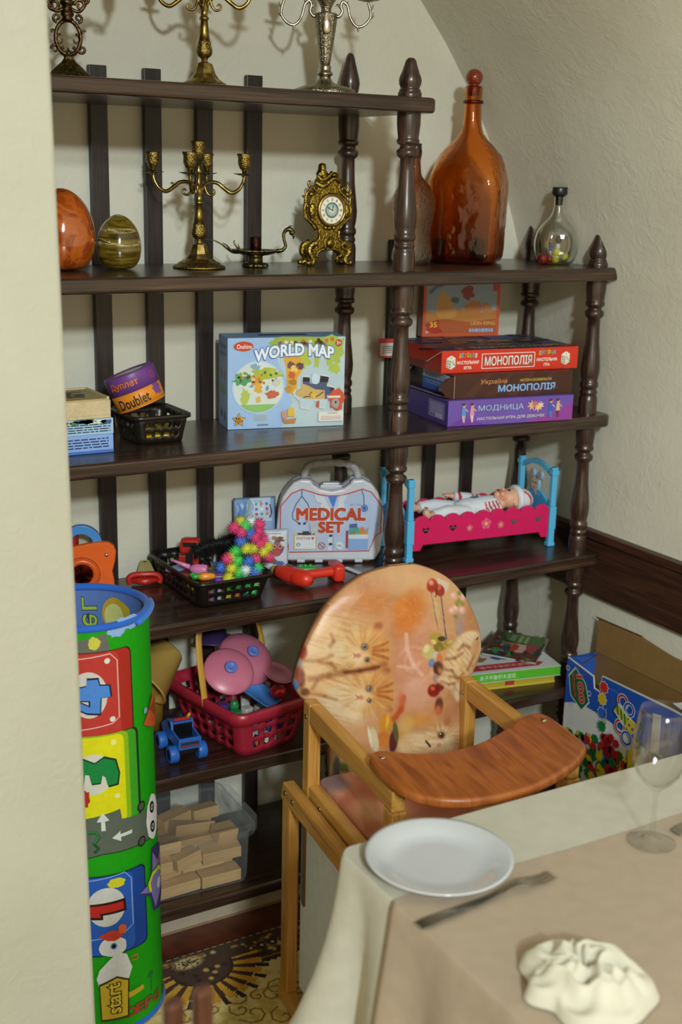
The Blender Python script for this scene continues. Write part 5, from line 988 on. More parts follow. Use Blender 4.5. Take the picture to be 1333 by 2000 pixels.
m = MB(); m.loft([rr(.07, .11, .02, z, 4, cx=.365, cy=.075) if k_ in (1,2) else rr(.05, .09, .015, z, 4, cx=.365, cy=.075) for k_, z in enumerate((0, .004, .009, .012))], 'c8ccd8', cap1=True, M=Matrix.Identity(4)); o = m.build('doll_pillow', m_fabric()); put(o, (.1125, .152, Z4+.0668), math.radians(-5.5)); tag(o, 'small white pillow under the hat of the doll in the toy bed', 'pillow')
bpy.data.objects['doll_pillow'].location.z += .0004

# ---------------------------------------------------------------- fifth shelf: red basket, truck, books
RB = Vector((-.346, .152, Z5))
bk = basket('toy_basket', 'red plastic shopping basket full of toy dishes on the fifth shelf', 'basket', RB, 11, .160, .245, .214, .292, .116, 4, 6, 'a42438', 3, bars=.40, r=.026, lip=.010, rim_h=.026, z0=.10, z1=.84)
m = MB(); P = spline([(-.109,-.02,.098), (-.111,-.015,.14), (-.112,-.002,.215), (-.100,.012,.275), (-.05,.026,.305), (.02,.036,.302), (.075,.044,.265), (.103,.048,.19), (.110,.048,.135), (.110,.045,.098)], 8)
m.tube(P, .0085, 'c8983c', seg=10, flat=.45, up=(0, 1, 0))
o = m.build('handle', m_plastic(), bk)
for sx in (-1, 1): m = MB(); m.lathe([(0,0), (.012,0), (.012,.005), (.010,.007), (0,.007)], 'c8983c', M=Matrix.Translation((sx*.108, -.02 if sx < 0 else .045, .098)) @ Matrix.Rotation(sx*PI/2, 4, 'Y'), seg=18); m.build('handle_knob', m_plastic(), bk)
def rb(x, y, z):
    a = math.radians(11); return (RB.x+x*math.cos(a)-y*math.sin(a), RB.y+x*math.sin(a)+y*math.cos(a), RB.z+z)
def lid(label, loc, rot, r, h, col, knob):
    t = thing('toy_pot_lid', label, 'toy lid', loc); t.rotation_euler = rot
    m = MB(); m.lathe([(r,0), (r+.001,.002), (r*.96,h*.30), (r*.80,h*.62), (r*.5,h*.90), (r*.2,h), (0,h)], col, seg=48); m.build('lid_dome', m_plastic(), t, solid=.002)
    m = MB(); m.lathe([(.008,h-.002), (.007,h+.003), (.0135,h+.005), (.0150,h+.009), (.0135,h+.012), (.008,h+.0115), (.006,h+.010), (0,h+.010)], knob, seg=28); m.build('knob', m_plastic(), t)
lid('flatter pink toy lid over the left side of the red basket', rb(-.046,-.022,.166), (math.radians(40), math.radians(-16), math.radians(14)), .058, .016, 'c87088', '6478c4')
lid('larger pink domed toy lid at the back of the red basket', rb(.036,.022,.162), (math.radians(34), math.radians(26), math.radians(-16)), .070, .030, 'c06c84', '6478c4')
m = MB(); m.loft([rr(.07, .085, .012, 0, 4), rr(.078, .094, .014, .006, 4), rr(.080, .096, .015, .0075, 4), rr(.072, .088, .012, .0065, 4), rr(.068, .084, .010, .003, 4)], '4888d8', cap1=True); o = m.build('toy_tray', m_plastic()); put(o, rb(.016,-.056,.106), rot=(math.radians(24), math.radians(4), math.radians(36))); tag(o, 'blue toy tray lying under the pink lids in the red basket', 'toy tray')
m = MB(); m.lathe([(0,.003), (.022,.003), (.024,.001), (.034,.006), (.0375,.008), (.038,.006), (.025,-.001), (0,-.001)], 'd48ca4', seg=40); o = m.build('toy_plate', m_plastic()); put(o, rb(.086,-.034,.130), rot=(math.radians(22), math.radians(12), 0)); tag(o, 'pink toy plate at the right front of the red basket behind the tomato', 'toy plate')
t = thing('toy_tomato', 'shiny red toy tomato at the front rim of the red basket', 'toy tomato', rb(.048,-.086,.114)); m = MB(); m.lathe([(0,-.014), (.012,-.013), (.019,-.005), (.0195,.003), (.015,.011), (.005,.0125), (0,.011)], 'b81c14', seg=24, shape=lambda a, r, z: 1+.04*math.cos(5*a)); m.build('fruit', col_mat('glossy_red', rough=.2, vary=.02), t)
m = MB(); m.star if False else m.ell((0,0,.0125), (.005,.005,.0015), '2c3c1c', nu=8, nv=5); m.build('stalk', m_matte(), t)
m = MB(); m.lathe([(0,.002), (.030,.002), (.032,0), (.036,.030), (.043,.032), (.043,.035), (.033,.034), (.029,.004), (0,.005)], '40305c', seg=40); o = thing('toy_pan', 'dark purple toy saucepan upside down at the back of the red basket', 'toy pan', rb(.000,.104,.222)); o.rotation_euler = (math.radians(168), math.radians(8), 0); m.build('pan_bowl', m_plastic(), o)
m = MB(); m.bx(.030, .046, -.008, .008, .012, .020, '40305c'); m.bx(-.024, .012, -.050, -.0365, .014, .024, '54446c'); m.build('pan_handle', m_plastic(), o, bevel=.002)
r_ = random.Random(21)
TB = ['2c3c8c', 'c8c4c0', 'c8a818', '2c8c4c', 'b89058', '5c3c94', 'd8d4cc', '284c9c', 'c8702c', 'a8a8a8']
k_ = 0
for x in (-.048, -.016, .016, .048):
    for y in (-.100, -.055, -.01, .04):
        for z in (.004, .034):
            m = MB(); c = TB[k_ % 10]; k_ += 1
            if k_ % 3: m.prism([q[:2] for q in rr(.022, .024, .005, 0, 3)], 0, .024, c)
            else: m.lathe([(0,0), (.010,0), (.012,.010), (.008,.022), (0,.024)], c, seg=14)
            o = m.build('toy_dish_piece', m_plastic(), bevel=.001); put(o, rb(x, y, z), r_.random()*3); tag(o, 'small coloured toy piece inside the red basket, seen through its slots', 'toy', 'toys inside the red basket')
# yellow toy hopper behind the basket on the left
t = thing('toy_bucket', 'yellow tipped plastic toy bucket behind the left side of the red basket', 'toy bucket', (-.536, .266, Z5)); t.rotation_euler = (math.radians(0), 0, math.radians(20))
m = MB(); m.loft([rr(.075, .07, .02, 0, 4), rr(.078, .072, .02, .10, 4), rr(.078, .072, .02, .13, 4)], 'a07c30', cap1=True); m.build('stand', m_plastic(), t)
m = MB(); m.lathe([(0,.0), (.034,.0), (.038,.004), (.066,.105), (.070,.106), (.070,.110), (.064,.108), (.036,.008), (0,.006)], 'c09c50', seg=40, M=Matrix.Translation((.055, -.030, .190)) @ Matrix.Rotation(math.radians(-124), 4, 'Y')); m.build('bucket', m_plastic(), t)
m = MB(); m.ell((-.010, .0, .20), (.030,.022,.038), 'c8a880'); m.ell((.028, .005, .182), (.022,.018,.022), 'c4a070'); m.build('bag', m_matte(), t)
# blue monster truck
t = thing('toy_truck', 'blue toy monster truck with big tyres on the fifth shelf', 'toy truck', (-.512, .105, Z5), math.radians(-4)); BL = '2c64b8'
WR = .0200
for i, (x, y) in enumerate(((-.033,-.040), (.033,-.040), (-.033,.040), (.033,.040))):
    m = MB(); Mw = Matrix.Translation((x, y, WR)) @ Matrix.Rotation(PI/2 if x > 0 else -PI/2, 4, 'Y')
    m.lathe([(.009,-.009), (.015,-.011), (.0185,-.010), (WR,-.006), (WR,.006), (.0185,.010), (.015,.011), (.010,.009), (.009,.004)], BL, M=Mw, seg=48, shape=lambda a, r, z: 1-(.05 if r > .019 and math.cos(16*a+(2 if z > 0 else 0)) > .2 else 0)); o = m.build('wheel', m_plastic(), t)
    m = MB(); m.lathe([(.0125,.0092), (.0125,.0104), (.005,.0112), (0,.0112)], '14161c', M=Mw, seg=20, shape=lambda a, r, z: 1+.1*math.cos(5*a)); m.build('hub', m_plastic(), o)
m = MB(); m.bx(-.020, .020, -.052, .048, .020, .030, '121216'); m.bx(-.030, .030, -.043, -.037, .017, .023, '121216'); m.bx(-.030, .030, .037, .043, .017, .023, '121216')
for x in (-.018, .018):
    for y in (-.040, .040): m.tube([(x*1.3, y, .020), (x, y+.008, .038)], .003, '1c1c20', seg=7)
m.build('chassis', m_plastic(), t, bevel=.001)
def yz(poly, x0, x1, col): m.prism(poly, x0, x1, col, M=Matrix(((0,0,1,0), (1,0,0,0), (0,1,0,0), (0,0,0,1))))
m = MB(); side = [(-.060,.036), (.050,.036), (.060,.044), (.058,.056), (.030,.062), (.020,.080), (-.004,.082), (-.012,.064), (-.060,.060)]
yz(side, .022, .026, BL); yz(side, -.026, -.022, BL); m.bx(-.022, .022, -.060, .056, .036, .042, '0c1018'); m.bx(-.026, .026, -.061, -.057, .036, .062, BL); m.bx(-.022, .022, .020, .056, .042, .060, BL); m.bx(-.022, .022, -.012, .012, .042, .081, BL); m.bx(-.022, .022, .008, .024, .042, .066, BL); m.bx(-.022, .022, -.0135, -.0118, .043, .077, '0a0c12'); m.bx(-.0268, -.0262, -.004, .012, .064, .076, '10151f')
s = Sheet(m, frame((-.026, -.0612, .036), (1, 0, 0), (0, 0, 1))); s.rect(.004, .004, .048, .018, '34445c'); s.bars(.026, .013, .040, .010, 1, '20304c', 5, t=.6); s.k += 1; s.bars(.026, .008, .040, .005, 1, '8c3440', 6, t=.6)
m.build('truck_body', m_plastic(), t, bevel=.0015)
m = MB(); m.bx(-.018, .018, -.008, -.001, .082, .087, 'b82820'); m.build('roof_bar', m_plastic(), t, bevel=.001); m = MB(); m.tube([(.014,-.004,.087), (.018,-.006,.093), (.017,-.010,.098)], [.004,.004,.001], 'd0a828', seg=8); m.build('horn', m_plastic(), t)
# books at the right
def book(name, label, cat, loc, rz, w_, d, h, cover, pages, draw, side=None, tilt=(0, 0)):
    m = MB(); m.bx(-w_/2, w_/2, -d/2, d/2, h-.0012, h, cover); m.bx(-w_/2, w_/2, -d/2, d/2, 0, .0012, cover); m.bx(-w_/2+.001, w_/2-.001, -d/2+.001, d/2-.001, .0012, h-.0012, pages)
    draw(Sheet(m, frame((-w_/2, -d/2, h), (1,0,0), (0,1,0))), w_, d)
    if side: side(Sheet(m, frame((-w_/2, -d/2+(.001 if pages != cover else 0)-.0004, 0), (1,0,0), (0,0,1))), w_, h)
    o = m.build(name, m_card()); put(o, loc, rot=(tilt[0], tilt[1], math.radians(rz))); tag(o, label, cat); return o
def b_plain(s, w_, d): s.rect(.01, .01, w_-.01, d-.01, '3c6cb0')
book('book', 'yellow and blue book at the bottom of the pile on the fifth shelf right end', 'book', (.400, .146, Z5), -11, .262, .16, .021, 'b8a030', 'b8a030', b_plain, lambda s, w_, h: (s.rect(w_*.45, 0, w_*.55, h, 'a83c2c'), s.rect(0, 0, w_, h*.3, 'c8b040')))
def b_white(s, w_, d):
    s.rect(.003, d*.10, w_*.80, d*.32, 'b02430'); s.poly([(w_*.80, d*.10), (w_*.88, d*.21), (w_*.80, d*.32)], 'b02430'); s.text('電中子衡积木游戏', w_*.48, d*.21, w_*.50, d*.10, 'd8b8b0')
    for x, c in ((.30, '8c6c30'), (.52, '3c5ca0'), (.74, 'c05c3c')): s.k = 4; s.blob(w_*x, d*.55, .022, .016, c, x*10, .4); s.blob(w_*x, d*.68, .016, .012, c, x*13, .3)
book('book', 'white game book with a green edge and Chinese lettering under the magazine', 'book', (.403, .142, Z5+.0214), -12, .280, .165, .027, 'd0d0d0', '58b02c', b_white, lambda s, w_, h: s.text('亲子平衡积木游戏', w_*.36, h*.48, w_*.36, h*.5, 'd8e8d0'))
def b_mag(s, w_, d):
    r_ = random.Random(8); s.rect(.001, .001, w_-.001, d-.001, '3c4434')
    for i in range(70): s.blob(w_*(.04+.92*r_.random()), d*(.05+.9*r_.random()), .016, .012, ['4c6c34', '2c2c24', '6c3430', '7c8c6c', '2c3c5c', '8c6c4c', '3c8434', '5c2c24', 'a08878', '24301c'][i % 10], i, .35, n=14); s.k = 3+(i % 6)
    s.k = 10; s.blob(w_*.42, d*.42, .030, .022, 'c0a090', 2, .2); s.blob(w_*.42, d*.50, .026, .010, 'a83c2c', 4, .3); s.blob(w_*.50, d*.20, .030, .018, '983444', 6, .3); s.poly([(w_*.58, d*.05), (w_*.97, d*.05), (w_*.97, d*.80), (w_*.66, d*.72)], '4c6438'); s.bars(w_*.77, d*.42, w_*.28, d*.22, 2, '8ca45c', 9, t=.6); s.bars(w_*.78, d*.62, w_*.26, d*.10, 3, 'a0ac90', 3)
    s.rect(.0, d*.94, w_, d, '5c3028')
book('magazine', 'dark green illustrated magazine lying askew on top of the pile of books', 'magazine', (.490, .182, Z5+.0520), 40, .18, .145, .004, 'a8a8a0', 'c8c4bc', b_mag, tilt=(math.radians(2), math.radians(-1)))

# ---------------------------------------------------------------- bottom shelf: clear bin of wooden blocks
t = thing('storage_bin', 'clear plastic lidded storage bin full of wooden blocks on the bottom shelf', 'storage bin', (-.556, .140, Z6), math.radians(-2))
k = NT('frosted_clear_plastic'); tr_ = k.n('ShaderNodeBsdfTransparent'); tr_.inputs['Color'].default_value = (.97, .975, .97, 1); mxs = k.n('ShaderNodeMixShader'); fr_ = k.n('ShaderNodeLayerWeight', Blend=.5); pw_ = k.n('ShaderNodeMath', operation='POWER'); pw_.inputs[1].default_value = 4.5; k.l(fr_.outputs['Facing'], pw_.inputs[0]); mth = k.n('ShaderNodeMath', operation='MULTIPLY_ADD'); mth.inputs[1].default_value = .9; mth.inputs[2].default_value = .07
k.l(pw_.outputs[0], mth.inputs[0]); k.l(mth.outputs[0], mxs.inputs['Fac']); k.l(tr_.outputs[0], mxs.inputs[1]); k.l(k.b.outputs[0], mxs.inputs[2]); k.set(Roughness=.3); k.b.inputs['Base Color'].default_value = lin('c0c4c4'); k.l(mxs.outputs[0], k.t.nodes['Material Output'].inputs['Surface']); CLR = k.m
m = MB(); m.loft([rr(.36, .205, .02, 0, 5), rr(.366, .212, .022, .012, 5), rr(.376, .222, .024, .130, 5), rr(.384, .230, .026, .132, 5), rr(.384, .230, .026, .136, 5)], 'd0d4d4'); m.build('tub', CLR, t)
m = MB(); m.loft([rr(.398, .244, .03, .124, 5), rr(.400, .246, .031, .143, 5), rr(.392, .238, .028, .148, 5), rr(.372, .218, .02, .148, 5), rr(.366, .212, .018, .144, 5)], 'd8dcdc', cap0=False, cap1=True); m.build('lid', CLR, t)
for y in (-.05, .05): m = MB(); m.bx(.190, .212, y-.035, y+.035, .112, .152, 'd8dcdc'); m.build('clip', CLR, t, bevel=.004)
BWD = wood('beech_block', 0, [(.3, 'a88454'), (.5, 'bc9866'), (.7, 'ccaa78')], rough=.6)
r_ = random.Random(31); a0 = math.radians(-2)
for lay, z in enumerate((.003, .0335, .064, .094)):
    rows = ((-.077, -.026, .026, .077) if lay % 2 == 0 else (-.055, 0, .055))
    for y in rows:
        x = -.160+.012*r_.random()
        while x < .150:
            L = r_.choice((.05, .066, .08, .10, .10)); L = min(L, .165-x)
            if L < .03: break
            if not (lay == 3 and r_.random() < .2):
                q = r_.random(); D_ = .040; m = MB()
                if q < .14: m.prism([(-L/2, -D_/2), (L/2, -D_/2), (-L/2, D_/2)], 0, .028)
                elif q < .22: m.prism([(-L/2, -D_/2), (L/2, -D_/2)]+arcpts(0, -D_/2+.004, L/2, 0, PI, 12, D_-.006), 0, .028)
                else: m.prism([(-L/2, -D_/2), (L/2, -D_/2), (L/2, D_/2), (-L/2, D_/2)], 0, .028)
                o = m.build('wooden_block', BWD, bevel=.0012); k_ = .10 if lay else 0
                xx, yy = x+L/2, y+r_.uniform(-.003, .003)
                put(o, (-.556+xx*math.cos(a0)-yy*math.sin(a0), .140+xx*math.sin(a0)+yy*math.cos(a0), Z6+z+(.002 if lay else 0)), rot=(r_.gauss(0, k_), r_.gauss(0, k_*.7), r_.uniform(-.30, .30) if lay else r_.uniform(-.05, .05)))
                tag(o, 'plain beech building block inside the clear storage bin', 'wooden block', 'wooden blocks in the storage bin')
            x += L+.004

# ---------------------------------------------------------------- rolled play mat
MH, MRa = .885, .1235; t = thing('play_mat', 'rolled green childrens play mat with numbers standing against the left wall', 'play mat', (-.8165, -.154, .0110))
def mp(u, v, h): return ((MRa+h)*math.sin(u/MRa)+.029*(1-v/MH), -(MRa+h)*math.cos(u/MRa)+.030*(1-v/MH), v)
m = MB(); n_ = 96; H_ = MH-.016
for sg, rad in ((1, MRa), (-1, MRa-.006)):
    vs = [(rad*math.sin(2*PI*i/n_)+.029*(1-z/MH), -rad*math.cos(2*PI*i/n_)+.030*(1-z/MH), z) for z in (0, H_*.33, H_*.66, H_) for i in range(n_)]
    m.add(vs, [((k_)*n_+i, k_*n_+(i+1) % n_, (k_+1)*n_+(i+1) % n_, (k_+1)*n_+i)[::sg] for k_ in range(3) for i in range(n_)], '1c9a10' if sg > 0 else '5874b0', smooth=True)
# print outside: u metres round the roll (0 faces the room), v height
s = Sheet(m, warp=mp, maxu=.006, step=.00008)
U0 = -.040          # roughly where the roll faces the camera
def PX(x, y):
    tt = max(-.99, min(.99, (x-cxm(y))/rpx(y))); return (U0+.1235*math.asin(tt), (2030-y-46*(1-math.sqrt(1-tt*tt)))/802*H_)
cxm = lambda y: 176+14*(y-1180)/790; rpx = lambda y: 118+9*(y-1180)/790
q = lambda *p_: [PX(a, b_) for a, b_ in p_]
def rq(x0, y0, x1, y1, col, r=.014):
    a, b_ = PX(x0, y1), PX(x1, y0); s.rect(a[0], a[1], b_[0], b_[1], col, r)
s.poly(q((60,1232), (218,1232), (222,1262), (60,1262)), '66665c'); s.blob(*PX(196,1249), .011, .012, 'c4c048', 3, .15)
s.blob(*PX(255,1215), .034, .012, '8cacdc', 5, .35); s.blob(*PX(235,1226), .018, .014, '8cacdc', 6, .2)
rq(40, 1253, 258, 1408, '20241c'); rq(40, 1255, 256, 1406, 'a82c20'); rq(40, 1262, 236, 1404, 'b83830'); s.line(q((100,1271), (222,1268), (234,1280), (236,1385), (224,1396), (100,1402)), .0022, 'd8b0a8')
s.ell(*PX(217,1281), .0055, .0055, 'd8d4cc'); s.ell(*PX(224,1388), .0055, .0055, 'd8d4cc'); s.ell(*PX(184,1342), .034, .046, 'c8c4bc')
four = [(150,1330), (180,1326), (181,1314), (200,1314), (202,1325), (219,1326), (221,1346), (204,1348), (202,1376), (180,1374), (140,1352), (128,1340)]
cx4 = (175, 1345); s.poly(q(*[(cx4[0]+(a-cx4[0])*1.07, cx4[1]+(b_-cx4[1])*1.12) for a, b_ in four]), '1c2438'); s.poly(q(*four), '4c84d0'); s.poly(q((160,1350), (186,1352), (186,1364)), '1c2438'); s.poly(q((170,1353), (183,1354), (183,1360)), 'c8c4bc')
rq(40, 1403, 268, 1560, '1c3418'); rq(40, 1406, 264, 1558, '3c9c24'); rq(40, 1409, 250, 1556, '88b418'); rq(40, 1414, 242, 1553, 'd8d414'); s.ell(*PX(224,1431), .0055, .0055, 'e8e488'); s.ell(*PX(229,1534), .0055, .0055, 'e8e488'); s.ell(*PX(188,1490), .036, .042, 'd0ccbc')
thr = [(140,1466), (168,1460), (190,1470), (206,1460), (226,1466), (232,1490), (229,1510), (212,1513), (208,1496), (202,1492), (199,1506), (184,1507), (180,1490), (173,1489), (170,1510), (140,1508)]
s.poly(q(*[(186+(a-186)*1.06, 1488+(b_-1488)*1.14) for a, b_ in thr]), '14301c'); s.poly(q(*thr), '18803c'); s.blob(*PX(168,1535), .012, .018, 'b02820', 4, .2)
s.poly(q((60,1560), (233,1560), (236,1580), (262,1578), (300,1560), (318,1560), (318,1610), (270,1636), (200,1645), (60,1645)), '5c6458'); s.line(q((60,1646), (200,1646), (270,1637), (310,1618)), .002, '283420')
s.poly(q((198,1600), (198,1582), (190,1582), (201,1564), (213,1580), (205,1582), (206,1600)), 'd0d4cc'); s.poly(q((217,1616), (233,1603), (232,1610), (254,1604), (254,1611), (233,1616), (234,1624)), 'd0d4cc')
s.line(q((174,1602), (188,1602), (194,1612), (184,1624), (192,1634), (184,1642)), .007, '1c5428'); s.line(q((174,1601), (188,1601), (193,1611), (184,1623)), .003, '3c7c44')
for a, b_ in ((272,1562), (272,1632)): s.ell(*PX(a,b_), .011, .011, '24201c'); s.ell(*PX(a,b_), .0075, .0075, '4c5448')
s.blob(*PX(294,1588), .026, .048, 'dcdcd8', 3, .06)
for a, b_ in ((292,1569), (293,1608)): s.ell(*PX(a,b_), .0095, .0135, '1c1c1c', .3); s.ell(*PX(a,b_), .005, .006, 'd8d8d4'); s.ell(*PX(a,b_), .003, .004, '1c1c1c')
s.ell(*PX(303,1578), .004, .005, '1c1c1c'); s.blob(*PX(310,1575), .004, .006, 'c08c80', 2)
rq(40, 1674, 276, 1815, '10203c'); rq(40, 1677, 274, 1813, '1c4494'); rq(40, 1684, 252, 1811, '2858b0'); s.line(q((100,1692), (238,1686), (250,1700), (252,1795), (240,1806), (100,1815)), .0022, '88a8dc'); s.ell(*PX(203,1753), .036, .043, 'c8c8c0')
s.poly(q((120,1740), (238,1738), (240,1764), (196,1769), (196,1778), (150,1772), (120,1765)), '2c1414'); s.poly(q((120,1744), (234,1744), (235,1760), (190,1765), (192,1773), (150,1766), (120,1762)), 'b82820'); s.blob(*PX(222,1706), .018, .010, 'd0c828', 5, .15)
# purple star with a yellow 2, duck, sign post
s.poly(q((290,1650), (304,1645), (318,1652), (318,1750), (305,1780), (293,1783), (286,1750), (264,1738), (286,1716)), '3c346c'); s.poly(q((291,1660), (300,1680), (318,1660), (316,1730), (296,1776), (288,1742), (266,1737), (290,1715)), '7c74b0'); s.line(q((287,1740), (283,1722), (290,1702), (303,1692), (308,1705), (304,1720), (318,1715)), .011, '1c6c2c'); s.line(q((287,1740), (284,1722), (291,1704), (303,1696), (308,1706), (305,1718), (318,1714)), .008, 'd0cc24'); s.ell(*PX(303,1728), .010, .012, 'c8c8c4'); s.ell(*PX(303,1680), .005, .007, 'b82c2c')
s.poly(q((276,1404), (292,1352), (300,1345), (302,1408), (290,1410)), 'c0542c'); s.poly(q((284,1375), (300,1355), (301,1392)), '8c4820'); s.ell(*PX(280,1377), .006, .006, '78a4c8')
s.blob(*PX(213,1836), .026, .022, 'd4d4d0', 2, .06); s.poly(q((186,1882), (205,1862), (222,1848), (238,1855), (248,1885), (240,1910), (215,1925), (186,1925), (180,1900)), 'd4d4d0'); s.blob(*PX(212,1812), .023, .011, 'c03c28', 7, .2); s.blob(*PX(232,1800), .008, .011, 'd0602c', 8, .2); s.ell(*PX(214,1834), .0065, .0075, '5c8cc0'); s.ell(*PX(214,1834), .004, .005, '141414'); s.line(q((246,1862), (258,1860), (258,1870), (248,1870)), .004, 'b8702c')
s.poly(q((184,1912), (218,1898), (242,1908), (240,1990), (186,1992)), '3c3418'); s.poly(q((186,1916), (218,1902), (239,1911), (237,1986), (188,1988)), 'c4a82c'); s.poly(q((240,1938), (268,1928), (270,1938), (240,1950)), 'b8a428')
x_, y_ = PX(213, 1945); s.text('start', x_, y_, .070, .024, 'd8bc3c', .02, rot=PI/2, outline='20180c', ow=.05)
s.line([(PX(284,1915)[0]+.008*math.cos(a)*(1-a/14), PX(284,1915)[1]+.008*math.sin(a)*(1-a/14)) for a in (i*.5 for i in range(22))], .002, '186c60'); s.line(q((285,1925), (284,1950)), .002, '186c60')
for i, ch in enumerate('ABCDEFGH'): x_, y_ = PX(196+17*i, 1992-(5*max(0, i-3))); s.k = 30; s.text(ch, x_ , y_+.010, .020, .022, 'b03830', .02, outline='1c4c1c', ow=.03)
m.build('mat', col_mat('mat_fabric', rough=.6, spec=.25, vary=.05, vscale=90, bump=.12, bscale=500), t)
# inner print
mi = lambda u, v, h: ((MRa-.006-h)*math.sin(u/MRa)+.029*(1-v/MH), -(MRa-.006-h)*math.cos(u/MRa)+.030*(1-v/MH), v)
m = MB(); s = Sheet(m, warp=mi, maxu=.006, step=.0001); F_ = PI*MRa-.047
s.rect(F_+.04, .60, F_+.06, H_-.004, 'b0acac'); x0 = F_-.012
for k_, ch in enumerate('Learn'): s.text(ch, x0+.006, H_-.030-.036*k_, .026, .030, '9cb430', .0, rot=PI/2, outline='2c4458', ow=.03)
s.ell(F_-.062, H_-.050, .030, .036, 'b8962c'); s.ell(F_-.060, H_-.055, .023, .028, 'c4c474'); s.poly([(F_-.080, H_-.020), (F_-.100, H_-.030), (F_-.108, H_-.07), (F_-.086, H_-.05)], 'b8a028')
for f in range(len(m.f)): m.f[f] = m.f[f][::-1]
m.build('inner_print', m_matte(), t)
for z, off in ((H_, 1-H_/MH), (.004, 1.)):
    m = MB(); m.tube([((MRa-.003)*math.sin(2*PI*i/64)+.029*off, -(MRa-.003)*math.cos(2*PI*i/64)+.030*off, z+.004) for i in range(64)], .0075, '2c64c4', closed=True, seg=8); m.build('edge_binding', m_fabric(), t)
m = MB(); m.tube([((MRa+.004)*math.sin(a)+.02*(1-H_/MH), -(MRa+.004)*math.cos(a), H_-.004+.010*math.sin((a-.5)*2.2)) for a in (.55+.9*i/12 for i in range(13))], [.006]*13, '3c78d0', seg=8); m.build('binding_flap', m_fabric(), t)
# ================================================================ high chair, table, table setting, cardboard box
# ---------------------------------------------------------------- wooden high chair (a chair set on its own little table)
hc = thing('high_chair', 'pine high chair with a tray and kitten print cover drawn up to the table', 'high chair', (-.2725, -.38, 0), math.radians(-7))
RG = .0085
def bar(name, x0, x1, y0, y1, z0, z1, mat, bev=.003): return MB().bx(x0, x1, y0, y1, z0, z1).build(name, mat, hc, bevel=bev)
def screw(x, y, z, ax='x', par=None):
    m = MB(); m.lathe([(.005, 0), (.005, .001), (.003, .0018), (.0022, .0006), (0, .0006)], 'b0a890', M=Matrix.Translation((x, y, z)) @ (Matrix.Rotation(-PI/2, 4, 'Y') if ax == 'x' else (Matrix.Identity(4) if ax == 'z' else Matrix.Rotation(PI/2, 4, 'X') @ Matrix.Rotation(PI, 4, 'X'))), seg=14); return m.build('screw', m_knob(), par or hc)
for sx, xo, xi in ((-1, -.200, -.176), (1, .176+.024, .200+.024)):
    bar('base_runner', xo, xi, -.46, .075, RG, RG+.036, pine_y()); bar('leg', xo, xi, .024, .062, RG+.036, .470, pine_z()); bar('leg', xo, xi, -.430, -.392, RG+.036, .470, pine_z())
    m = MB(); m.prism([(.072, .468), (.060, .508), (-.45, .508), (-.45, .468)], xo, xi, M=Matrix(((0,0,1,0), (1,0,0,0), (0,1,0,0), (0,0,0,1)))); r_o = m.build('base_rail', pine_y(), hc, bevel=.003)
    for y in (.045, .005): screw(xo-.0002 if sx < 0 else xo-.0002, y, .490, 'x', r_o)
m = MB(); m.bx(-.1745, -.1655, -.39, .020, .06, .466, 'c4ccd8'); o = m.build('side_panel', m_matte(), hc, bevel=.002); o['label'] = 'white laminated side panel'
for x0, x1 in ((-.1745, -.1490), (.1655, .1910)):
    m = MB(); sl = Matrix(((0,0,1,0), (1,0,0,0), (0,1,0,0), (0,0,0,1))); m.prism([(-.012, .262), (-.002, .252), (.012, .252), (.020, .262), (.020, .697), (-.012, .697)], x0, x1, M=sl); p_ = m.build('back_post', pine_z(), hc, bevel=.003); screw((x0+x1)/2-.004, .0202, .675, 'y', p_)
    screw(x0-.0002, .004, .668, 'x', p_)
    bar('front_post', x0+.001, x1+.004, -.382, -.346, .28, .656, pine_z()); bar('arm_rest', x0+.0005, x1, -.382, -.0125, .6575, .697, pine_y()); rl = bar('seat_rail', x0+.001, x1, -.345, -.0125, .488, .528, pine_y()); screw(x0+.0008, -.07, .508, 'x', rl)
bar('cross_bar', -.1485, .165, -.372, -.350, .490, .520, pine_x()); bar('cross_bar', -.1485, .165, .002, .016, .490, .520, pine_x())
# tray
ty = [(-.178,-.296), (-.170,-.282), (-.158,-.277), (-.142,-.280), (-.107,-.303), (-.070,-.316), (-.036,-.321), (.010,-.314), (.058,-.297), (.100,-.275), (.135,-.254), (.165,-.237), (.182,-.234), (.196,-.240), (.204,-.256), (.206,-.298), (.205,-.34), (.202,-.375), (.190,-.398), (.153,-.430), (.115,-.452), (.076,-.470), (.030,-.486), (-.016,-.494), (-.055,-.494), (-.088,-.489), (-.115,-.480), (-.140,-.466), (-.160,-.446), (-.172,-.422), (-.179,-.395), (-.182,-.345)]
k = NT('reddish_beech'); v = k.coords((60, 7, 7)); n1 = k.n('ShaderNodeTexNoise', Scale=1., Detail=6., Distortion=.3); k.l(v, n1.inputs['Vector']); k.l(k.ramp(n1.outputs['Fac'], [(.30, '7a3e18'), (.45, '96521f'), (.58, 'a86028'), (.72, '8a481c')]), k.b.inputs['Base Color']); k.set(Roughness=.36, Coat_Weight=.15); k.bump(n1.outputs['Fac'], .06, .002)
m = MB(); m.prism([tuple(p_[:2]) for p_ in spline([(a, b_, 0) for a, b_ in ty+[ty[0]]], 3)[:-1]][::-1], .7035, .722); tr_o = m.build('tray', k.m, hc, bevel=.007, seg=4)
for x, y in ((-.158, -.305), (.183, -.270)): m = MB(); m.lathe([(0, .0022), (.003, .0021), (.006, .0012), (.0065, 0)], 'c8c0b0', M=Matrix.Translation((x, y, .722)), seg=16); m.build('tray_bolt', m_knob(), tr_o)
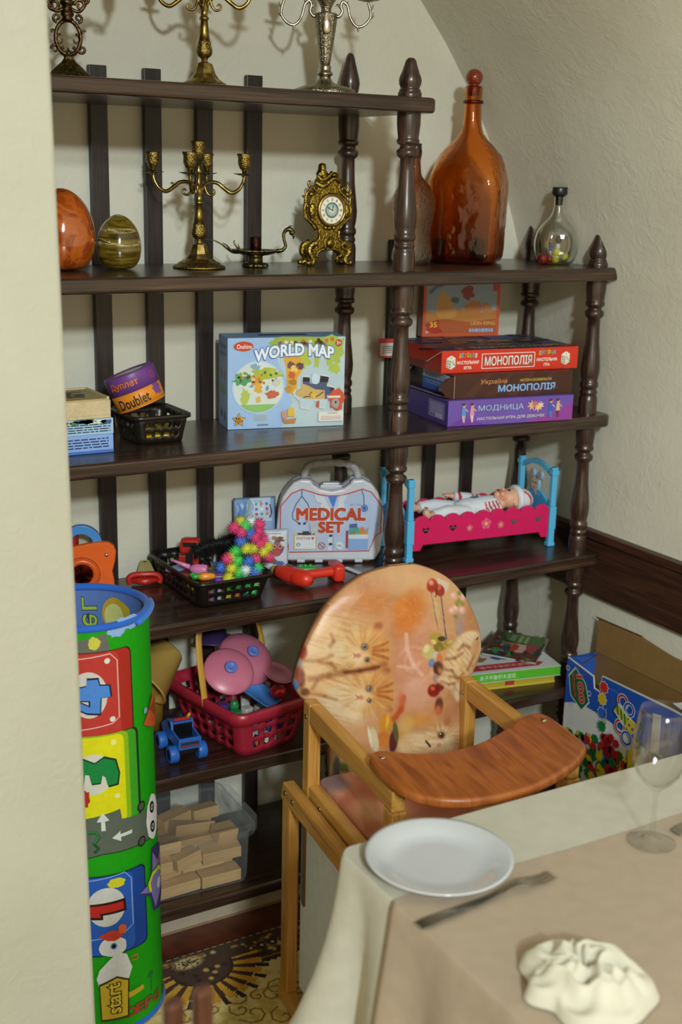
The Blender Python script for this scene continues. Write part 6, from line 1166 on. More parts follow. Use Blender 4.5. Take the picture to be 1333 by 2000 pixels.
# kitten print backrest: painted in sheet coordinates of the fabric (x across, y down)
OUT = [(-.120,.500), (-.121,.560), (-.122,.610), (-.128,.640), (-.161,.682), (-.178,.700), (-.189,.723), (-.186,.742), (-.181,.758), (-.155,.814), (-.110,.874), (-.044,.917), (.023,.931)]
OUTR = [(.170,.500), (.170,.552), (.174,.60), (.180,.655), (.195,.685), (.212,.712), (.221,.735), (.2235,.752), (.218,.791), (.193,.847), (.148,.898), (.085,.928), (.040,.932)]
L = np.array([(p_.x, p_.y) for p_ in spline([(a, b_, 0) for a, b_ in OUT], 10)]); Rr = np.array([(p_.x, p_.y) for p_ in spline([(a, b_, 0) for a, b_ in OUTR], 10)])
nv, nu = 230, 220; vv = .500+(.9312-.500)*(1-(1-np.linspace(0, 1, nv))**1.6)
ul = np.interp(vv, L[:, 1], L[:, 0]); ur = np.interp(vv, Rr[:, 1], Rr[:, 0]); ur = np.maximum(ur, ul+.001)
tt = np.linspace(0, 1, nu); U = ul[None]+(ur-ul)[None]*tt[:, None]; Vv = np.repeat(vv[None], nu, 0)
X = 886.36*U-123.98*0-24.71*Vv+759.89; Y = -123.98*U-969.25*Vv+2011.58
p = Paint(X, Y, (184, 134, 92)); cl = p.fbm(.018, .018, 2); p.mix(np.clip((cl-.45)*4, 0, 1), (204, 160, 118), .7); p.mix(np.clip((.46-cl)*4, 0, 1), (166, 102, 66), .55)
p.ell(800, 1120, 110, 40, (206, 168, 124), .2, 1.2, .8); p.ell(670, 1200, 60, 40, (200, 142, 100), -.5, 1.2, .7); p.ell(790, 1290, 55, 90, (208, 150, 122), 0, 1.2, .8)
e_ = p.fbm(.06, .06, 9); p.ell(788, 1190, 26, 44, (204, 116, 40), .45, .9, .9); p.ell(772, 1180, 13, 18, (214, 130, 50), .3, .9, .7); p.ell(727, 1172, 24, 20, (202, 128, 60), 0, 1., .6); p.ell(700, 1165, 14, 12, (212, 140, 72), 0, 1., .4)
p.mix((np.abs(e_-.5) < .03).astype(float)*(Y < 1230), (214, 160, 116), .3)
def fur(seed, ang, k_, mask, dark, light):
    c_, s_ = math.cos(ang), math.sin(ang); q_ = Paint(X*c_+Y*s_, -X*s_+Y*c_, (0,0,0)).fbm(.03, .26, seed); p.mix(mask*np.clip((q_-.52)*6, 0, 1), light, k_); p.mix(mask*np.clip((.48-q_)*6, 0, 1), dark, k_)
def msk(x, y, a, b_, rot=0, soft=.4):
    c_, s_ = math.cos(rot), math.sin(rot); dx, dy = X-x, Y-y; return np.clip((1-np.hypot((dx*c_+dy*s_)/a, (-dx*s_+dy*c_)/b_))/soft+.5, 0, 1)
CR, OG, DK, WH = (214, 184, 136), (200, 142, 72), (124, 62, 34), (222, 206, 174)
# two kittens lying on their sides, heads to the right
def rfur(cx, cy, R_, k_, dark, light, seed, sq_=1.):
    th_ = np.arctan2(Y-cy, (X-cx)*sq_); rd = np.hypot((X-cx)*sq_, Y-cy); q_ = Paint(th_*9, rd*.030, (0,0,0)).fbm(1., 1., seed); m_ = np.clip((R_-rd)/(R_*.4), 0, 1)
    p.mix(m_*np.clip((q_-.5)*5, 0, 1), light, k_); p.mix(m_*np.clip((.5-q_)*5, 0, 1), dark, k_)
def eye(x, y, r_, col): p.ell(x, y, r_*1.5, r_*1.4, (150, 104, 66), 0, .9, .8); p.ell(x, y, r_*1.1, r_*1.1, (84, 62, 52), 0, .4); p.ell(x, y, r_*.92, r_*.92, col, 0, .3); p.ell(x, y, r_*.5, r_*.5, (28, 24, 24), 0, .4); p.ell(x-r_*.3, y-r_*.35, r_*.24, r_*.24, (226, 226, 226), 0, .6)
p.mix(msk(655, 1250, 78, 52, .1, .8), CR, .9); p.mix(msk(640, 1325, 74, 50, 0, .8), CR, .9); p.mix(msk(660, 1372, 46, 26, .5, .7), WH, .9)
fur(3, .25, .5, msk(640, 1290, 84, 100, 0, .8), (176, 122, 66), (226, 206, 164))
p.ell(655, 1262, 26, 20, WH, 0, 1., .8); p.ell(655, 1352, 28, 20, WH, 0, 1., .8); p.ell(628, 1228, 30, 15, (214, 176, 126), -.3, .9, .8); p.ell(608, 1268, 24, 13, (220, 192, 148), 0, .8, .8); p.ell(610, 1304, 26, 14, (222, 194, 150), 0, .8, .8); p.ell(612, 1332, 24, 12, (218, 186, 138), 0, .8, .8)
for (hx_, hy_, e1, e2, nz_, ea, eb) in (((706, 1264), 0, (701, 1256, 5.2), (706, 1281, 4.), (687, 1273), (728, 1217), (738, 1290)), ((714, 1344), 1, (710, 1337, 5.), (710, 1360, 3.4), (692, 1354), (742, 1304), (746, 1376))):
    cx_, cy_ = hx_
    for ex_, ey_ in (ea, eb): p.ell(ex_, ey_, 15, 12, (206, 146, 88), -.5 if ey_ < cy_ else .5, .6); p.ell(ex_, ey_, 9, 7, (158, 90, 66), -.5 if ey_ < cy_ else .5, .9, .9)
    p.ell(cx_+6, cy_, 40, 39, (212, 166, 104), 0, .6, .95); p.ell(cx_+20, cy_-2, 22, 28, (198, 136, 70), 0, 1., .8); rfur(cx_-10, cy_+4, 62, .36, (184, 118, 56), (230, 204, 152), 20+hy_)
    for k_ in (-9, -1, 8): p.path([(cx_+12, cy_+k_*.7), (cx_+30, cy_+k_*1.3), (cx_+40, cy_+k_*1.9)], 2.6, (166, 92, 38), 1.1, .7)
    p.ell(nz_[0]+2, nz_[1], 17, 19, (226, 206, 170), 0, .9, .85); p.ell(nz_[0]+14, nz_[1]-1, 10, 6, (222, 188, 138), 0, 1., .8)
    eye(*e1, (136, 134, 138)); eye(*e2, (112, 108, 112))
    p.ell(nz_[0]+2, nz_[1], 5, 4.4, (206, 132, 110), 0, .7); p.path([(nz_[0]-3, nz_[1]), (nz_[0]-7, nz_[1]-4)], 1.2, (150, 90, 70), 1., .7); p.path([(nz_[0]-3, nz_[1]), (nz_[0]-7, nz_[1]+4)], 1.2, (150, 90, 70), 1., .7)
p.path([(600, 1319), (634, 1311), (664, 1305), (692, 1302), (718, 1297), (740, 1290)], 5, (140, 84, 44), 1.6, .6); p.path([(664, 1305), (692, 1302), (728, 1295)], 3, (98, 52, 28), 1.3, .75)
for a in ([(592, 1286), (616, 1284), (640, 1272)], [(600, 1347), (626, 1351), (648, 1358)], [(622, 1310), (612, 1320), (604, 1338)], [(636, 1256), (643, 1246), (640, 1234)], [(646, 1298), (638, 1288), (620, 1287)]): p.path(a, 3.2, (150, 94, 54), 1.4, .5)
# trims at the left edge
p.mix(np.clip((U-ul[None]-.004)*-400+.6, 0, 1)*(Y > 1180), (150, 96, 64), .6); p.ell(588, 1272, 9, 14, (146, 56, 26), .3, .5); p.ell(584, 1318, 8, 20, (128, 56, 30), 0, .6); p.ell(582, 1290, 7, 8, (146, 142, 150), 0, .6); p.ell(575, 1335, 7, 11, (70, 116, 172), 0, .5); p.ell(592, 1345, 8, 8, (110, 74, 46), 0, .6); p.ell(612, 1205, 9, 22, (156, 92, 52), .6, .8, .7)
# rose, ribbons, candies, paper, flowers
for i in range(7): a = i*.9; p.path([(798+(10+5*i)*math.cos(a+t_*.5), 1285+(10+5*i)*math.sin(a+t_*.5)) for t_ in range(6)], 3.4, [(222, 176, 156), (194, 130, 106)][i % 2], 1.8, .4)
p.path([(782, 1232), (784, 1262), (796, 1292), (812, 1310)], 4, (224, 182, 164), .8, .8); p.seg(766, 1294, 796, 1298, 3, (220, 180, 160), .8, .7); p.ell(800, 1350, 34, 26, (212, 164, 142), .2, 1., .7); p.ell(800, 1330, 16, 12, (218, 172, 152), .2, 1., .8); p.path([(776, 1355), (770, 1380), (756, 1398)], 5, (186, 76, 36), .9, .85); p.ell(772, 1358, 8, 12, (196, 110, 70), 0, .8, .7)
quad = lambda pts, col, k_=1.: p.mix(np.all([((X-a[0])*(b_[1]-a[1])-(Y-a[1])*(b_[0]-a[0])) < 0 for a, b_ in zip(pts, pts[1:]+pts[:1])], 0).astype(float), col, k_)
quad([(830, 1145), (850, 1240), (880, 1240), (864, 1128)], (186, 192, 200)); quad([(846, 1122), (872, 1134), (862, 1150), (846, 1146)], (206, 194, 186), .8); p.seg(850, 1150, 861, 1240, 1.2, (92, 90, 100), .5); p.seg(831, 1148, 845, 1222, 1., (148, 120, 96), .5); p.ell(843, 1185, 4, 22, (196, 186, 130), -.15, .8, .6)
quad([(864, 1150), (880, 1240), (898, 1222), (902, 1175), (884, 1140)], (200, 178, 168), .8); quad([(880, 1200), (884, 1240), (896, 1224), (902, 1178)], (200, 192, 200), .9)
for i in range(8): p.seg(878+3*i, 1190, 882+1.8*i, 1232, .9, (150, 136, 146), .6, .8)
for x, y in ((878, 1156), (900, 1160), (880, 1180), (894, 1184), (872, 1184)): p.ell(x, y, 7, 7, (214, 170, 156), 0, .6); p.ell(x-1, y-1, 3, 3, (226, 196, 184), 0, .8)
for x, y in ((888, 1168), (896, 1172), (884, 1172), (880, 1196), (892, 1152)): p.ell(x, y, 5.5, 4, (134, 138, 60), x, .6)
p.ell(834, 1137, 11, 13, (164, 44, 28), .3, .3); p.ell(832, 1131, 5, 5, (214, 150, 120), 0, .7); p.ell(849, 1146, 10, 11, (150, 38, 26), -.4, .3); p.ell(848, 1140, 4, 6, (196, 92, 60), .5, .7); p.mix(((Y > 1133)&(Y < 1160)&(np.abs(X-843+(Y-1145)*.2) < 1.2)).astype(float), (90, 20, 16), .8)
for x, y, a, b_, r_, c in ((842, 1238, 14, 10, .2, (168, 150, 60)), (826, 1266, 13, 14, -.3, (196, 186, 116)), (862, 1252, 16, 7, -.5, (150, 138, 48)), (846, 1256, 10, 10, .4, (128, 112, 36)), (852, 1240, 8, 5, 0, (70, 54, 40)), (836, 1246, 6, 4, .6, (214, 200, 120)), (822, 1260, 6, 8, .4, (222, 214, 160)), (868, 1246, 6, 3, -.5, (204, 190, 96))): p.ell(x, y, a, b_, c, r_, .4)
p.ell(840, 1272, 5, 7, (190, 198, 206), .2, .4); p.ell(850, 1276, 8, 9, (206, 122, 60), 0, .5); p.ell(832, 1288, 7, 8, (106, 134, 178), .1, .25); p.ell(845, 1298, 10, 14, (72, 32, 20), 0, .4); p.ell(847, 1302, 4, 6, (150, 90, 50), 0, .6); p.ell(840, 1318, 6, 9, (160, 126, 132), 0, .4); p.ell(836, 1342, 12, 13, (134, 30, 20), .3, .35); p.ell(848, 1334, 8, 9, (112, 30, 24), 0, .4); p.ell(834, 1338, 4, 4, (206, 92, 60), 0, .7); p.ell(846, 1372, 8, 16, (96, 44, 30), .1, .6); p.ell(844, 1380, 5, 8, (190, 84, 52), .1, .6)
# kitten at the right, paws
for M_, c_ in ((msk(905, 1262, 44, 30, -.5), (214, 190, 150)), (msk(880, 1282, 26, 16, -.3), (210, 180, 134)), (msk(876, 1306, 26, 13, 0), (218, 194, 152)), (msk(872, 1326, 28, 12, .2), (220, 200, 164)), (msk(900, 1325, 24, 36, .3), (208, 178, 136)), (msk(908, 1240, 24, 14, -.2), WH), (msk(892, 1345, 12, 22, .2), (222, 206, 176))): p.mix(M_, c_, .9)
fur(11, .9, .4, msk(890, 1295, 50, 60), (176, 124, 76), (230, 212, 176))
for a in ([(860, 1280), (878, 1278), (894, 1268)], [(856, 1300), (872, 1302), (880, 1314)], [(852, 1324), (866, 1330), (878, 1328)], [(886, 1262), (896, 1252), (910, 1258)], [(930, 1250), (918, 1280), (906, 1302)], [(868, 1314), (886, 1318), (896, 1310)]): p.path(a, 3., (134, 84, 50), 1.4, .55)
p.ell(925, 1258, 10, 20, (196, 146, 104), .2, .8, .8); p.seg(930, 1240, 926, 1244, 1.5, (60, 40, 30), .5)
# lower kitten face, flowers at the bottom
for M_, c_ in ((msk(850, 1440, 34, 26), (216, 192, 156)), (msk(800, 1450, 36, 26), (214, 190, 150)), (msk(884, 1445, 26, 34), (206, 172, 130)), (msk(852, 1412, 22, 10), (198, 150, 98))): p.mix(M_, c_, .9)
fur(13, .2, .4, msk(840, 1440, 60, 30), (186, 132, 80), (230, 214, 180)); rfur(852, 1440, 44, .45, (186, 128, 72), (228, 208, 168), 31); p.ell(858, 1448, 18, 14, WH, 0, .9, .8); eye(851, 1431, 6, (110, 74, 50)); p.seg(820, 1442, 828, 1452, 2, (70, 46, 34), .8); p.ell(862, 1404, 8, 8, (180, 120, 82), 0, .8); p.ell(846, 1450, 5, 4, (206, 140, 120), 0, .6)
p.ell(806, 1400, 26, 12, (212, 150, 60), 0, 1., .7); p.ell(780, 1410, 14, 24, (214, 176, 104), .1, .9, .7); p.ell(850, 1385, 30, 14, (196, 122, 72), 0, 1., .5)
p.ell(740, 1405, 12, 18, (202, 140, 40), .2, .4); p.ell(736, 1436, 13, 16, (196, 120, 48), 0, .4); p.ell(744, 1400, 3, 14, (226, 176, 70), .15, .7); p.ell(755, 1440, 8, 22, (84, 36, 36), .1, .4); p.ell(760, 1422, 5, 20, (88, 92, 46), -.1, .4); p.ell(718, 1436, 8, 24, (206, 198, 170), -.15, .35); p.ell(710, 1430, 3, 20, (222, 214, 190), -.15, .6)
for x, y, a, b_, c in ((655, 1480, 14, 30, (150, 146, 96)), (664, 1468, 12, 10, (214, 176, 156)), (662, 1490, 12, 8, (96, 104, 44)), (660, 1515, 10, 14, (214, 170, 152)), (690, 1520, 9, 14, (200, 134, 48)), (705, 1522, 10, 8, (104, 70, 44)), (680, 1480, 10, 30, (184, 180, 150)), (648, 1500, 6, 30, (84, 84, 92))): p.ell(x, y, a, b_, c, .1, .5)
p.A *= np.array((.93, .90, .87)); rim_ = np.minimum(U-ul[None], ur[None]-U); bul = (np.clip(rim_/.05, 0, 1))*np.clip((.9312-Vv)/.045, 0, 1); bul = np.sqrt(np.clip(bul, 0, 1)); wr = (p.fbm(.012, .02, 5)-.5)*.006
yc = .012+.15*(Vv-.53); Pf = np.stack([U, yc-.006-.016*bul+wr*bul, Vv], -1); Pb = np.stack([U, yc+.006+.004*bul, Vv], -1)
P_all = np.concatenate([Pf, Pb[::-1], Pf[:1]], 0); C_all = np.concatenate([p.A, np.ones_like(p.A)*np.array((150, 112, 84)), p.A[:1]], 0)
grid_obj('backrest_cover', m_oil(), P_all[::-1], C_all[::-1], hc)
# seat cushion
sx, sy = np.meshgrid(np.linspace(-.1475, .164, 120), np.linspace(-.345, .004, 120), indexing='ij'); p = Paint(sx*1000, sy*1000, (172, 104, 80)); f = p.fbm(.014, .014, 6); p.mix(np.clip((f-.45)*5, 0, 1), (202, 150, 126), .8); p.mix(np.clip((.42-f)*5, 0, 1), (150, 66, 48), .7)
for x, y, a, b_, c in ((-70, -100, 60, 40, (170, 82, 62)), (-110, -180, 30, 60, (206, 160, 124)), (-20, -300, 40, 20, (120, 90, 40)), (60, -330, 40, 14, (196, 150, 70)), (20, -200, 60, 50, (160, 70, 50)), (-130, -40, 16, 40, (110, 96, 110)), (110, -240, 40, 60, (206, 170, 140))): p.ell(x, y, a, b_, c, .3, .9, .8)
ed = np.minimum(np.minimum(sx+.1475, .164-sx), np.minimum(sy+.345, .004-sy)); hz = .520+.030*np.sqrt(np.clip(ed/.03, 0, 1)); Pt = np.stack([sx, sy, hz], -1); Pd = np.stack([sx, sy, np.full(sx.shape, .5205)], -1)
grid_obj('seat_cover', m_oil(), np.concatenate([Pt, Pd[::-1], Pt[:1]], 0), np.concatenate([p.A, p.A[::-1], p.A[:1]], 0), hc)

# ---------------------------------------------------------------- dining table with cloth
TZ = .742; TX0, TYB = -.700, -.922
t = thing('dining_table', 'dining table covered by the beige tablecloth at the front right', 'table', (.10, -1.40, 0))
m = MB(); m.bx(-.790, .485, -.50, .470, TZ-.030, TZ-.0025, '5a4030'); m.build('tabletop', pine_x(), t)
for x in (-.72, .43):
    for y in (-.43, .40): MB().bx(x-.03, x+.03, y-.03, y+.03, .0085, TZ-.0305, '5a4030').build('leg', pine_z(), t)
def skirt(lv, base, s0, s1, n, inset=0., hang=.62, lift=0.):
    """cloth edge: path along the back edge (right to left), round the corner, then along the left end"""
    R_ = .022; path = []
    for i in range(40): path.append((.592-(.592-(TX0+R_))*i/39, TYB, 0., 1.))
    for i in range(1, 9): a = PI/2+PI/2*i/8; path.append((TX0+R_+R_*math.cos(a), TYB-R_+R_*math.sin(a), math.cos(a), math.sin(a)))
    for i in range(1, 80): path.append((TX0, TYB-R_-(1.0)*i/79, -1., 0.))
    return path
PATH = skirt(0, 0, 0, 0, 0)
def fold(i, d):
    x, y, nx, ny = PATH[i]; amp = (1-math.exp(-d*5))
    if i < 40: w_ = .010+.010*math.sin(x*19+1)
    elif i < 48: w_ = .030+.175*amp*d/.6*math.sin(PI*(i-39)/9)+.02
    else:
        s_ = (TYB-.022-y); w_ = .034+.030*math.cos(s_*44+.4)*math.exp(-s_*1.2)+.012*math.sin(s_*21); w_ = w_-.046*math.exp(-((s_-.045)/.022)**2)
    return amp*w_*(.35+d*1.5)
def sk(i, d, out=0.):
    x, y, nx, ny = PATH[i]; o_ = fold(i, d)+out; e = min(d/.012, 1.); return (x+nx*(o_+.004*e), y+ny*(o_+.004*e), TZ+out*.6-max(0, d-.004)+.0015*(1-e))
LV = [0, .003, .007, .014, .03, .06, .10, .15, .21, .28, .36, .45, .54, .62]
m = MB(); lo = [[sk(i, d) for i in range(len(PATH))] for d in LV]; m.loft(lo, 'b4b2a4', cap0=False, closed=False)
for f in range(len(m.f)): m.f[f] = m.f[f][::-1]
xs = [.86, *[.8-.1*i for i in range(15)], TX0+.022]; n0 = len(m.v)
top = [(PATH[i][0], PATH[i][1], TZ+.0015) for i in range(len(PATH))]+[(.592, TYB-1.022, TZ+.0015)]
m.add(top, [tuple(range(len(top)))], 'b4b2a4')
o = m.build('tablecloth', m_fabric(), solid=.0012, weld=.0004); tag(o, 'light grey beige tablecloth draped over the dining table', 'tablecloth')
m = MB(); j0 = next(i for i in range(48, len(PATH)) if PATH[i][1] < -1.066)
seg_ = list(range(j0, len(PATH))); lo = [[sk(i, d, .0028) for i in seg_] for d in LV[:-1]]; m.loft(lo, 'a39480', cap0=False, closed=False)
for f in range(len(m.f)): m.f[f] = m.f[f][::-1]
edge = []
for i in range(30): x = TX0+(.592-TX0)*i/29; edge.append((x, -1.066-.012*math.sin(x*5+3.2)-.008*(x > -.2)*math.sin((x+.2)*6), TZ+.0033))
top = [lo[0][k_] for k_ in range(len(seg_)-1, -1, -1)]+edge[1:]+[(.592, PATH[-1][1], TZ+.0033)]
m.add(top, [tuple(reversed(range(len(top))))], 'a39480'); o = m.build('table_runner', m_fabric(), solid=.0010, weld=.0002); tag(o, 'pinkish beige overlay cloth lying across the tablecloth', 'table runner')
S0 = TZ+.0056
def thin_glass():
    k = NT('thin_clear_glass'); a_ = k.n('ShaderNodeBsdfTransparent'); a_.inputs['Color'].default_value = (.965, .97, .965, 1); g_ = k.n('ShaderNodeBsdfGlossy', Roughness=.02); f_ = k.n('ShaderNodeLayerWeight', Blend=.5); pw_ = k.n('ShaderNodeMath', operation='POWER'); pw_.inputs[1].default_value = 4.5; k.l(f_.outputs['Facing'], pw_.inputs[0]); ad_ = k.n('ShaderNodeMath', operation='MULTIPLY_ADD'); ad_.inputs[1].default_value = .95; ad_.inputs[2].default_value = .06; k.l(pw_.outputs[0], ad_.inputs[0]); x_ = k.n('ShaderNodeMixShader')
    k.l(ad_.outputs[0], x_.inputs['Fac']); k.l(a_.outputs[0], x_.inputs[1]); k.l(g_.outputs[0], x_.inputs[2]); k.l(x_.outputs[0], k.t.nodes['Material Output'].inputs['Surface']); return k.m
m = MB(); PL_ = [(0,.0022), (.055,.0022), (.064,.0035), (.074,.0085), (.087,.0125), (.101,.0165), (.1035,.0178), (.1030,.0192), (.098,.0182), (.084,.0146), (.074,.0098), (.064,.0062), (.05,.0055), (0,.0055)]
m.lathe(PL_, 'bcc2c8', seg=64); o = m.build('dinner_plate', col_mat('white_porcelain', rough=.18, vary=.01, coat=.4)); put(o, (-.602, -1.030, S0-.0014)); tag(o, 'plain white plate near the corner of the table', 'plate')
def fork(label, loc, rz):
    m = MB(); P = [(-.118,0,.003), (-.10,0,.0045), (-.05,0,.005), (0,0,.0062), (.03,0,.0105), (.045,0,.012), (.060,0,.010)]; W_ = [.0085, .0095, .007, .0046, .0036, .0052, .0115]; H_2 = .0012; Q = spline(P, 5); Wi = np.interp(np.linspace(0, 6, len(Q)), range(7), W_)
    m.loft([[(q.x, -w_, q.z-H_2), (q.x, w_, q.z-H_2), (q.x, w_, q.z+H_2), (q.x, -w_, q.z+H_2)] for q, w_ in zip(Q, Wi)], cap0=True, cap1=True, smooth=False)
    for k_ in range(4):
        y = -.0092+.00613*k_; T_ = spline([(.058,y,.0102), (.075,y*1.02,.0072), (.095,y,.0050), (.112,y*.94,.0066)], 4); m.loft([[(q.x, q.y-w_, q.z-.0010), (q.x, q.y+w_, q.z-.0010), (q.x, q.y+w_, q.z+.0010), (q.x, q.y-w_, q.z+.0010)] for q, w_ in zip(T_, np.linspace(.0022, .0010, len(T_)))], cap1=True, smooth=False)
    o = m.build('fork', m_steel(), bevel=.0006); put(o, loc, math.radians(rz)); return tag(o, label, 'fork')
fork('steel fork lying on the overlay cloth in front of the white plate', (-.592, -1.137, S0-.0008), 3)
fork('steel fork at the right edge of the photo beside the wine glass', (-.125, -1.105, S0-.0008), 8)
m = MB(); GP = [(.0345,0), (.0355,.0005), (.0350,.0011), (.020,.0020), (.008,.0045), (.0042,.014), (.0036,.040), (.0036,.070), (.0045,.080), (.010,.087), (.022,.098), (.032,.112), (.0385,.132), (.0400,.150), (.0385,.172), (.0345,.195), (.0325,.208), (.0318,.2085), (.0335,.195), (.0374,.172), (.0388,.150), (.0374,.133), (.031,.114), (.021,.1005), (.009,.0905), (0,.0885)]
m.lathe([(0,.0)]+GP, seg=48); o = m.build('wine_glass', thin_glass()); put(o, (-.288, -1.119, S0-.0008)); tag(o, 'empty stemmed wine glass standing on the overlay cloth', 'wine glass')
m = MB(); nu_, nv_ = 160, 48; loops = []
for j in range(nv_):
    r0 = j/(nv_-1); lp = []
    for i in range(nu_):
        a = 2*PI*i/nu_; sw_ = a+.8*r0; l2 = noise.noise(Vector((math.cos(a)*1.3, math.sin(a)*1.3, 3.1)))
        R_ = .080*r0*(1+.34*l2+.09*math.cos(3*a+1)+.05*math.cos(7*a)); rid = 1-abs(noise.noise(Vector((math.cos(sw_)*1.5, math.sin(sw_)*1.5, r0*2.6+.5))))*2.1; rid2 = abs(math.sin(sw_*2.5+4*l2))
        z = .010+.038*(1-r0**2.6)*(.42+.46*rid+.24*rid2*min(1, r0*3))-.016*math.exp(-(r0/.16)**2); z *= 1-.96*max(0, (r0-.90)/.10)**2
        lp.append((R_*math.cos(a), R_*math.sin(a), max(z, .001)))
    loops.append(lp)
m.loft(loops[::-1], 'c4c2b2', cap0=False, cap1=True); o = m.build('napkin', m_fabric()); put(o, (-.605, -1.338, S0), .4); tag(o, 'crumpled cream cloth napkin on the overlay cloth at the bottom right', 'napkin')

# ---------------------------------------------------------------- cardboard box by the right wall
t = thing('cardboard_box', 'open cardboard box with a blue and white toy brick print by the right wall', 'box', (.508, -.008, 0))
BH, BWid, BL_ = .498, .094, .47; CB = '8a6a3c'
m = MB(); k_ = .003
notch = [(0, BH), (-.100, BH-.016), (-.106, BH-.046), (-.128, BH-.048), (-.131, BH-.004), (-.36, BH+.002), (-BL_, BH)]
YZm = Matrix(((0,0,1,0), (1,0,0,0), (0,1,0,0), (0,0,0,1)))
m.prism([(0, .002), *notch, (-BL_, .002)], 0, k_, 'd4d4d0', M=YZm); nF = len(m.f)
m.bx(k_, BWid, -k_, 0, .002, BH-.004, '2858b0'); m.bx(k_, BWid, -BL_, -BL_+k_, .002, BH, CB); m.bx(BWid-k_, BWid, -BL_, 0, .002, BH, CB); m.bx(0, BWid, -BL_, 0, .0005, .002, CB); m.bx(k_, k_+.0008, -BL_+k_, -k_, .002, BH-.05, CB); m.c[1] = lin(CB)
s = Sheet(m, frame((0, 0, 0), (0, -1, 0), (0, 0, 1)), step=.0002); B_ = lambda *q: [(-a, b_) for a, b_ in q]
s.poly([(0, .372), (.03, .384), (.08, .392), (.15, .390), (.22, .380), (.30, .368), (BL_, .35), (BL_, BH-.004), (.36, BH-.002), (.133, BH-.006), (.129, BH-.05), (.105, BH-.048), (.099, BH-.019), (0, BH-.002)], '2454b4')
s.line([(.137, BH-.024), (.20, BH-.028), (.26, BH-.05)], .0015, '6c8cc8')
hexa = [(.012, .450), (.034, .478), (.072, .452), (.090, .408), (.066, .378), (.024, .402)]
s.poly([(.049+(a-.049)*1.1, .428+(b_-.428)*1.08) for a, b_ in hexa], 'd0d8d0'); s.poly(hexa, '186038'); s.text('100', .058, .430, .074, .024, 'c83c34', .03, rot=-PI/2+.25, outline='d8d0c8', ow=.02); s.line([(.026, .462), (.030, .444)], .008, 'b84038'); s.line([(.031, .441), (.036, .418)], .008, 'b84038'); s.line([(.037, .415), (.041, .404)], .008, 'b84038')
for a, b_ in ((.006, .47), (.092, .432), (.030, .378)): s.ring(a, b_, .006, .006, .002, 'd0d8d0')
for i, (y, z, c) in enumerate(((.143, .468, 'c83028'), (.141, .436, 'd8b820'), (.144, .400, '2c64c0'), (.148, .366, '187838'))): s.star(y, z, .018, .0145, 'd4d8d8' if i < 3 else 'c8ccc8', 9); s.star(y, z, .016, .0128, c, 9)
def gear(y, z, r, c): s.star(y, z, r, r*.78, c, 7, rnd.random())
for y, z, c in ((.214, .458, 'b03034'), (.238, .446, '2c50a8'), (.212, .392, 'b03034'), (.238, .372, '2c50a8')): s.ring(y, z, .0155, .0155, .010, 'd0d4d4'); s.ring(y, z, .0155, .0155, .0055, c)
s.line([(.196, .438), (.226, .418), (.262, .404)], .034, 'd0d4d0'); s.line([(.194, .437), (.206, .430)], .020, 'c0a01c')
for i in range(7): s.line([(.198+.007*i, .444-.003*i), (.204+.007*i, .420-.004*i)], .0055, ['187838', 'd0c024'][i % 2])
s.blob(.252, .408, .018, .016, 'd0b828', 4, .1); s.ell(.246, .410, .004, .004, '2c50a8'); s.ell(.258, .404, .004, .004, '2c50a8'); s.ring(.284, .424, .010, .012, .005, '187838'); s.ring(.276, .376, .010, .012, .005, '187838')
s.line([(.164, .42), (.166, .378)], .004, '8c94a4')
s.poly([(.252, .350), (.276, .362), (.300, .340), (.300, .280), (.276, .268), (.252, .285)], 'd4c41c'); s.ell(.277, .330, .010, .012, 'c8ccc8'); s.ell(.277, .300, .009, .011, '4c3c70'); s.poly([(.236, .260), (.30, .270), (.32, .22), (.25, .18), (.228, .21)], '186838'); s.poly([(.25, .235), (.262, .245), (.30, .20), (.27, .19)], '2c50b0')
rr_ = random.Random(5)
for i in range(120):
    y = .02+.29*rr_.random(); z = .21+.12*rr_.random()-.16*abs(y-.16); gear(y, z, .014, ['187038', 'd0bc1c', 'b02428', '2454b0', '187038', '126030', 'd0bc1c'][i % 7]); s.k = 20+(i % 10)
for i in range(26): y = .170+.014*rr_.gauss(0, 1)+.03*(i/26); z = .352-.085*(i/26)+.012*rr_.gauss(0, 1); gear(y, z, .012, ['a81c24', '941820', 'b42830'][i % 3]); s.k = 31+(i % 5)
s.poly([(.318, .47), (.345, .475), (.352, .30), (.325, .29)], 'c8ccd0'); s.poly([(.366, .48), (.378, .482), (.384, .30), (.372, .30)], '3c68b8')
s.text('U', .340, .355, .040, .036, '5054a4', .03, rot=-PI/2, outline='d0d080', ow=.06); s.text('И', .342, .305, .040, .036, '6478b4', .03, rot=-PI/2, outline='8ca888', ow=.06); s.blob(.318, .33, .008, .030, 'a83c30', 4); s.blob(.372, .318, .008, .020, 'b83430', 7, .3)
s.poly([(.410, .455), (.455, .46), (.448, .42), (.424, .415)], '4460b0'); s.blob(.436, .395, .026, .016, 'b03028', 3, .15); s.ell(.422, .398, .004, .004, 'd8d0c8'); s.ell(.450, .400, .004, .004, 'd8d0c8'); s.blob(.430, .368, .020, .012, 'a83030', 5, .15); s.blob(.428, .342, .022, .016, '2c8444', 6, .15)
m.build('carton', m_card(), t)
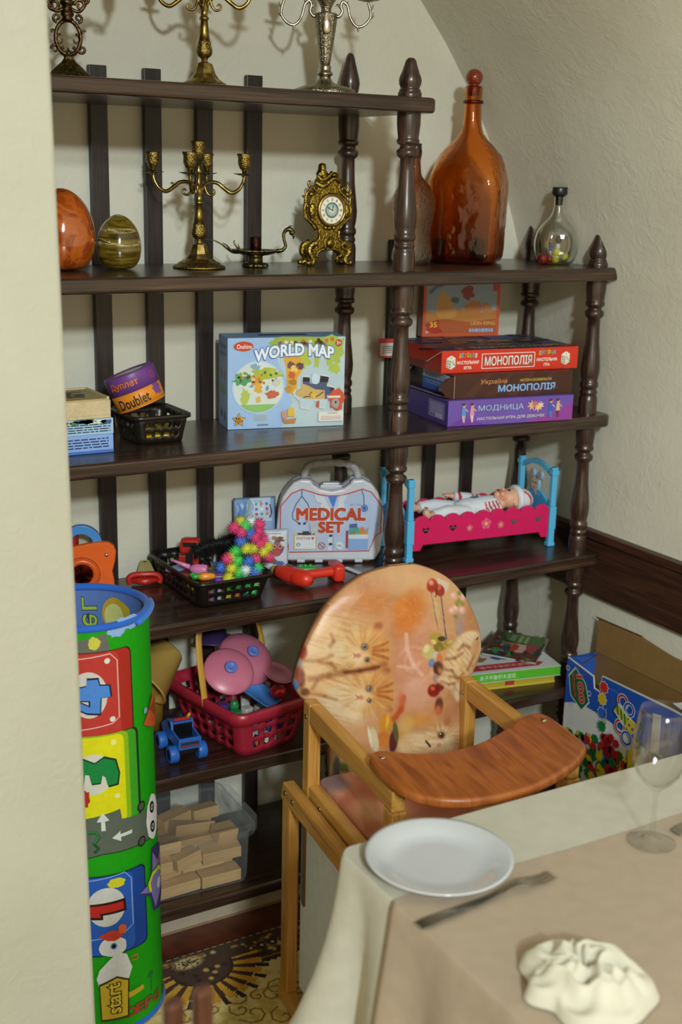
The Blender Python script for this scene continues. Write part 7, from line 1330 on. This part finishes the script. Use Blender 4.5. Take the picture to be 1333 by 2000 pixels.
def bflap(name, pts, th_, c0, c1):
    m = MB(); n_ = (Vector(pts[1])-Vector(pts[0])).cross(Vector(pts[2])-Vector(pts[1])).normalized()*th_; L_ = len(pts); P = [Vector(q) for q in pts]
    m.add(P+[q+n_ for q in P], [tuple(reversed(range(L_))), tuple(range(L_, 2*L_))]+[(i, (i+1) % L_, L_+(i+1) % L_, L_+i) for i in range(L_)], [c0, c1]+['6c5030']*L_); return m.build(name, m_matte(), t)
bflap('lid_flap', [(BWid-.002, -.004, BH), (BWid-.002, -BL_, BH), (BWid+.008, -BL_, BH+.072), (BWid+.006, -.26, BH+.076), (BWid+.009, -.15, BH+.088), (BWid+.008, .006, BH+.084)], .0028, CB, CB)
bflap('lid_tuck', [(BWid+.008, .008, BH+.0838), (BWid+.009, -.15, BH+.0878), (BWid+.002, -.16, BH+.094), (BWid+.003, .014, BH+.090)], .0015, '5a4226', '5a4226')
bflap('end_flap', [(.002, -.001, BH-.002), (.074, -.001, BH-.002), (.072, -.034, BH+.004), (.004, -.050, BH-.006)], .002, '2454b0', '3060b8')
bflap('end_flap', [(.0, -BL_, BH), (BWid-.004, -BL_, BH), (BWid-.01, -BL_+.085, BH+.010), (.004, -BL_+.105, BH+.012)], .002, 'c8c8c4', 'c4c8cc')
# ---------------------------------------------------------------- chair beside the camera
t = thing('wooden_chair', 'dark wooden chair at the bottom left, only its back rail top in view', 'chair', (-1.235, -1.52, 0), math.radians(8))
cw = wood('brown_chair_wood', 2, [(.35, '2e1a12'), (.5, '452618'), (.65, '583420')], rough=.4)
for x in (-.155, .155):
    MB().bx(x-.015, x+.015, -.215, -.185, .0085, .4405).build('leg', cw, t, bevel=.004); MB().bx(x-.017, x+.017, .160, .190, .0085, .72).build('leg', cw, t, bevel=.004)
    for dx in (-.016, .017): MB().bx(x+dx-.0105, x+dx+.0105, .167, .183, .7205, .905).build('spindle', cw, t, bevel=.006)
MB().bx(-.172, .172, -.215, .158, .441, .47).build('seat', cw, t, bevel=.006)
MB().bx(-.137, .137, .169, .181, .60, .66).build('back_rail', cw, t, bevel=.004)
